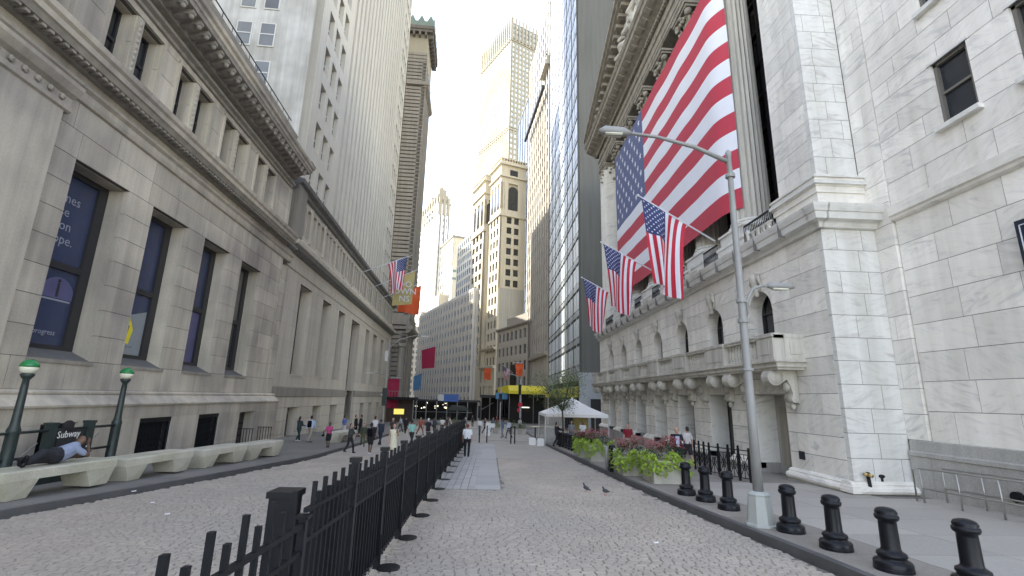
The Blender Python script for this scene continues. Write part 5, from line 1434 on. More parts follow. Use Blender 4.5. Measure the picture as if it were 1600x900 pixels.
def pix_ground(u, v, off=.15):
    d = Fv*FPX+Rv*(u-800)-Uv*(v-450); k = (CAM_H-off)/(-.026*d.y-d.z); return (d.x*k, d.y*k)
for (u, v), (_, lab) in zip(from_px, spots):
    x, y = pix_ground(u, v-4)
    T_ = Thing('bollard', lab, 'bollard', (x, y, GZ(y)+.15), 0, 'black cast iron bollards along the right kerb')
    T_.inst('post', bshaft, (x, y, GZ(y)+.15), scl=(1.28, 1.28, 1.0)); T_.inst('base_ring', bbase, (x, y, GZ(y)+.15), scl=(1.28, 1.28, 1))
ORD = ['first', 'second', 'third', 'fourth', 'fifth', 'sixth', 'seventh', 'eighth', 'ninth', 'tenth', 'last']
for i in range(11):
    y = 25.6+i*1.05; x = rcx(y)+.75
    T_ = Thing('bollard', 'short black bollard number in the far row beside the white tent', 'bollard', (x, y, GZ(y)+.15), 0, 'small black bollards beside the tent')
    T_.o['label'] = ORD[i]+' black bollard of the close row by the white tent, counted from the planters'
    T_.inst('post', bshaft, (x, y, GZ(y)+.15)); T_.inst('base_ring', bbase, (x, y, GZ(y)+.15))
# lamp post with two arms
lx, ly = 6.12, 11.15; lz = GZ(ly)+.15
lp = Thing('street_lamp', 'tall galvanised street lamp with a long and a short arm before the marble building', 'street lamp', (lx, ly, lz), 0)
mb = MB().use(POLEBASE)
def frus(mb_, x, y, z0, z1, a, b): mb_.hexa([(x-a, y-a, z0), (x+a, y-a, z0), (x+a, y+a, z0), (x-a, y+a, z0), (x-b, y-b, z1), (x+b, y-b, z1), (x+b, y+b, z1), (x-b, y+b, z1)])
mb.lathe([(.33, 0), (.33, .04), (.29, .06), (.235, .62), (.245, .66), (.20, .70), (.14, .72)], (lx, ly, lz), 8); lp.part('base', mb)
mb = MB().use(STEELG); mb.smooth = True; mb.lathe([(.112, .68), (.10, 2.5), (.088, 5.0), (.075, 7.5), (.066, 9.0), (.08, 9.02), (.08, 9.12), (.03, 9.2)], (lx, ly, lz), 14); lp.part('pole', mb)
mb = MB().use(STEELG); 
for z_ in (4.55, 5.05, 8.4): mb.lathe([(.12, 0), (.125, .03), (.12, .10)], (lx, ly, lz+z_), 12)
mb.use(STEELG).lathe([(.135, 0), (.135, .06)], (lx, ly, lz+3.4), 12); lp.part('clamp', mb)
mb = MB().use(STEELG); mb.smooth = True; mb.tube([(lx, ly, lz+8.85), (lx-.9, ly, lz+9.25), (lx-1.9, ly, lz+9.5), (lx-2.7, ly, lz+9.58)], [.06, .055, .045, .04], 8); arm1 = lp.part('arm', mb)
mb = MB().use(STEELG); mb.smooth = True; mb.tube([(lx-2.6, ly, lz+9.58), (lx-2.8, ly, lz+9.60), (lx-3.3, ly, lz+9.62), (lx-3.45, ly, lz+9.60)], [.05, .12, .13, .05], 10); mb.use(GLOBE_W); mb.box(lx-3.3, lx-2.85, ly-.1, ly+.1, lz+9.49, lz+9.52); lp.part('lamp_head', mb, arm1)
mb = MB().use(STEELG); mb.smooth = True; mb.tube([(lx+.1, ly, lz+4.75), (lx+.16, ly, lz+5.15), (lx+.32, ly, lz+5.42), (lx+.55, ly, lz+5.50), (lx+.75, ly, lz+5.50)], [.035]*5, 8); arm2 = lp.part('arm', mb)
mb = MB().use(STEELG); mb.smooth = True; mb.tube([(lx+.68, ly, lz+5.50), (lx+.8, ly, lz+5.52), (lx+1.25, ly, lz+5.51), (lx+1.38, ly, lz+5.49)], [.04, .09, .085, .03], 10); mb.use(GLOBE_W); mb.box(lx+.82, lx+1.2, ly-.07, ly+.07, lz+5.41, lz+5.44); lp.part('lamp_head', mb, arm2)
# concrete benches
bn = MB().use(BENCH)
BL, BW = 3.0, .95
bn.v = []
def bev(mb_, x0, x1, y0, y1, z0, z1, e=.03):
    mb_.hexa([(x0, y0, z0), (x1, y0, z0), (x1, y1, z0), (x0, y1, z0), (x0, y0, z1-e), (x1, y0, z1-e), (x1, y1, z1-e), (x0, y1, z1-e)])
    mb_.hexa([(x0, y0, z1-e), (x1, y0, z1-e), (x1, y1, z1-e), (x0, y1, z1-e), (x0+e, y0+e, z1), (x1-e, y0+e, z1), (x1-e, y1-e, z1), (x0+e, y1-e, z1)])
bev(bn, -BW/2, BW/2, 0, BL, .41, .63)
bseat = bn.mesh('seat')
lg = MB().use(BENCH)   # faceted leg: square at the top, inverted wedge with triangular facets
t0, t1, b0, b1 = 0.02, .90, .22, .78
top = [(-BW/2+.01, t0, .41), (BW/2-.01, t0, .41), (BW/2-.01, t1-.08, .41), (-BW/2+.01, t1, .41)]
bot = [(-BW/2+.10, .10, 0), (BW/2-.10, .26, 0), (BW/2-.14, .72, 0), (-BW/2+.06, .66, 0)]
lg.v = top+bot
for f_ in ((0, 1, 2, 3), (7, 6, 5, 4), (0, 4, 1), (4, 5, 1), (1, 5, 2), (5, 6, 2), (2, 6, 3), (6, 7, 3), (3, 7, 0), (7, 4, 0)): lg.face(list(f_))
blegA = lg.mesh('leg')
bench_at = [(12.95, -11.1, 'concrete bench at the left edge with a person lying on it', 2.95), (16.35, -10.6, 'second concrete bench from the left, empty', 2.75), (19.75, -10.05, 'third concrete bench with moss green top edge', 2.55), (22.7, -9.6, 'fourth concrete bench, end of the near row', 2.5), (34.2, -8.75, 'farthest concrete bench, behind the walkers on the left pavement', 3.0)]
HB = radians(10.5)
for a_, w_, lab, ln in bench_at:
    x, y = lw(a_, w_); z = GZ(y)+.15
    T_ = Thing('bench', lab, 'bench', (x, y, z), -(LAH+HB), 'concrete benches on the left pavement', absolute=False)
    T_.inst('seat', bseat, (0, 0, 0), scl=(1, ln/3.0, 1.08)); T_.inst('leg', blegA, (0, 0, 0), scl=(1, 1, 1.08)); T_.inst('leg', blegA, (0, ln, 0), rot=(0, 0, pi), scl=(1, 1, 1.08))
# subway entrance
WS = -12.15
sx = Thing('subway_entrance_railing', 'dark green iron railing round the subway stairs beside the stone bank building', 'railing', (WS, 16.5, GZ(16)), -LAH)
zr0 = GZ(16)+.15
def bar(mb_, w0, a0, z0, w1, a1, z1, r=.03): mb_.tube([(w0, a0, z0), (w1, a1, z1)], [r, r], 8)
mb = MB().use(IRON_G); 
mb.box(WS-.18, WS+.12, 8.0, 19.0, zr0-.3, zr0+.18)
mb.box(WS-.12, WS+.06, 18.7, 19.0, zr0, zr0+.4)
sx.part('kerb', mb)
for a_ in (12.1, 15.82, 17.30):
    mb = MB().use(IRON_G); mb.box(WS-.11, WS+.11, a_-.11, a_+.11, zr0, zr0+1.66); mb.box(WS-.13, WS+.13, a_-.13, a_+.13, zr0+1.66, zr0+1.74); sx.part('post', mb)
for z_ in (1.52, .82):
    mb = MB().use(IRON_G); mb.smooth = True; bar(mb, WS, 8.0, zr0+z_, WS, 18.5, zr0+z_, .04); sx.part('rail', mb)
mb = MB().use(STEELB); mb.smooth = True; bar(mb, WS-.35, 14.75, zr0+.25, WS-.35, 15.9, zr0+1.15, .03); bar(mb, WS-.35, 17.5, zr0+.6, WS-.35, 18.3, zr0+1.25, .03); bar(mb, WS-.35, 14.7, zr0+.25, WS-.35, 15.7, zr0+.3, .02); sx.part('stair_handrail', mb)
sg = Thing('subway_sign', 'black sign panel reading Subway in white on the stair railing', 'sign', (WS+.04, 16.7, zr0+.6), -LAH)
mb = MB().use(SIGNB); mb.box(WS-.03, WS+.03, 16.1, 17.25, zr0+.62, zr0+1.55); mb.lathe([(.2, 0), (.2, .06)], (WS-.03, 16.45, zr0+1.58), 14, ax='x'); sg.part('panel', mb)
sg.inst('lettering', text_mesh('Subway', .29, SIGNW), (WS+.035, 16.5, zr0+1.27), (pi/2, 0, pi/2))
for a_, lab in ((14.62, 'subway globe lamp with green top on the left, nearest'), (18.55, 'subway globe lamp with green top at the far end of the stair railing')):
    T_ = Thing('subway_lamp', lab, 'lamp', (WS, a_, zr0), -LAH, 'green-topped subway globe lamps')
    zt = 3.30 if a_ > 15 else 3.38
    mb = MB().use(IRON_G); mb.smooth = True; mb.lathe([(.19, 0), (.19, .25), (.15, .35), (.145, 1.55), (.16, 1.6), (.12, 1.7), (.105, 1.8), (.085, 2.75), (.075, 2.95), (.13, 3.02), (.17, 3.10), (.10, 3.14)], (WS, a_, zr0), 14); T_.part('post', mb)
    mb = MB(); mb.smooth = True; mb.use(GLOBE_W)
    R_ = .21; zc = zr0+3.30
    mb.lathe([(R_*cos(radians(q)), R_*sin(radians(q))) for q in (-75, -60, -45, -30, -15, 0)], (WS, a_, zc), 18)
    T_.part('globe_lower', mb); mb = MB(); mb.smooth = True; mb.use(GLOBE_G); mb.lathe([(R_*1.03*cos(radians(q)), R_*1.03*sin(radians(q))) for q in (0, 15, 30, 45, 60, 75, 88)], (WS, a_, zc), 18); T_.part('globe_top', mb)
# small step rails by the basement door
st_ = Thing('door_step_railing', 'small black iron railings either side of the basement door', 'railing', (-13.0, 31.5, GZ(31)), -LAH)
for a_ in (30.2, 33.0):
    mb = MB().use(BLACKM); z_ = GZ(a_)+.15
    for i in range(6): mb.box(-13.1+i*.16, -13.07+i*.16, a_-.015, a_+.015, z_, z_+1.0)
    mb.box(-13.12, -12.25, a_-.02, a_+.02, z_+1.0, z_+1.04); mb.box(-13.12, -12.25, a_-.02, a_+.02, z_+.1, z_+.13); st_.part('rail', mb)

# ================================================================ FENCE down the middle of the street
fx = -1.75; pk = MB().use(BLACKM); pk.box(-.020, .020, -.022, .022, 0, 1); pkm = pk.mesh('picket')
ys = [1.75, 5.0, 6.70, 8.5, 10.35, 12.4, 14.4, 16.4, 18.5, 20.6, 22.7, 24.8, 26.9, 29.0, 31.1, 33.2, 35.3]
nearest = ['nearest', 'second', 'third', 'fourth', 'fifth', 'sixth', 'seventh', 'eighth', 'ninth', 'tenth', 'eleventh', 'twelfth', 'thirteenth', 'fourteenth', 'fifteenth', 'last']
for k in range(len(ys)-1):
    a_, b_ = ys[k], ys[k+1]; gz = GZ((a_+b_)/2); off = .0
    T_ = Thing('fence_panel', ('%s black picket panel of the street fence, counted from the viewer' % nearest[k]), 'fence panel', (fx, a_, gz), 0, 'black picket fence down the street')
    items = []
    n_ = int((b_-a_-.10)/(.235 if k == 0 else .175))
    for i in range(1, n_+1):
        y_ = a_+.06+i*(b_-a_-.12)/(n_+1); h_ = (1.78 if i % 2 else 1.66) if k > 0 else (1.71 if i % 2 else 1.58)
        items.append(((fx, y_, gz+.12), (0, 0, 0), (1, 1, h_-.12)))
    pieces(T_, 'picket', pkm, items)
    s_ = -.026*(b_-a_)
    for z_ in ((.16, 1.14, 1.38) if k == 0 else (.16, 1.22, 1.50)):
        mb = MB().use(BLACKM); mb.hexa([(fx-.022, a_+.03, gz-s_/2+z_), (fx+.022, a_+.03, gz-s_/2+z_), (fx+.022, b_-.03, gz+s_/2+z_), (fx-.022, b_-.03, gz+s_/2+z_), (fx-.022, a_+.03, gz-s_/2+z_+.045), (fx+.022, a_+.03, gz-s_/2+z_+.045), (fx+.022, b_-.03, gz+s_/2+z_+.045), (fx-.022, b_-.03, gz+s_/2+z_+.045)])
        T_.part('rail', mb)
    if k >= 2:
        mb = MB().use(BLACKF); mb.hexa([(fx-.034, a_+.05, gz-s_/2+.18), (fx-.028, a_+.05, gz-s_/2+.18), (fx-.028, b_-.05, gz+s_/2+.18), (fx-.034, b_-.05, gz+s_/2+.18), (fx-.034, a_+.05, gz-s_/2+1.22), (fx-.028, a_+.05, gz-s_/2+1.22), (fx-.028, b_-.05, gz+s_/2+1.22), (fx-.034, b_-.05, gz+s_/2+1.22)]); T_.part('fabric_screen', mb)
    # post at the far end with cap and foot plate
    gp = GZ(b_); w_ = .12 if k == 0 else .045; hp = 1.80 if k else 1.60
    mb = MB().use(BLACKP); mb.box(fx-w_-(0.30 if k == 0 else 0), fx+w_-(0.30 if k == 0 else 0), b_-w_+(.28 if k == 0 else 0), b_+w_+(.28 if k == 0 else 0), gp, gp+hp); T_.part('post', mb)
    c_ = w_+.022; ox = .30 if k == 0 else 0; oy = .28 if k == 0 else 0; mb = MB().use(BLACKP); mb.box(fx-c_-ox, fx+c_-ox, b_-c_+oy, b_+c_+oy, gp+hp, gp+hp+.06); T_.part('post_cap', mb)
    if k == 0:
        mb = MB().use(BLACKP); mb.box(fx-.035, fx+.035, b_-.035, b_+.035, gp, gp+1.46); mb.box(fx-.06, fx+.06, b_-.06, b_+.06, gp+1.46, gp+1.49); T_.part('post', mb)
    mb = MB().use(BLACKM); mb.box(fx+.03, fx+.065, b_-.02, b_+.02, gp, gp+.5)
    mb.lathe([(.19, 0), (.19, .012), (.17, .016)], (fx+.20, b_, gp+.01), 20); T_.part('foot_plate', mb)

# ================================================================ RIGHT PAVEMENT: planters, railings, tent
lf = MB().use(LIMEG_LEAF)
def leafpoly(mb_, c, d, up_, L_, W_):
    c, d = Vector(c), Vector(d).normalized(); s_ = d.cross(Vector(up_)).normalized(); n_ = s_.cross(d)
    pts = [c, c+d*L_*.35+s_*W_*.5, c+d*L_*.75+s_*W_*.35-n_*L_*.08, c+d*L_-n_*L_*.22, c+d*L_*.75-s_*W_*.35-n_*L_*.08, c+d*L_*.35-s_*W_*.5]
    mb_.poly(pts)
def planter(label, x, y, w_, d_, h_, seed, big=1.0, rz=0):
    r = random.Random(seed); z = GZ(y)+.15
    T_ = Thing('planter', label, 'planter', (x, y, z), rz, 'stone planters with flowers on the right pavement', absolute=False)
    mb = MB().use(CONC); e = .05
    mb.hexa([(-w_/2+e, -d_/2+e, .02), (w_/2-e, -d_/2+e, .02), (w_/2-e, d_/2-e, .02), (-w_/2+e, d_/2-e, .02), (-w_/2, -d_/2, h_*.9), (w_/2, -d_/2, h_*.9), (w_/2, d_/2, h_*.9), (-w_/2, d_/2, h_*.9)])
    mb.box(-w_/2-.03, w_/2+.03, -d_/2-.03, d_/2+.03, h_*.9, h_); mb.box(-w_/2+.02, w_/2-.02, -d_/2+.02, d_/2-.02, 0, .05)
    T_.part('box', mb)
    # trailing lime leaves
    mb = MB().use(LIMEG_LEAF)
    for i in range(int(760*big)):
        side = r.random(); u_ = r.uniform(-1, 1); 
        t_ = r.random()
        if side < .62: px_, py_ = u_*(w_/2+.05), -d_/2+.15-r.random()*.35
        elif side < .92: px_, py_ = -w_/2+.12-r.random()*.30, u_*(d_/2)
        else: px_, py_ = u_*w_/2, r.uniform(-d_/2, d_/2)
        hz = h_+.16+.16*sin(u_*5+seed)-r.random()*.55*(1 if (py_ < -d_/2 or px_ < -w_/2) else .25)
        dr = Vector((px_*.6+r.uniform(-.5, .5), py_*1.0+r.uniform(-.5, .5)-.2, r.uniform(-.6, .35)))
        leafpoly(mb, (px_, py_, hz), dr, (0, 0, 1), r.uniform(.08, .15), r.uniform(.06, .10))
    T_.part('lime_foliage', mb, stuff=True)
    mb = MB().use(LEAFD)
    for i in range(int(420*big)):
        px_, py_ = r.uniform(-w_/2, w_/2), r.uniform(-d_/2+.1, d_/2)
        hz = h_+.12+r.random()*.34+.12*sin(px_*6+seed)+(.22 if abs(px_-.25*w_) < .2 and py_ > 0 else 0)*r.random()
        leafpoly(mb, (px_, py_, hz), (r.uniform(-1, 1), r.uniform(-1, 1), r.uniform(-.1, 1)), (0, 0, 1), r.uniform(.07, .14), .05)
    T_.part('green_foliage', mb, stuff=True)
    for nm, mt, cnt in (('pink_flowers', FLOWR, 260), ('dark_flowers', FLOWP, 110)):
        mb = MB().use(mt)
        for i in range(int(cnt*big)):
            cl = r.choice([-.38, -.15, .12, .36])*w_ if nm == 'pink_flowers' else r.uniform(-.45, .45)*w_
            px_, py_ = cl+r.gauss(0, .09), r.uniform(-d_/2+.05, d_/2); hz = h_+.36+r.random()*.34+.08*sin(px_*5)
            c = Vector((px_, py_, hz))
            for q in range(5):
                a_ = 2*pi*q/5+r.random(); leafpoly(mb, c, (cos(a_), sin(a_), .5), (0, 0, 1), .05, .045)
        T_.part(nm, mb, stuff=True)
    return T_
x, y = pix_ground(1043, 757); planter('large pale planter nearest the viewer overflowing with lime leaves and pink flowers', 6.42, 17.9, 1.3, 1.3, .78, 1, 1.3)
planter('pale planter close behind the nearest one, mostly hidden by it', 5.75, 19.9, 1.0, 1.3, .70, 2, 1.0)
planter('flower planter in the middle group, right hand box', 5.62, 25.0, 1.15, 1.0, .78, 3, .9)
planter('flower planter in the middle group, left hand box next to the dark bollards', 5.35, 27.0, 1.0, 1.0, .72, 4, .9)
for (x, y, lab) in ((5.20, 20.2, 'pale grey post left of the nearest planter, front one'), (5.05, 21.0, 'pale grey post left of the nearest planter, rear one')):
    mb = MB().use(STEELG); mb.smooth = True; mb.lathe([(.075, 0), (.075, .92), (.05, .96)], (x, y, GZ(y)+.15), 12); tagmesh('steel_post', mb, lab, 'post', 'steel posts', base=(x, y, GZ(y)+.15))
mb = MB().use(BLACKM); mb.box(5.1, 5.25, 20.5, 20.65, GZ(20)+.15, GZ(20)+1.1); mb.box(5.02, 5.3, 20.4, 20.75, GZ(20)+.15, GZ(20)+.3); tagmesh('gate_post', mb, 'short black post between the two pale grey posts', 'post', base=(5.15, 20.6, GZ(20)+.15))
# ornamental iron railing by the doors
orl = Thing('ornamental_iron_railing', 'black ornamental iron railing with crossed panels in front of the marble doors', 'railing', (9.6, 20, GZ(20)+.15), 0)
RP = [(9.25, 21.9), (9.10, 20.1), (9.6, 17.9)]
for (x0, y0), (x1, y1) in zip(RP[:-1], RP[1:]):
    n_ = 3 if y0 > 21 else 4
    for i in range(n_):
        p, q = Vector((x0, y0, 0)).lerp(Vector((x1, y1, 0)), i/n_), Vector((x0, y0, 0)).lerp(Vector((x1, y1, 0)), (i+1)/n_)
        za, zb_ = GZ(p.y)+.15, GZ(q.y)+.15; mb = MB().use(BLACKM)
        def seg(u0, h0, u1, h1, r=.012): a_ = p.lerp(q, u0); b_ = p.lerp(q, u1); mb.tube([(a_.x, a_.y, za+(zb_-za)*u0+h0), (b_.x, b_.y, za+(zb_-za)*u1+h1)], [r, r], 4)
        seg(0, 1.1, 1, 1.1, .025); seg(0, .95, 1, .95); seg(0, .12, 1, .12, .018); seg(.15, .12, .15, .95); seg(.85, .12, .85, .95)
        seg(.15, .2, .85, .9); seg(.85, .2, .15, .9); seg(.5, .12, .5, .95); seg(.15, .55, .85, .55)
        for k in range(10): t_ = 2*pi*k/10; t2_ = 2*pi*(k+1)/10; seg(.5+.22*cos(t_), .55+.16*sin(t_), .5+.22*cos(t2_), .55+.16*sin(t2_))
        orl.part('iron_panel', mb)
        mb = MB().use(BLACKM); mb.box(p.x-.035, p.x+.035, p.y-.035, p.y+.035, za, za+1.18); mb.ball((p.x, p.y, za+1.22), .05, 6, 5); orl.part('post', mb)
mb = MB().use(BLACKM); z_ = GZ(17.9)+.15; mb.box(9.56, 9.66, 17.85, 17.95, z_, z_+1.2); orl.part('post', mb)
# accessible ramp railing at the right edge
rr = Thing('ramp_handrail', 'brushed steel tube handrail along the marble wall at the right edge', 'railing', (13.2, 13, GZ(13)+.15), 0)
for x_ in (12.85, 13.55):
    for i, y_ in enumerate((14.35, 13.2, 12.1, 11.0, 9.9, 8.8)):
        mb = MB().use(STEELB); mb.smooth = True; mb.tube([(x_, y_, GZ(y_)+.13), (x_, y_, GZ(y_)+1.1)], [.024]*2, 8); rr.part('post', mb)
    for h_ in (1.1, .55):
        mb = MB().use(STEELB); mb.smooth = True; mb.tube([(x_, 14.35, GZ(14.35)+h_), (x_, 8.8, GZ(8.8)+h_)], [.024]*2, 8); rr.part('rail', mb)
mb = MB().use(STEELB); mb.smooth = True; mb.tube([(12.85, 14.35, GZ(14.35)+1.1), (12.85, 14.6, GZ(14.35)+1.05), (12.85, 14.6, GZ(14.35)+.15)], [.024]*3, 8); rr.part('end_loop', mb)
# standpipes
x, y = pix_ground(1362, 773); z = GZ(y)+.15
T_ = Thing('standpipe', 'black standpipe with brass twin inlet beside the marble pavilion corner', 'standpipe', (x, y, z), 0, absolute=False)
mb = MB().use(BLACKP); mb.smooth = True; mb.tube([(0, 0, 0), (-.03, 0, .55)], [.055]*2, 10); mb.ball((-.03, 0, .6), .09, 8, 6); T_.part('pipe', mb)
mb = MB().use(BRASS); mb.smooth = True; mb.tube([(-.02, 0, .6), (-.2, -.08, .62)], [.06, .05], 10); mb.tube([(-.02, 0, .6), (-.02, -.16, .58)], [.06, .055], 10); T_.part('brass_inlet', mb)
x, y = pix_ground(1382, 772)
T_ = Thing('standpipe', 'slim black standpipe with flat cap right of the brass one', 'standpipe', (x, y, GZ(y)+.15), 0, absolute=False)
mb = MB().use(BLACKP); mb.smooth = True; mb.tube([(0, 0, 0), (-.02, 0, .5)], [.045]*2, 10); mb.lathe([(.05, .48), (.1, .52), (.1, .57), (.04, .6)], (-.02, 0, 0), 10); T_.part('pipe', mb)
mb = MB().use(SIGNB); mb.box(XN-.03, XN-.0, 18.18, 18.5, .48, .78); tagmesh('wall_plaque', mb, 'small black square plaque low on the marble wall by the doorway', 'plaque', base=(XN, 18.3, .6))
T_ = Thing('blue_wall_sign', 'dark blue framed sign cut by the right edge of the picture', 'sign', (13.9, 11.2, 6.3), 0)
mb = MB().use(plain('sign_navy', (.012, .02, .035), .5)); mb.box(13.72, 13.80, 10.2, 11.18, 6.0, 7.35); T_.part('panel', mb)
mb = MB().use(WHITEF); mb.box(13.70, 13.72, 11.06, 11.08, 6.1, 7.22); mb.box(13.70, 13.72, 10.3, 11.08, 7.2, 7.22); T_.part('frame_line', mb)
# tent
tx0, tx1, ty0, ty1 = 4.3, 9.2, 37.4, 42.2; tz = GZ(40)+.15; e_ = 2.25; pkz = 3.55
tn = Thing('event_tent', 'white peaked tent with clear side walls beside the far end of the marble building', 'tent', (6.7, 39.8, tz), 0)
mb = MB().use(TENT); C0 = ((tx0+tx1)/2, (ty0+ty1)/2, tz+pkz)
cn = [(tx0, ty0), (tx1, ty0), (tx1, ty1), (tx0, ty1)]
for i in range(4):
    p, q = cn[i], cn[(i+1) % 4]
    m1 = [(p[0]*.5+C0[0]*.5, p[1]*.5+C0[1]*.5, tz+e_+(pkz-e_)*.42), (q[0]*.5+C0[0]*.5, q[1]*.5+C0[1]*.5, tz+e_+(pkz-e_)*.42)]
    mb.poly([(p[0], p[1], tz+e_), (q[0], q[1], tz+e_), m1[1], m1[0]]); mb.poly([m1[0], m1[1], C0])
    mb.poly([(p[0], p[1], tz+e_), (q[0], q[1], tz+e_), (q[0], q[1], tz+e_-.22), (p[0], p[1], tz+e_-.22)][::-1])
tn.part('canopy', mb)
for p in cn: mb = MB().use(FRAME_W); mb.box(p[0]-.04, p[0]+.04, p[1]-.04, p[1]+.04, tz-.05, tz+e_); tn.part('pole', mb)
m, n, l, b = nodes('clear_vinyl'); b.inputs['Base Color'].default_value = (.55, .55, .52, 1); b.inputs['Roughness'].default_value = .15; b.inputs['Alpha'].default_value = .38
mb = MB().use(m); mb.box(tx0-.01, tx0+.01, ty0, ty1, tz, tz+e_-.2); mb.box(tx0, tx0+1.5, ty0-.01, ty0+.01, tz, tz+e_-.2); tn.part('clear_side_wall', mb)
for (x_, y_, lab) in ((3.9, 37.0, 'front white cube weight at the tent corner'), (3.35, 37.9, 'rear white cube weight at the tent corner')):
    mb = MB().use(TENT); z_ = GZ(y_); mb.box(x_-.25, x_+.25, y_-.25, y_+.25, z_, z_+.5); mb.box(x_-.2, x_+.2, y_-.2, y_+.2, z_+.5, z_+.53); tagmesh('tent_weight', mb, lab, 'weight block', 'white tent weights', base=(x_, y_, z_))
T_ = Thing('screening_table', 'dark table with equipment under the tent', 'table', (6.6, 38.5, tz), 0)
mb = MB().use(FRAME_D); mb.box(5.9, 7.4, 38.2, 38.9, tz+.72, tz+.78); T_.part('table_top', mb)
for x_, y_ in ((5.95, 38.25), (7.35, 38.25), (5.95, 38.85), (7.35, 38.85)): mb = MB().use(FRAME_D); mb.box(x_-.03, x_+.03, y_-.03, y_+.03, tz, tz+.72); T_.part('leg', mb)
T_ = Thing('screening_machine', 'pale metal cabinet standing under the tent', 'machine', (7.9, 40.5, tz), 0)
mb = MB().use(BANYEL); mb.box(7.0, 8.2, 40.2, 40.8, tz+.1, tz+1.9); T_.part('cabinet', mb); mb = MB().use(FRAME_W); mb.box(6.9, 8.3, 40.1, 40.9, tz, tz+.1); mb.box(7.1, 8.1, 40.16, 40.2, tz+.4, tz+.9); T_.part('plinth', mb)
# crowd barriers across the street
def barrier(label, x0, y0, x1, y1, h_=1.05):
    z = GZ((y0+y1)/2); T_ = Thing('crowd_barrier', label, 'barrier', (x0, y0, z), 0, 'steel crowd barriers across the street', absolute=True)
    p, q = Vector((x0, y0, z)), Vector((x1, y1, z)); mb = MB().use(STEELG)
    for k in range(1, 22): c = p.lerp(q, k/22); mb.tube([c+Vector((0, 0, .18)), c+Vector((0, 0, h_))], [.009]*2, 4)
    T_.part('bars', mb)
    mb = MB().use(STEELG); mb.tube([p+Vector((0, 0, .18)), p+Vector((0, 0, h_)), q+Vector((0, 0, h_)), q+Vector((0, 0, .18)), p+Vector((0, 0, .18))], [.022]*5, 6); T_.part('frame', mb)
    for c in (p, q): mb = MB().use(BLACKM); mb.box(c.x-.05, c.x+.05, c.y-.05, c.y+.05, z, z+h_+.25); mb.box(c.x-.05, c.x+.05, c.y-.3, c.y+.3, z, z+.03); T_.part('post', mb)
barrier('steel barrier left of the gap, beside the fence end', -1.9, 38.9, -.75, 39.6)
barrier('wide steel barrier in the middle of the street', -.15, 39.6, 1.75, 39.0)
barrier('steel barrier next to the white tent weights', 2.05, 39.0, 3.6, 38.2)
# pigeons
def pigeon(label, x, y, rz):
    z = GZ(y); T_ = Thing('pigeon', label, 'pigeon', (x, y, z), rz, 'pigeons on the cobbles', absolute=False)
    T_.part('body', fuse('body', [((0, -.06, .12), .055, (0, .05, .15), .06), ((0, .06, .16), .035, (0, .10, .23), .028), ((0, .11, .245), .030, (0, .115, .25), .028), ((0, -.08, .11), .03, (0, -.20, .09), .018), ((0, .13, .24), .012, (0, .16, .235), .005)], .009, plain('pigeon_grey', (.06, .065, .075), .6, var=.3, scale=20), 2))
    mb = MB().use(FLOWR)
    for s_ in (-.025, .025): mb.tube([(s_, .0, .09), (s_, .005, 0), (s_, .05, .002)], [.006]*3, 5)
    T_.part('legs', mb)
pigeon('pigeon on the cobbles, the left one of two', *pix_ground(916, 769, 0), .6); pigeon('pigeon on the cobbles, the right one of two', *pix_ground(946, 774, 0), 2.2)
# street tree by the tent
def tree(name, label, x, y, zb_, H, spread, seed, nl=2600, trunk=.11, leafm=None, cr=None):
    r = random.Random(seed); T_ = Thing(name, label, 'tree', (x, y, zb_), 0, absolute=False)
    mb = MB().use(BARK); mb.smooth = True
    fork = H*.42
    mb.tube([(0, 0, -.1), (.03, 0, fork*.5), (0, .03, fork)], [trunk, trunk*.8, trunk*.7], 8); tips = []
    for i in range(7):
        a_ = 2*pi*i/7+r.uniform(-.3, .3); el = r.uniform(.5, 1.25); L_ = spread*r.uniform(.75, 1.05)
        e1 = Vector((cos(a_)*cos(el), sin(a_)*cos(el), sin(el))); p0 = Vector((0, .03, fork*r.uniform(.85, 1.0))); p1 = p0+e1*L_*.5; p2 = p1+(e1+Vector((r.uniform(-.3, .3), r.uniform(-.3, .3), .1)))*L_*.5
        mb.tube([p0, p1, p2], [trunk*.5, trunk*.33, trunk*.12], 6)
        for k in range(5):
            b_ = p0.lerp(p1, r.random()) if k < 2 else p1.lerp(p2, r.random())
            d_ = Vector((r.uniform(-1, 1), r.uniform(-1, 1), r.uniform(-.2, .8))).normalized(); e2 = b_+d_*L_*r.uniform(.25, .5)
            mb.tube([b_, e2], [trunk*.18, trunk*.06], 5); tips += [e2, b_.lerp(e2, .6)]
        tips += [p2, p1.lerp(p2, .5)]
    T_.part('trunk', mb)
    lm = MB().use(leafm or LEAFT)
    for i in range(nl):
        t_ = r.choice(tips); c = t_+Vector((r.gauss(0, .22), r.gauss(0, .22), r.gauss(0, .15)))*spread/2.0
        d_ = Vector((r.uniform(-1, 1), r.uniform(-1, 1), r.uniform(-.6, .4))); leafpoly(lm, c, d_, (r.uniform(-.4, .4), r.uniform(-.4, .4), 1), r.uniform(.09, .17), r.uniform(.04, .08))
    T_.part('crown', lm, stuff=True); return T_
tree('street_tree', 'slender young street tree with airy crown rising in front of the white tent', 5.2, 34.6, GZ(34.6)+.15, 6.3, 2.9, 21, 5200, .085)
tree('far_street_tree', 'small bushy tree under the scaffold at the bend, left of the street centre', -9.5, 118, GZ(118), 5.5, 3.0, 22, 1500, .15)
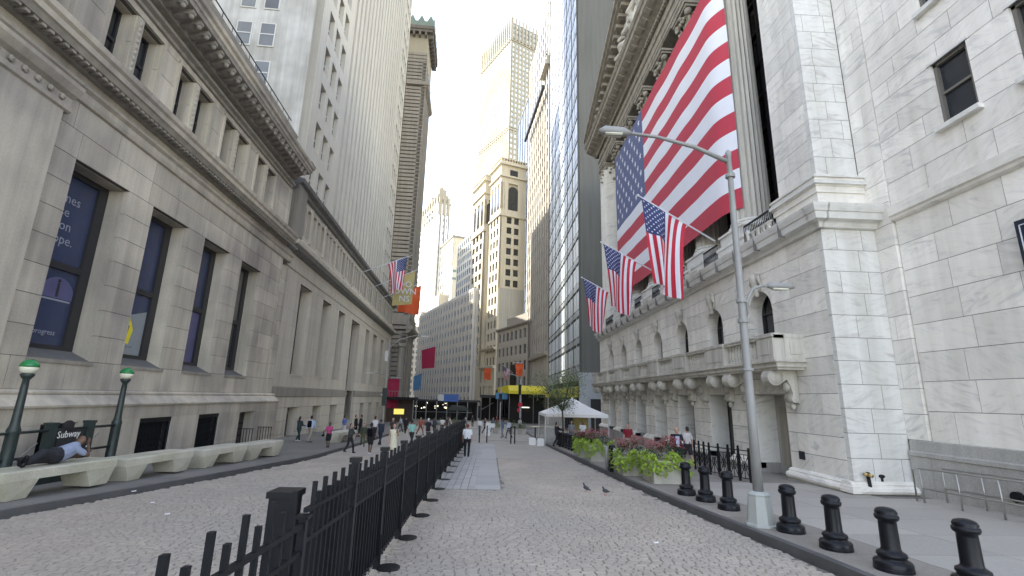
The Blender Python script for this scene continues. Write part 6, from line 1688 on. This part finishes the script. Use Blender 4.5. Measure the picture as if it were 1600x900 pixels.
# ================================================================ PEOPLE
def person(label, x, y, head, H, top, bottom, skin=SKIN, hair=HAIR, stride=.25, arms=((.1, .25), (-.1, .25)), sleeve='short', lower='trousers', z=None, vox=.018, extras=(), shoes=BLACKM, fat=1.0, bald=False, longhair=False, walk=True, bag=None, group=None):
    """arms: (forward swing, elbow bend) for left and right; head: heading in degrees clockwise from +Y"""
    z = GZ(y)+(z or 0)
    T_ = Thing('person', label, 'person', (x, y, z), -radians(head), group, absolute=False)
    s = H/1.75
    def V_(a, b, c): return (a*s, b*s, c*s)
    hip, kn, an = .92, .50, .085
    lf_, rf_ = stride, -stride
    legs = []
    for sd, f in ((-1, lf_), (1, rf_)):
        hx = .095*sd*fat; K = V_(hx, f*.55+(.05 if f < 0 else .06), kn); A_ = V_(hx*.9, f*(1.05 if f > 0 else 1.25), an+(.07 if f < -.12 else 0)); legs.append((V_(hx, 0, hip), K, A_))
    sh = 1.43; shw = .185*(1+.3*(fat-1)); ar = []
    for sd, (sw, bend) in ((-1, arms[0]), (1, arms[1])):
        S = V_(sd*shw, 0, sh-.02); E_ = V_(sd*(shw+.05), sin(sw)*.29, sh-.02-cos(sw)*.29); ang = sw+bend
        W_ = V_(sd*(shw+.045), sin(sw)*.29+sin(ang)*.26, sh-.02-cos(sw)*.29-cos(ang)*.26); ar.append((S, E_, W_, ang, sd))
    skinc = [(V_(0, .0, 1.44), .052*s, V_(0, .015, 1.54), .05*s), (V_(0, .02, 1.60), .072*s, V_(0, .012, 1.665), .085*s), (V_(0, .055, 1.57), .045*s, V_(0, .06, 1.58), .045*s), (V_(0, .105, 1.615), .012*s, V_(0, .108, 1.60), .016*s)]
    for sd in (-1, 1): skinc.append((V_(.082*sd, .0, 1.615), .016*s, V_(.086*sd, -.005, 1.635), .016*s))
    for S, E_, W_, ang, sd in ar:
        skinc += [(S, .045*s, E_, .038*s), (E_, .038*s, W_, .026*s)]
        d_ = Vector((0, sin(ang), -cos(ang))); Wv = Vector(W_); pc = Wv+d_*.05*s
        skinc.append((tuple(Wv), .026*s, tuple(pc), .034*s))
        for k in range(4):
            o_ = Vector((-sd*(.012*k-.004*3), .02, 0))*s; skinc.append((tuple(pc+o_*1.2), .013*s, tuple(pc+o_*1.4+d_*(.075-.008*abs(k-1.5))*s+Vector((-sd*.012, .008, 0))*s), .009*s))
        skinc.append((tuple(pc), .013*s, tuple(pc+Vector((-sd*.02, .05, 0))*s+d_*.02*s), .010*s))
    bl = .03*s
    for Hh, K, A_ in legs: skinc += [(Hh, .075*s, K, .052*s), (K, .055*s, A_, .036*s)]
    skinc.append((V_(0, 0, .95), .095*s, V_(0, 0, 1.35), .085*s))
    T_.part('body', fuse('body', skinc, vox*.75, skin, 1))
    # top
    f = fat
    tc = [(V_(-.05*f, 0, 1.00), .125*s*f, V_(-.07, 0, 1.34), .115*s*f), (V_(.05*f, 0, 1.00), .125*s*f, V_(.07, 0, 1.34), .115*s*f), (V_(0, .03*f, 1.05), .13*s*f, V_(0, .01, 1.33), .13*s*f), (V_(-shw+.02, 0, sh-.06), .058*s, V_(0, 0, sh-.005), .062*s), (V_(shw-.02, 0, sh-.06), .058*s, V_(0, 0, sh-.005), .062*s)]
    for S, E_, W_, ang, sd in ar:
        if sleeve == 'none': tc.append((S, .05*s, S, .05*s)); continue
        Sv, Ev = Vector(S), Vector(E_); e = Ev if sleeve == 'long' else Sv.lerp(Ev, .72)
        tc.append((S, .064*s, tuple(e), .056*s))
        if sleeve == 'long': tc.append((E_, .054*s, tuple(Vector(E_).lerp(Vector(W_), .93)), .042*s))
    if lower == 'dress':
        tc += [(V_(0, 0, 1.0), .15*s, V_(0, 0, .55), .20*s), (V_(-.08, .02, .9), .11*s, V_(-.10, lf_*.5, .5), .13*s), (V_(.08, -.02, .9), .11*s, V_(.10, rf_*.5, .5), .13*s)]
    T_.part('dress' if lower == 'dress' else 'shirt', fuse('shirt', tc, vox, cloth(top), 1))
    if lower != 'dress':
        lc = [(V_(-.05*f, 0, .93), .125*s*f, V_(.05*f, 0, .93), .125*s*f), (V_(0, 0, .93), .125*s*f, V_(0, 0, 1.02), .122*s*f)]
        for Hh, K, A_ in legs:
            if lower == 'shorts': lc.append((Hh, .10*s*f, tuple(Vector(Hh).lerp(Vector(K), .8)), .082*s))
            elif lower == 'skirt': lc.append((Hh, .11*s, tuple(Vector(Hh).lerp(Vector(K), .9)), .11*s))
            else: lc += [(Hh, .098*s*f, K, .072*s), (K, .070*s, A_, .058*s)]
        T_.part('trousers' if lower == 'trousers' else lower, fuse('trousers', lc, vox, cloth(bottom), 1))
    for Hh, K, A_ in legs:
        a_ = Vector(A_); T_.part('shoe', fuse('shoe', [(tuple(a_+Vector((0, -.03, -.035))*s), .042*s, tuple(a_+Vector((0, .13, -.05))*s), .034*s), (tuple(a_), .042*s, tuple(a_+Vector((0, .02, -.04))*s), .045*s)], .012*s+.002, shoes, 1))
    if not bald:
        hc = [(V_(0, -.02, 1.66), .092*s, V_(0, -.015, 1.685), .088*s), (V_(0, -.045, 1.60), .07*s, V_(0, -.03, 1.66), .085*s)]
        if longhair: hc += [(V_(0, -.06, 1.60), .08*s, V_(0, -.075, 1.42), .06*s)]
        T_.part('hair', fuse('hair', hc, .016, hair, 1))
    if bag == 'backpack': T_.part('backpack', fuse('backpack', [(V_(-.06, -.20, 1.08), .09*s, V_(-.06, -.19, 1.36), .08*s), (V_(.06, -.20, 1.08), .09*s, V_(.06, -.19, 1.36), .08*s)], .02, BLACKF, 1))
    if bag == 'tote':
        W_ = ar[1][2]; T_.part('bag', fuse('bag', [((W_[0]+.02, W_[1]-.08, W_[2]-.28), .07*s, (W_[0]+.02, W_[1]+.12, W_[2]-.28), .07*s), ((W_[0]+.02, W_[1], W_[2]-.05), .02, (W_[0]+.02, W_[1], W_[2]-.2), .03)], .02, BLACKF, 1))
    if bag == 'phone':
        W_ = Vector(ar[0][2]); mb_ = MB().use(FRAME_D); mb_.box(W_.x-.02, W_.x+.06, W_.y+.08, W_.y+.09, W_.z, W_.z+.15); T_.part('phone', mb_)
    if bag == 'papers':
        W_ = Vector(ar[0][2]); mb_ = MB().use(SIGNW); mb_.box(W_.x-.02, W_.x+.24, W_.y+.02, W_.y+.09, W_.z-.1, W_.z+.08); T_.part('papers', mb_)
    return T_
def PG(u, v, off=0): return pix_ground(u, v, off)
P_ = lambda u, v, off=0: PG(u, v, off)
x, y = P_(729, 714); person('man in white short-sleeved shirt and black trousers walking away beside the fence', x, y, 0, 1.74, (.72, .73, .75), (.015, .016, .02), stride=.05, arms=((.05, .15), (-.05, .2)), fat=1.12, hair=plain('cap_brown_red', (.16, .05, .035), .8), vox=.016)
x, y = P_(483, 692, .15); person('man in light blue shirt and khaki trousers walking away with a dark shoulder bag', x, y, 12, 1.75, (.42, .52, .66), (.34, .30, .24), stride=.3, arms=((-.3, .3), (.3, .3)), sleeve='long', z=.15, bag='backpack')
x, y = P_(465, 690, .15); person('woman in dark green trousers carrying pale papers beside the man in light blue', x, y, 20, 1.66, (.03, .045, .045), (.015, .04, .04), stride=.22, arms=((.4, 1.2), (.3, 1.1)), sleeve='long', z=.15, bag='papers', longhair=True, shoes=SIGNW)
x, y = P_(577, 710); person('woman in black top and shorts with a backpack and white shoes, walking away', x, y, 5, 1.68, (.012, .012, .015), (.015, .015, .018), stride=.12, arms=((.0, .2), (.35, .4)), lower='shorts', bag='backpack', shoes=SIGNW, skin=SKIND)
x, y = P_(545, 708); person('man in dark clothes and cap bending forward at the left kerb', x, y, 100, 1.60, (.05, .055, .05), (.02, .02, .025), stride=.22, arms=((.5, .9), (.4, 1.2)), sleeve='long')
x, y = P_(613, 716); person('woman in cream sleeveless dress looking at her phone behind the fence', x, y, 178, 1.72, (.74, .70, .52), None, skin=SKIN, stride=.12, arms=((.5, 1.7), (.05, .3)), sleeve='none', lower='dress', bag='phone', longhair=True, vox=.016)
x, y = P_(642, 698); person('person in mint green shirt and black leggings striding beyond the fence', x, y, 15, 1.74, (.30, .58, .50), (.02, .03, .03), stride=.38, arms=((-.3, .5), (.5, .6)))
x, y = P_(668, 688); person('person in dark top and pale cap walking away beyond the fence', x, y, 5, 1.74, (.02, .02, .035), (.025, .02, .03), stride=.15, arms=((0, .2), (0, .2)), hair=SIGNW)
x, y = P_(593, 696); person('man in dark navy suit leaning and walking in the shade of the left pavement', x, y, 10, 1.74, (.025, .035, .055), (.02, .03, .05), stride=.3, arms=((.9, .3), (-.3, .3)), sleeve='long')
x, y = P_(536, 684, .15); person('person in blue top and white shorts on the left pavement near the doors', x, y, 30, 1.72, (.10, .16, .38), (.55, .55, .55), stride=.12, z=.15, lower='shorts')
x, y = P_(554, 682, .15); person('man in black standing by the entrance doors, left of the pair', x, y, 90, 1.75, (.01, .01, .012), (.01, .01, .012), stride=.05, sleeve='long', z=.15)
x, y = P_(562, 682, .15); person('man in black standing by the entrance doors, right of the pair', x, y, -90, 1.75, (.012, .01, .014), (.012, .01, .012), stride=.05, sleeve='long', z=.15)
x, y = P_(584, 688, .15); person('person in white T-shirt near the lamp pole on the left pavement', x, y, 20, 1.74, (.66, .66, .68), (.03, .03, .04), z=.15, stride=.15)
x, y = P_(612, 690, .15); person('woman in dark dress near the yellow lit sign, behind the woman in cream', x, y, 190, 1.68, (.05, .04, .045), None, z=.15, lower='dress', stride=.1, longhair=True)
x, y = P_(566, 698, .15); person('person in olive jacket resting at the far left bench', x, y, 160, 1.40, (.05, .06, .04), (.09, .10, .05), z=.15, stride=.25, sleeve='long')
# woman in pink standing by the kerb with a dark skirt and bag
x, y = P_(512, 699, .15); person('woman in pink top and black skirt by the far bench with bags at her feet', x, y, 185, 1.45, (.50, .06, .20), (.012, .012, .014), skin=SKIND, stride=.05, arms=((.5, 1.2), (.5, 1.2)), z=.15, lower='skirt', bag='tote')
# right side
person('man in dark suit and light blue shirt holding a cup by the marble doors', 8.35, 21.6, 190, 1.80, (.012, .016, .025), (.015, .018, .025), stride=.15, arms=((.3, 1.6), (.1, .3)), sleeve='long', z=.15, fat=1.2, bald=True, vox=.016)
mb = MB().use(cloth((.50, .60, .78))); T_ = bpy.data.objects[-1] if False else None
person('woman in white top and dark skirt walking behind the man in the suit', 9.7, 23.7, -20, 1.78, (.62, .58, .58), (.03, .025, .03), stride=.2, arms=((.3, .5), (-.2, .3)), z=.15, lower='skirt', hair=HAIR)
person('man in dark red polo shirt and pale trousers standing behind the planters', 8.0, 28.0, 200, 1.78, (.20, .012, .022), (.40, .38, .34), stride=.08, arms=((.05, .3), (.1, .9)), z=.15)
x, y = 7.0, 36.3; person('guard in white shirt and cap standing in front of the tent', x, y+.2, 185, 1.72, (.70, .72, .74), (.02, .02, .025), z=.15, stride=.03, arms=((.2, 1.5), (.2, 1.5)), skin=SKIND)
person('person in grey shirt standing under the tent beside the guard', 6.25, 37.0, 200, 1.72, (.26, .28, .32), (.16, .18, .21), z=.15, stride=.05)
person('person in black leaning over the barrier in front of the tent', 4.7, 34.0, 70, 1.66, (.012, .012, .016), (.012, .012, .016), z=.15, stride=.25, arms=((.9, .4), (.9, .4)), sleeve='long')
far = [(749, 680, (.62, .62, .64), (.3, .3, .3), 'person in white top among the crowd past the barriers, left'), (757, 678, (.03, .03, .05), (.02, .02, .02), 'person in dark clothes beyond the barriers, left of the white planter'), (770, 676, (.10, .10, .12), (.02, .02, .03), 'person in charcoal beyond the barriers, centre'), (785, 684, (.10, .14, .26), (.16, .2, .26), 'person in blue denim just past the wide barrier'), (795, 685, (.52, .56, .66), (.05, .03, .06), 'person in pale blue shirt walking past the wide barrier'), (812, 676, (.4, .4, .4), (.06, .06, .06), 'person in grey seated area beyond the barrier on the right'), (727, 668, (.5, .5, .5), (.1, .1, .1), 'person in pale grey far down the street above the fence end'), (738, 667, (.04, .04, .05), (.02, .02, .02), 'person in black far down the street'), (776, 668, (.3, .05, .05), (.05, .05, .06), 'person in dull red far down the street'), (690, 678, (.6, .6, .6), (.04, .04, .05), 'person in white under the scaffold, right of the group'), (698, 676, (.08, .06, .05), (.05, .05, .05), 'person in brown under the scaffold'), (656, 680, (.35, .09, .05), (.2, .06, .04), 'person in rust red under the scaffold'), (678, 680, (.05, .06, .09), (.04, .04, .05), 'person in navy under the scaffold'), (625, 676, (.3, .34, .42), (.05, .05, .06), 'person in grey blue before the yellow lit sign'), (633, 678, (.02, .02, .02), (.02, .02, .02), 'person in black before the yellow lit sign'), (702, 672, (.45, .42, .4), (.1, .1, .1), 'person in beige at the far side of the scaffold')]
for i, (u, v, t_, b_, lab) in enumerate(far):
    x, y = P_(u, v); person(lab, x, y, (i*77) % 360, 1.70, t_, b_, stride=.15+.1*(i % 3), arms=((.2, .3), (-.2, .3)), vox=.035, sleeve='short' if i % 2 else 'long', skin=SKIN if i % 3 else SKIND)
# person lying on the nearest bench
ba, bw = 12.95, -11.1
x, y = lw(ba, bw); z = GZ(y)+.15+.68
pl_ = Thing('person', 'person in grey-blue shirt and black trousers lying propped on one elbow on the nearest bench', 'person', (x, y, z), -(LAH+HB), None, absolute=False)
# local: y along bench, x towards the street, z up from the seat; feet at low y, head at high y, facing the building
q = [((-.05, 2.62, .36), .085, (-.04, 2.70, .42), .10), ((-.12, 2.70, .36), .04, (-.13, 2.72, .34), .035), ((-.02, 2.50, .30), .06, (-.04, 2.60, .34), .055),
     ((.02, 2.42, .30), .10, (.02, 1.90, .16), .14), ((.10, 2.38, .26), .055, (.18, 2.72, .12), .045), ((.18, 2.72, .12), .042, (.02, 2.90, .30), .032), ((.02, 2.90, .30), .03, (-.04, 2.93, .37), .036),
     ((-.08, 2.40, .30), .055, (-.12, 2.76, .08), .045), ((-.12, 2.76, .08), .04, (-.05, 3.0, .14), .03), ((-.05, 3.0, .14), .03, (-.03, 3.05, .17), .035)]
for k in range(4): q.append(((-.04+.012*k, 2.93, .38), .012, (-.06+.02*k, 2.97, .46-.012*abs(k-1)), .009))
for k in range(4): q.append(((-.03+.014*k, 3.06, .17), .012, (-.05+.02*k, 3.12, .21), .009))
q.append(((.0, 2.91, .36), .013, (.03, 2.95, .41), .010))
pl_.o.scale = (1.2, .82, 1.3)
pl_.part('body', fuse('body', q, .014, SKIND, 1))
pl_.part('shirt', fuse('shirt', [((.02, 2.42, .28), .135, (.02, 1.92, .17), .165), ((.02, 2.30, .22), .13, (.02, 1.98, .14), .14), ((.10, 2.38, .26), .075, (.15, 2.60, .17), .068), ((-.08, 2.40, .28), .07, (-.11, 2.60, .17), .065)], .018, cloth((.25, .29, .40)), 1))
pl_.part('trousers', fuse('trousers', [((.02, 1.90, .17), .165, (.03, 1.72, .17), .17), ((.06, 1.75, .16), .12, (.10, 1.28, .24), .095), ((.10, 1.28, .24), .09, (.05, .95, .10), .065), ((-.03, 1.75, .14), .12, (.02, 1.28, .13), .09), ((.02, 1.28, .13), .085, (.02, .88, .08), .06)], .018, cloth((.016, .017, .022)), 1))
pl_.part('shoe', fuse('shoe', [((.05, .90, .10), .06, (.12, .82, .20), .05), ((.05, .90, .08), .06, (.05, .84, .06), .055)], .014, BLACKM, 1)); pl_.part('shoe', fuse('shoe', [((.0, .82, .08), .055, (.05, .74, .16), .045)], .014, BLACKM, 1))
mb = MB().use(SIGNW); mb.lathe([(.036, 0), (.036, .03)], (.0, 2.885, .27), 10); pl_.part('wristband', mb)
# shirt front and cup for the man in the suit
for o in bpy.data.objects:
    if o.get('label', '').startswith('man in dark suit and light'):
        mb = MB().use(cloth((.50, .60, .80))); mb.prism([(-.085, 1.42), (.085, 1.42), (.06, 1.0), (-.06, 1.0)], 'y', .16, .205); me = mb.mesh('shirt_front'); c = bpy.data.objects.new('shirt_front', me); COL.objects.link(c); c.parent = o
        mb = MB().use(SIGNW); mb.lathe([(.03, 0), (.04, .11)], (-.19, .28, 1.13), 10); me = mb.mesh('cup'); c = bpy.data.objects.new('cup', me); COL.objects.link(c); c.parent = o

# ================================================================ FAR STREET CLUTTER
# left lamp/signal pole
x, y = lw(52, -8.35); z = GZ(y)+.15
T_ = Thing('signal_pole', 'grey-green pole carrying signs, boxes and a small lamp arm, left pavement', 'pole', (x, y, z), 0, absolute=False)
mb = MB().use(STEELG); mb.smooth = True; mb.lathe([(.16, 0), (.14, .9), (.09, 1.0), (.08, 5.5), (.06, 9.6)], (0, 0, 0), 10); T_.part('pole', mb)
mb = MB().use(STEELG); mb.tube([(0, 0, 5.6), (-.7, 0, 5.9), (-1.3, 0, 5.95)], [.04]*3, 6); mb.use(FRAME_W); mb.box(-2.1, -1.25, -.12, .12, 5.9, 6.0); T_.part('lamp_arm', mb)
mb = MB().use(STEELG); mb.tube([(0, 0, 8.6), (1.2, 0, 9.6), (2.6, 0, 10.0), (3.6, 0, 10.0)], [.05, .045, .04, .04], 6); mb.use(FRAME_W); mb.box(3.4, 4.3, -.12, .12, 9.92, 10.05); T_.part('lamp_arm', mb)
mb = MB().use(FRAME_W); mb.box(-.28, .0, -.15, .15, 7.2, 8.3); T_.part('cabinet', mb)
mb = MB().use(IRON_G); mb.box(-.25, .25, -.1, -.05, 2.6, 4.4); mb.use(FRAME_W); mb.box(-.4, -.2, -.1, 0, 3.6, 3.8); T_.part('signs', mb)
# burgundy hanging sign, sheds, awnings
x, y = lw(89.5, -13.6)
banner('burgundy hanging banner on the banded building above its door', None or ((-11.6, 89.2, 5.6), (-13.4, 89.2, 5.6)), [(-13.9, 89.2, 5.4), (-11.9, 89.2, 5.4), (-11.9, 89.2, .2), (-13.9, 89.2, .2)], BURG, rip=.05)
sh1 = Thing('entrance_canopy', 'dark canopy with lit yellow sign under the banded building', 'canopy', (-11.5, 90, GZ(90)), -LAH)
mb = MB().use(BLACKM); mb.box(-14.2, -8.6, 86.0, 92.5, 1.75, 2.2); sh1.part('roof', mb)
for w_, a_ in ((-14.0, 86.2), (-8.8, 86.2), (-8.8, 92)): mb = MB().use(STEELG); mb.box(w_-.07, w_+.07, a_-.07, a_+.07, -2.3, 1.75); sh1.part('post', mb)
mb = MB().use(BROWNM); mb.box(-13.9, -9.2, 90.0, 90.4, -2.3, 1.75); sh1.part('back_wall', mb)
mb = MB().use(SIGNLIT); mb.box(-12.6, -10.8, 89.9, 89.98, -.85, .1); sh1.part('lit_sign', mb)
mb = MB().use(STEELG)
for i in range(12): mb.box(-14.1+i*.5, -14.06+i*.5, 86.0, 86.04, 2.2, 3.2)
mb.box(-14.1, -8.6, 85.98, 86.06, 3.15, 3.2); sh1.part('parapet_rail', mb)
sd = Thing('sidewalk_shed', 'long dark scaffold shed crossing the far end of the street on slim posts', 'scaffold', (-9, 116, GZ(116)), 0)
mb = MB().use(FRAME_D); mb.box(-19.5, -2.5, 112, 120, 1.3, 1.75); mb.box(-2.5, 2.2, 124, 131, 2.4, 3.1); sd.part('deck', mb)
for i in range(8): mb = MB().use(STEELG); mb.box(-19.3+i*2.35, -19.1+i*2.35, 112, 112.2, -3.2, 1.3); sd.part('post', mb)
for x_ in (-2.2, 0, 2.0): mb = MB().use(STEELG); mb.box(x_-.1, x_+.1, 124, 124.2, -3.4, 2.4); sd.part('post', mb)
mb = MB().use(STEELG); mb.tube([(-2.4, 124, -.8), (.9, 124, 1.2)], [.07]*2, 5); mb.tube([(-19, 112, -1.0), (-4, 112, -1.0)], [.05]*2, 5); sd.part('brace', mb)
mb = MB().use(DARKIN); mb.box(-24, -3, 121.5, 122, -3.2, 1.3); mb.box(-2.5, 3, 131, 131.5, -4, 2.4); sd.part('back_hoarding', mb)
r = random.Random(9)
mb = MB().use(LAMPLIT)
for i in range(16): x_ = r.uniform(-20, -5); z_ = r.uniform(-.6, 1.0); mb.box(x_, x_+r.uniform(.2, .8), 121.3, 121.45, z_, z_+r.uniform(.12, .3))
sd.part('shop_lights', mb)
mb = MB().use(GLASS)
for i in range(8): mb.box(-19+i*2.2, -17.6+i*2.2, 121.3, 121.4, -2.6, .4)
sd.part('shop_windows', mb)
mb = MB().use(plain('sign_blue', (.06, .16, .50), .5)); mb.box(-11.3, -7.2, 111.8, 111.95, 1.35, 3.0); T_ = Thing('blue_sign', 'blue and white rectangular sign on the far scaffold shed', 'sign', (-9, 111.9, 1.4), 0); T_.part('panel', mb)
mb = MB().use(SIGNW); mb.box(-11.9, -10.6, 111.74, 111.8, 1.5, 2.9); T_.part('logo_panel', mb)
# dark trees / umbrellas and planters near the bend
mb = MB().use(IRON_G); mb.prism([(-9.2, -.4), (-4.5, -.4), (-5.6, .55), (-8.2, .55)], 'y', 104, 107); mb.box(-6.9, -6.8, 105.4, 105.5, -2.7, -.4); tagmesh('cafe_umbrella', mb, 'dark green cafe umbrella at the bend under the scaffold', 'umbrella', base=(-6.8, 105, -2.7))
for i, (x_, y_) in enumerate(((.9, 56), (2.6, 55), (3.6, 54), (-6.2, 62), (-4.8, 70))):
    z_ = GZ(y_); rq = random.Random(i)
    T_ = Thing('barrel_planter', ['green shrub planter beyond the barriers, left of three', 'green shrub planter beyond the barriers, middle of three', 'green shrub planter beyond the barriers, right of three', 'shrub planter beside the cafe seats on the left', 'farther shrub planter beside the cafe seats on the left'][i], 'planter', (x_, y_, z_), 0, absolute=False)
    mb = MB().use(TAUPE2); mb.lathe([(.42, 0), (.5, .55), (.48, .6)], (0, 0, 0), 10); T_.part('tub', mb)
    mb = MB().use(LEAFT)
    for k in range(160): leafpoly(mb, (rq.gauss(0, .25), rq.gauss(0, .25), .6+abs(rq.gauss(0, .3))), (rq.uniform(-1, 1), rq.uniform(-1, 1), rq.uniform(-.2, 1)), (0, 0, 1), .2, .1)
    T_.part('shrub', mb, stuff=True)
mb = MB().use(SIGNW); z_ = GZ(50); mb.box(-.35, .15, 50, 50.3, z_, z_+1.25); mb.box(.15, .6, 50, 50.3, z_+.8, z_+1.2); tagmesh('white_booth_panel', mb, 'small white panel stand just past the barriers', 'stand', base=(0, 50, z_))
# cafe tables and chairs at the left bend
for i in range(7):
    x_, y_ = -9.6+i*.95, 62+ (i % 3)*3.2; z_ = GZ(y_); T_ = Thing('cafe_chair', ['first', 'second', 'third', 'fourth', 'fifth', 'sixth', 'seventh'][i]+' rust red cafe chair from the left at the bend', 'chair', (x_, y_, z_), i*.9, 'cafe chairs at the bend', absolute=False)
    mb = MB().use(plain('chair_rust', (.20, .06, .04), .6) if i == 0 else MATS['chair_rust']); mb.box(-.22, .22, -.22, .22, .42, .47); T_.part('seat', mb)
    mb = MB().use(MATS['chair_rust']); mb.box(-.22, .22, -.24, -.20, .47, .9); T_.part('backrest', mb)
    for sx_ in (-.2, .2):
        for sy_ in (-.2, .2): mb = MB().use(BLACKM); mb.box(sx_-.02, sx_+.02, sy_-.02, sy_+.02, 0, .42); T_.part('leg', mb)
# flags and banners further down
banner('burgundy banner hanging over the street from a slanting pole, far left', ((-19.0, 112, 12.0), (-13.0, 112, 14.2)), [(-16.4, 112, 12.9), (-13.2, 112, 13.9), (-13.2, 112, 8.9), (-16.1, 112, 8.6)], BURG, th=0, rip=.08)
banner('light blue banner hanging at the far left above the scaffold', ((-20.6, 118, 6.4), (-16.8, 118, 8.0)), [(-18.8, 118, 7.0), (-16.8, 118, 7.9), (-16.9, 118, 4.0), (-18.8, 118, 3.6)], BANBLUE, th=0)
banner('orange banner on the cream building, left of the pair', ((.5, 110, 9.1), (-1.8, 110, 9.1)), [(-1.6, 110, 9.0), (0, 110, 9.1), (0, 110, 6.3), (-1.5, 110, 6.5)], ORANGE, th=0)
banner('orange banner on the taupe block, right of the pair', ((6.2, 90, 9.0), (4.3, 90, 9.0)), [(4.5, 90, 8.8), (6.1, 90, 8.9), (5.9, 90, 6.4), (4.8, 90, 6.7)], ORANGE, th=0)
pole_flag('faded flag on the taupe block between the two orange banners', (4.6, 100, 7.6), (2.4, 100, 9.2), 2.4, .05, .7, 5)
ay = Thing('yellow_awning', 'yellow shop awning on the brown tower, longer of the two', 'awning', (8, 92, 3.4), 0)
mb = MB().use(YELLOW); mb.prism([(98.5, 5.0), (94.5, 3.9), (94.5, 3.3), (98.5, 3.3)], 'x', 3.6, 11.2); mb.hexa([(1.6, 104, 3.4), (3.5, 98, 3.4), (3.6, 98.2, 3.4), (1.8, 104.2, 3.4), (1.6, 104, 4.6), (3.5, 98, 5.0), (3.6, 98.2, 5.0), (1.8, 104.2, 4.6)]); ay.part('fabric', mb)
mb = MB().use(DARKIN); mb.box(3.8, 11, 98.5, 99, -3, 3.4); ay.part('shopfront', mb)
mb = MB().use(LAMPLIT); mb.box(6.5, 8.0, 98.4, 98.5, .6, .75); ay.part('shop_light', mb)
for i in range(4): mb = MB().use(STEELG); mb.box(3.8+i*2.4, 3.9+i*2.4, 96.4, 96.5, -2.8, 3.3); ay.part('post', mb)
ay2 = Thing('yellow_awning', 'short yellow shop awning on the glass tower, behind the tent', 'awning', (10, 66, 2.6), 0)
mb = MB().use(YELLOW); mb.prism([(12.0, 4.3), (9.0, 3.6), (9.0, 2.75), (12.0, 2.75)], 'y', 66, 78); ay2.part('fabric', mb)
mb = MB().use(BANBLUE); mb.box(1.2, 3.6, 100, 100.3, 2.2, 3.5); tagmesh('light_blue_awning', mb, 'light blue awning beside the yellow one at the taupe block', 'awning', base=(2.4, 100, 2.2))
# signal pole right of centre
T_ = Thing('street_lamp', 'grey street pole with curved arm and red signs beyond the tent', 'street lamp', (3.75, 60, GZ(60)), 0, absolute=False)
mb = MB().use(STEELG); mb.smooth = True; mb.lathe([(.2, 0), (.16, 1.0), (.1, 1.1), (.08, 6.6)], (0, 0, 0), 10); T_.part('pole', mb)
mb = MB().use(STEELG); mb.tube([(0, 0, 6.2), (-.6, 0, 6.8), (-1.3, 0, 7.0), (-2.2, 0, 6.9)], [.05]*4, 6); T_.part('arm', mb)
mb = MB().use(BLACKM); mb.box(-.25, .1, -.2, .1, 4.5, 5.7); T_.part('signal_box', mb)
mb = MB().use(RED); mb.box(-.25, .25, -.15, -.1, 3.0, 3.5); mb.box(-.35, -.05, -.15, -.1, 2.4, 2.8); T_.part('signs', mb)
T_ = Thing('street_pole', 'slim dark pole with a small blue cap left of the curved street lamp', 'pole', (1.35, 62, GZ(62)), 0, absolute=False)
mb = MB().use(STEELG); mb.lathe([(.12, 0), (.08, 1.0), (.07, 5.6)], (0, 0, 0), 8); T_.part('pole', mb); mb = MB().use(BLACKM); mb.box(-.2, .2, -.2, .2, 3.6, 4.6); T_.part('signal_box', mb)
# far end street wall so that the bend closes
eb = heading_root('far_end_block', 'plain pale building closing the street beyond the bend', 'building', (-60, 330), -13, 0)
wl = []; facade(eb, 'y', 0, -1, 0, 60, -6, 50, 18, 14, 1.4, 1.6, LIMEG, LIMEG, wl, depth=.4, part='wall'); pieces(eb, 'window', win_unit(FRAME_T, GLASSB, 'bare'), wl)
mb = MB().use(LIMEG); mb.box(0, 60, .8, 30, -8, 50); eb.part('core', mb)
# small litter on the ground
rl = random.Random(4); LT = ['paper scrap on the cobbles', 'paper scrap near the left kerb', 'tissue on the left pavement', 'small wrapper by the fence', 'crumpled receipt on the right lane']
for i, (x_, y_, of) in enumerate(((-7.4, 12.2, 0), (-8.6, 13.5, 0), (-9.6, 14.2, .15), (-2.6, 8.0, 0), (3.4, 10.2, 0))):
    mb = MB().use(SIGNW); a_ = rl.random()*3; mb.hexa([(-.05, -.03, .0), (.05, -.035, .0), (.045, .03, 0), (-.04, .035, 0), (-.045, -.03, .015), (.05, -.02, .03), (.04, .03, .012), (-.04, .03, .02)])
    o = tagmesh('litter', mb, ['white paper scrap on the cobbles in the left lane', 'white paper scrap close to the left kerb', 'white tissue on the left pavement before the benches', 'small white wrapper beside the fence', 'small crumpled receipt in the right lane'][i], 'litter', loc=(x_, y_, GZ(y_)+of+.008)); o.rotation_euler = (0, 0, a_)
bpy.data.scenes.remove(TSC)
print('objects', len(bpy.data.objects))
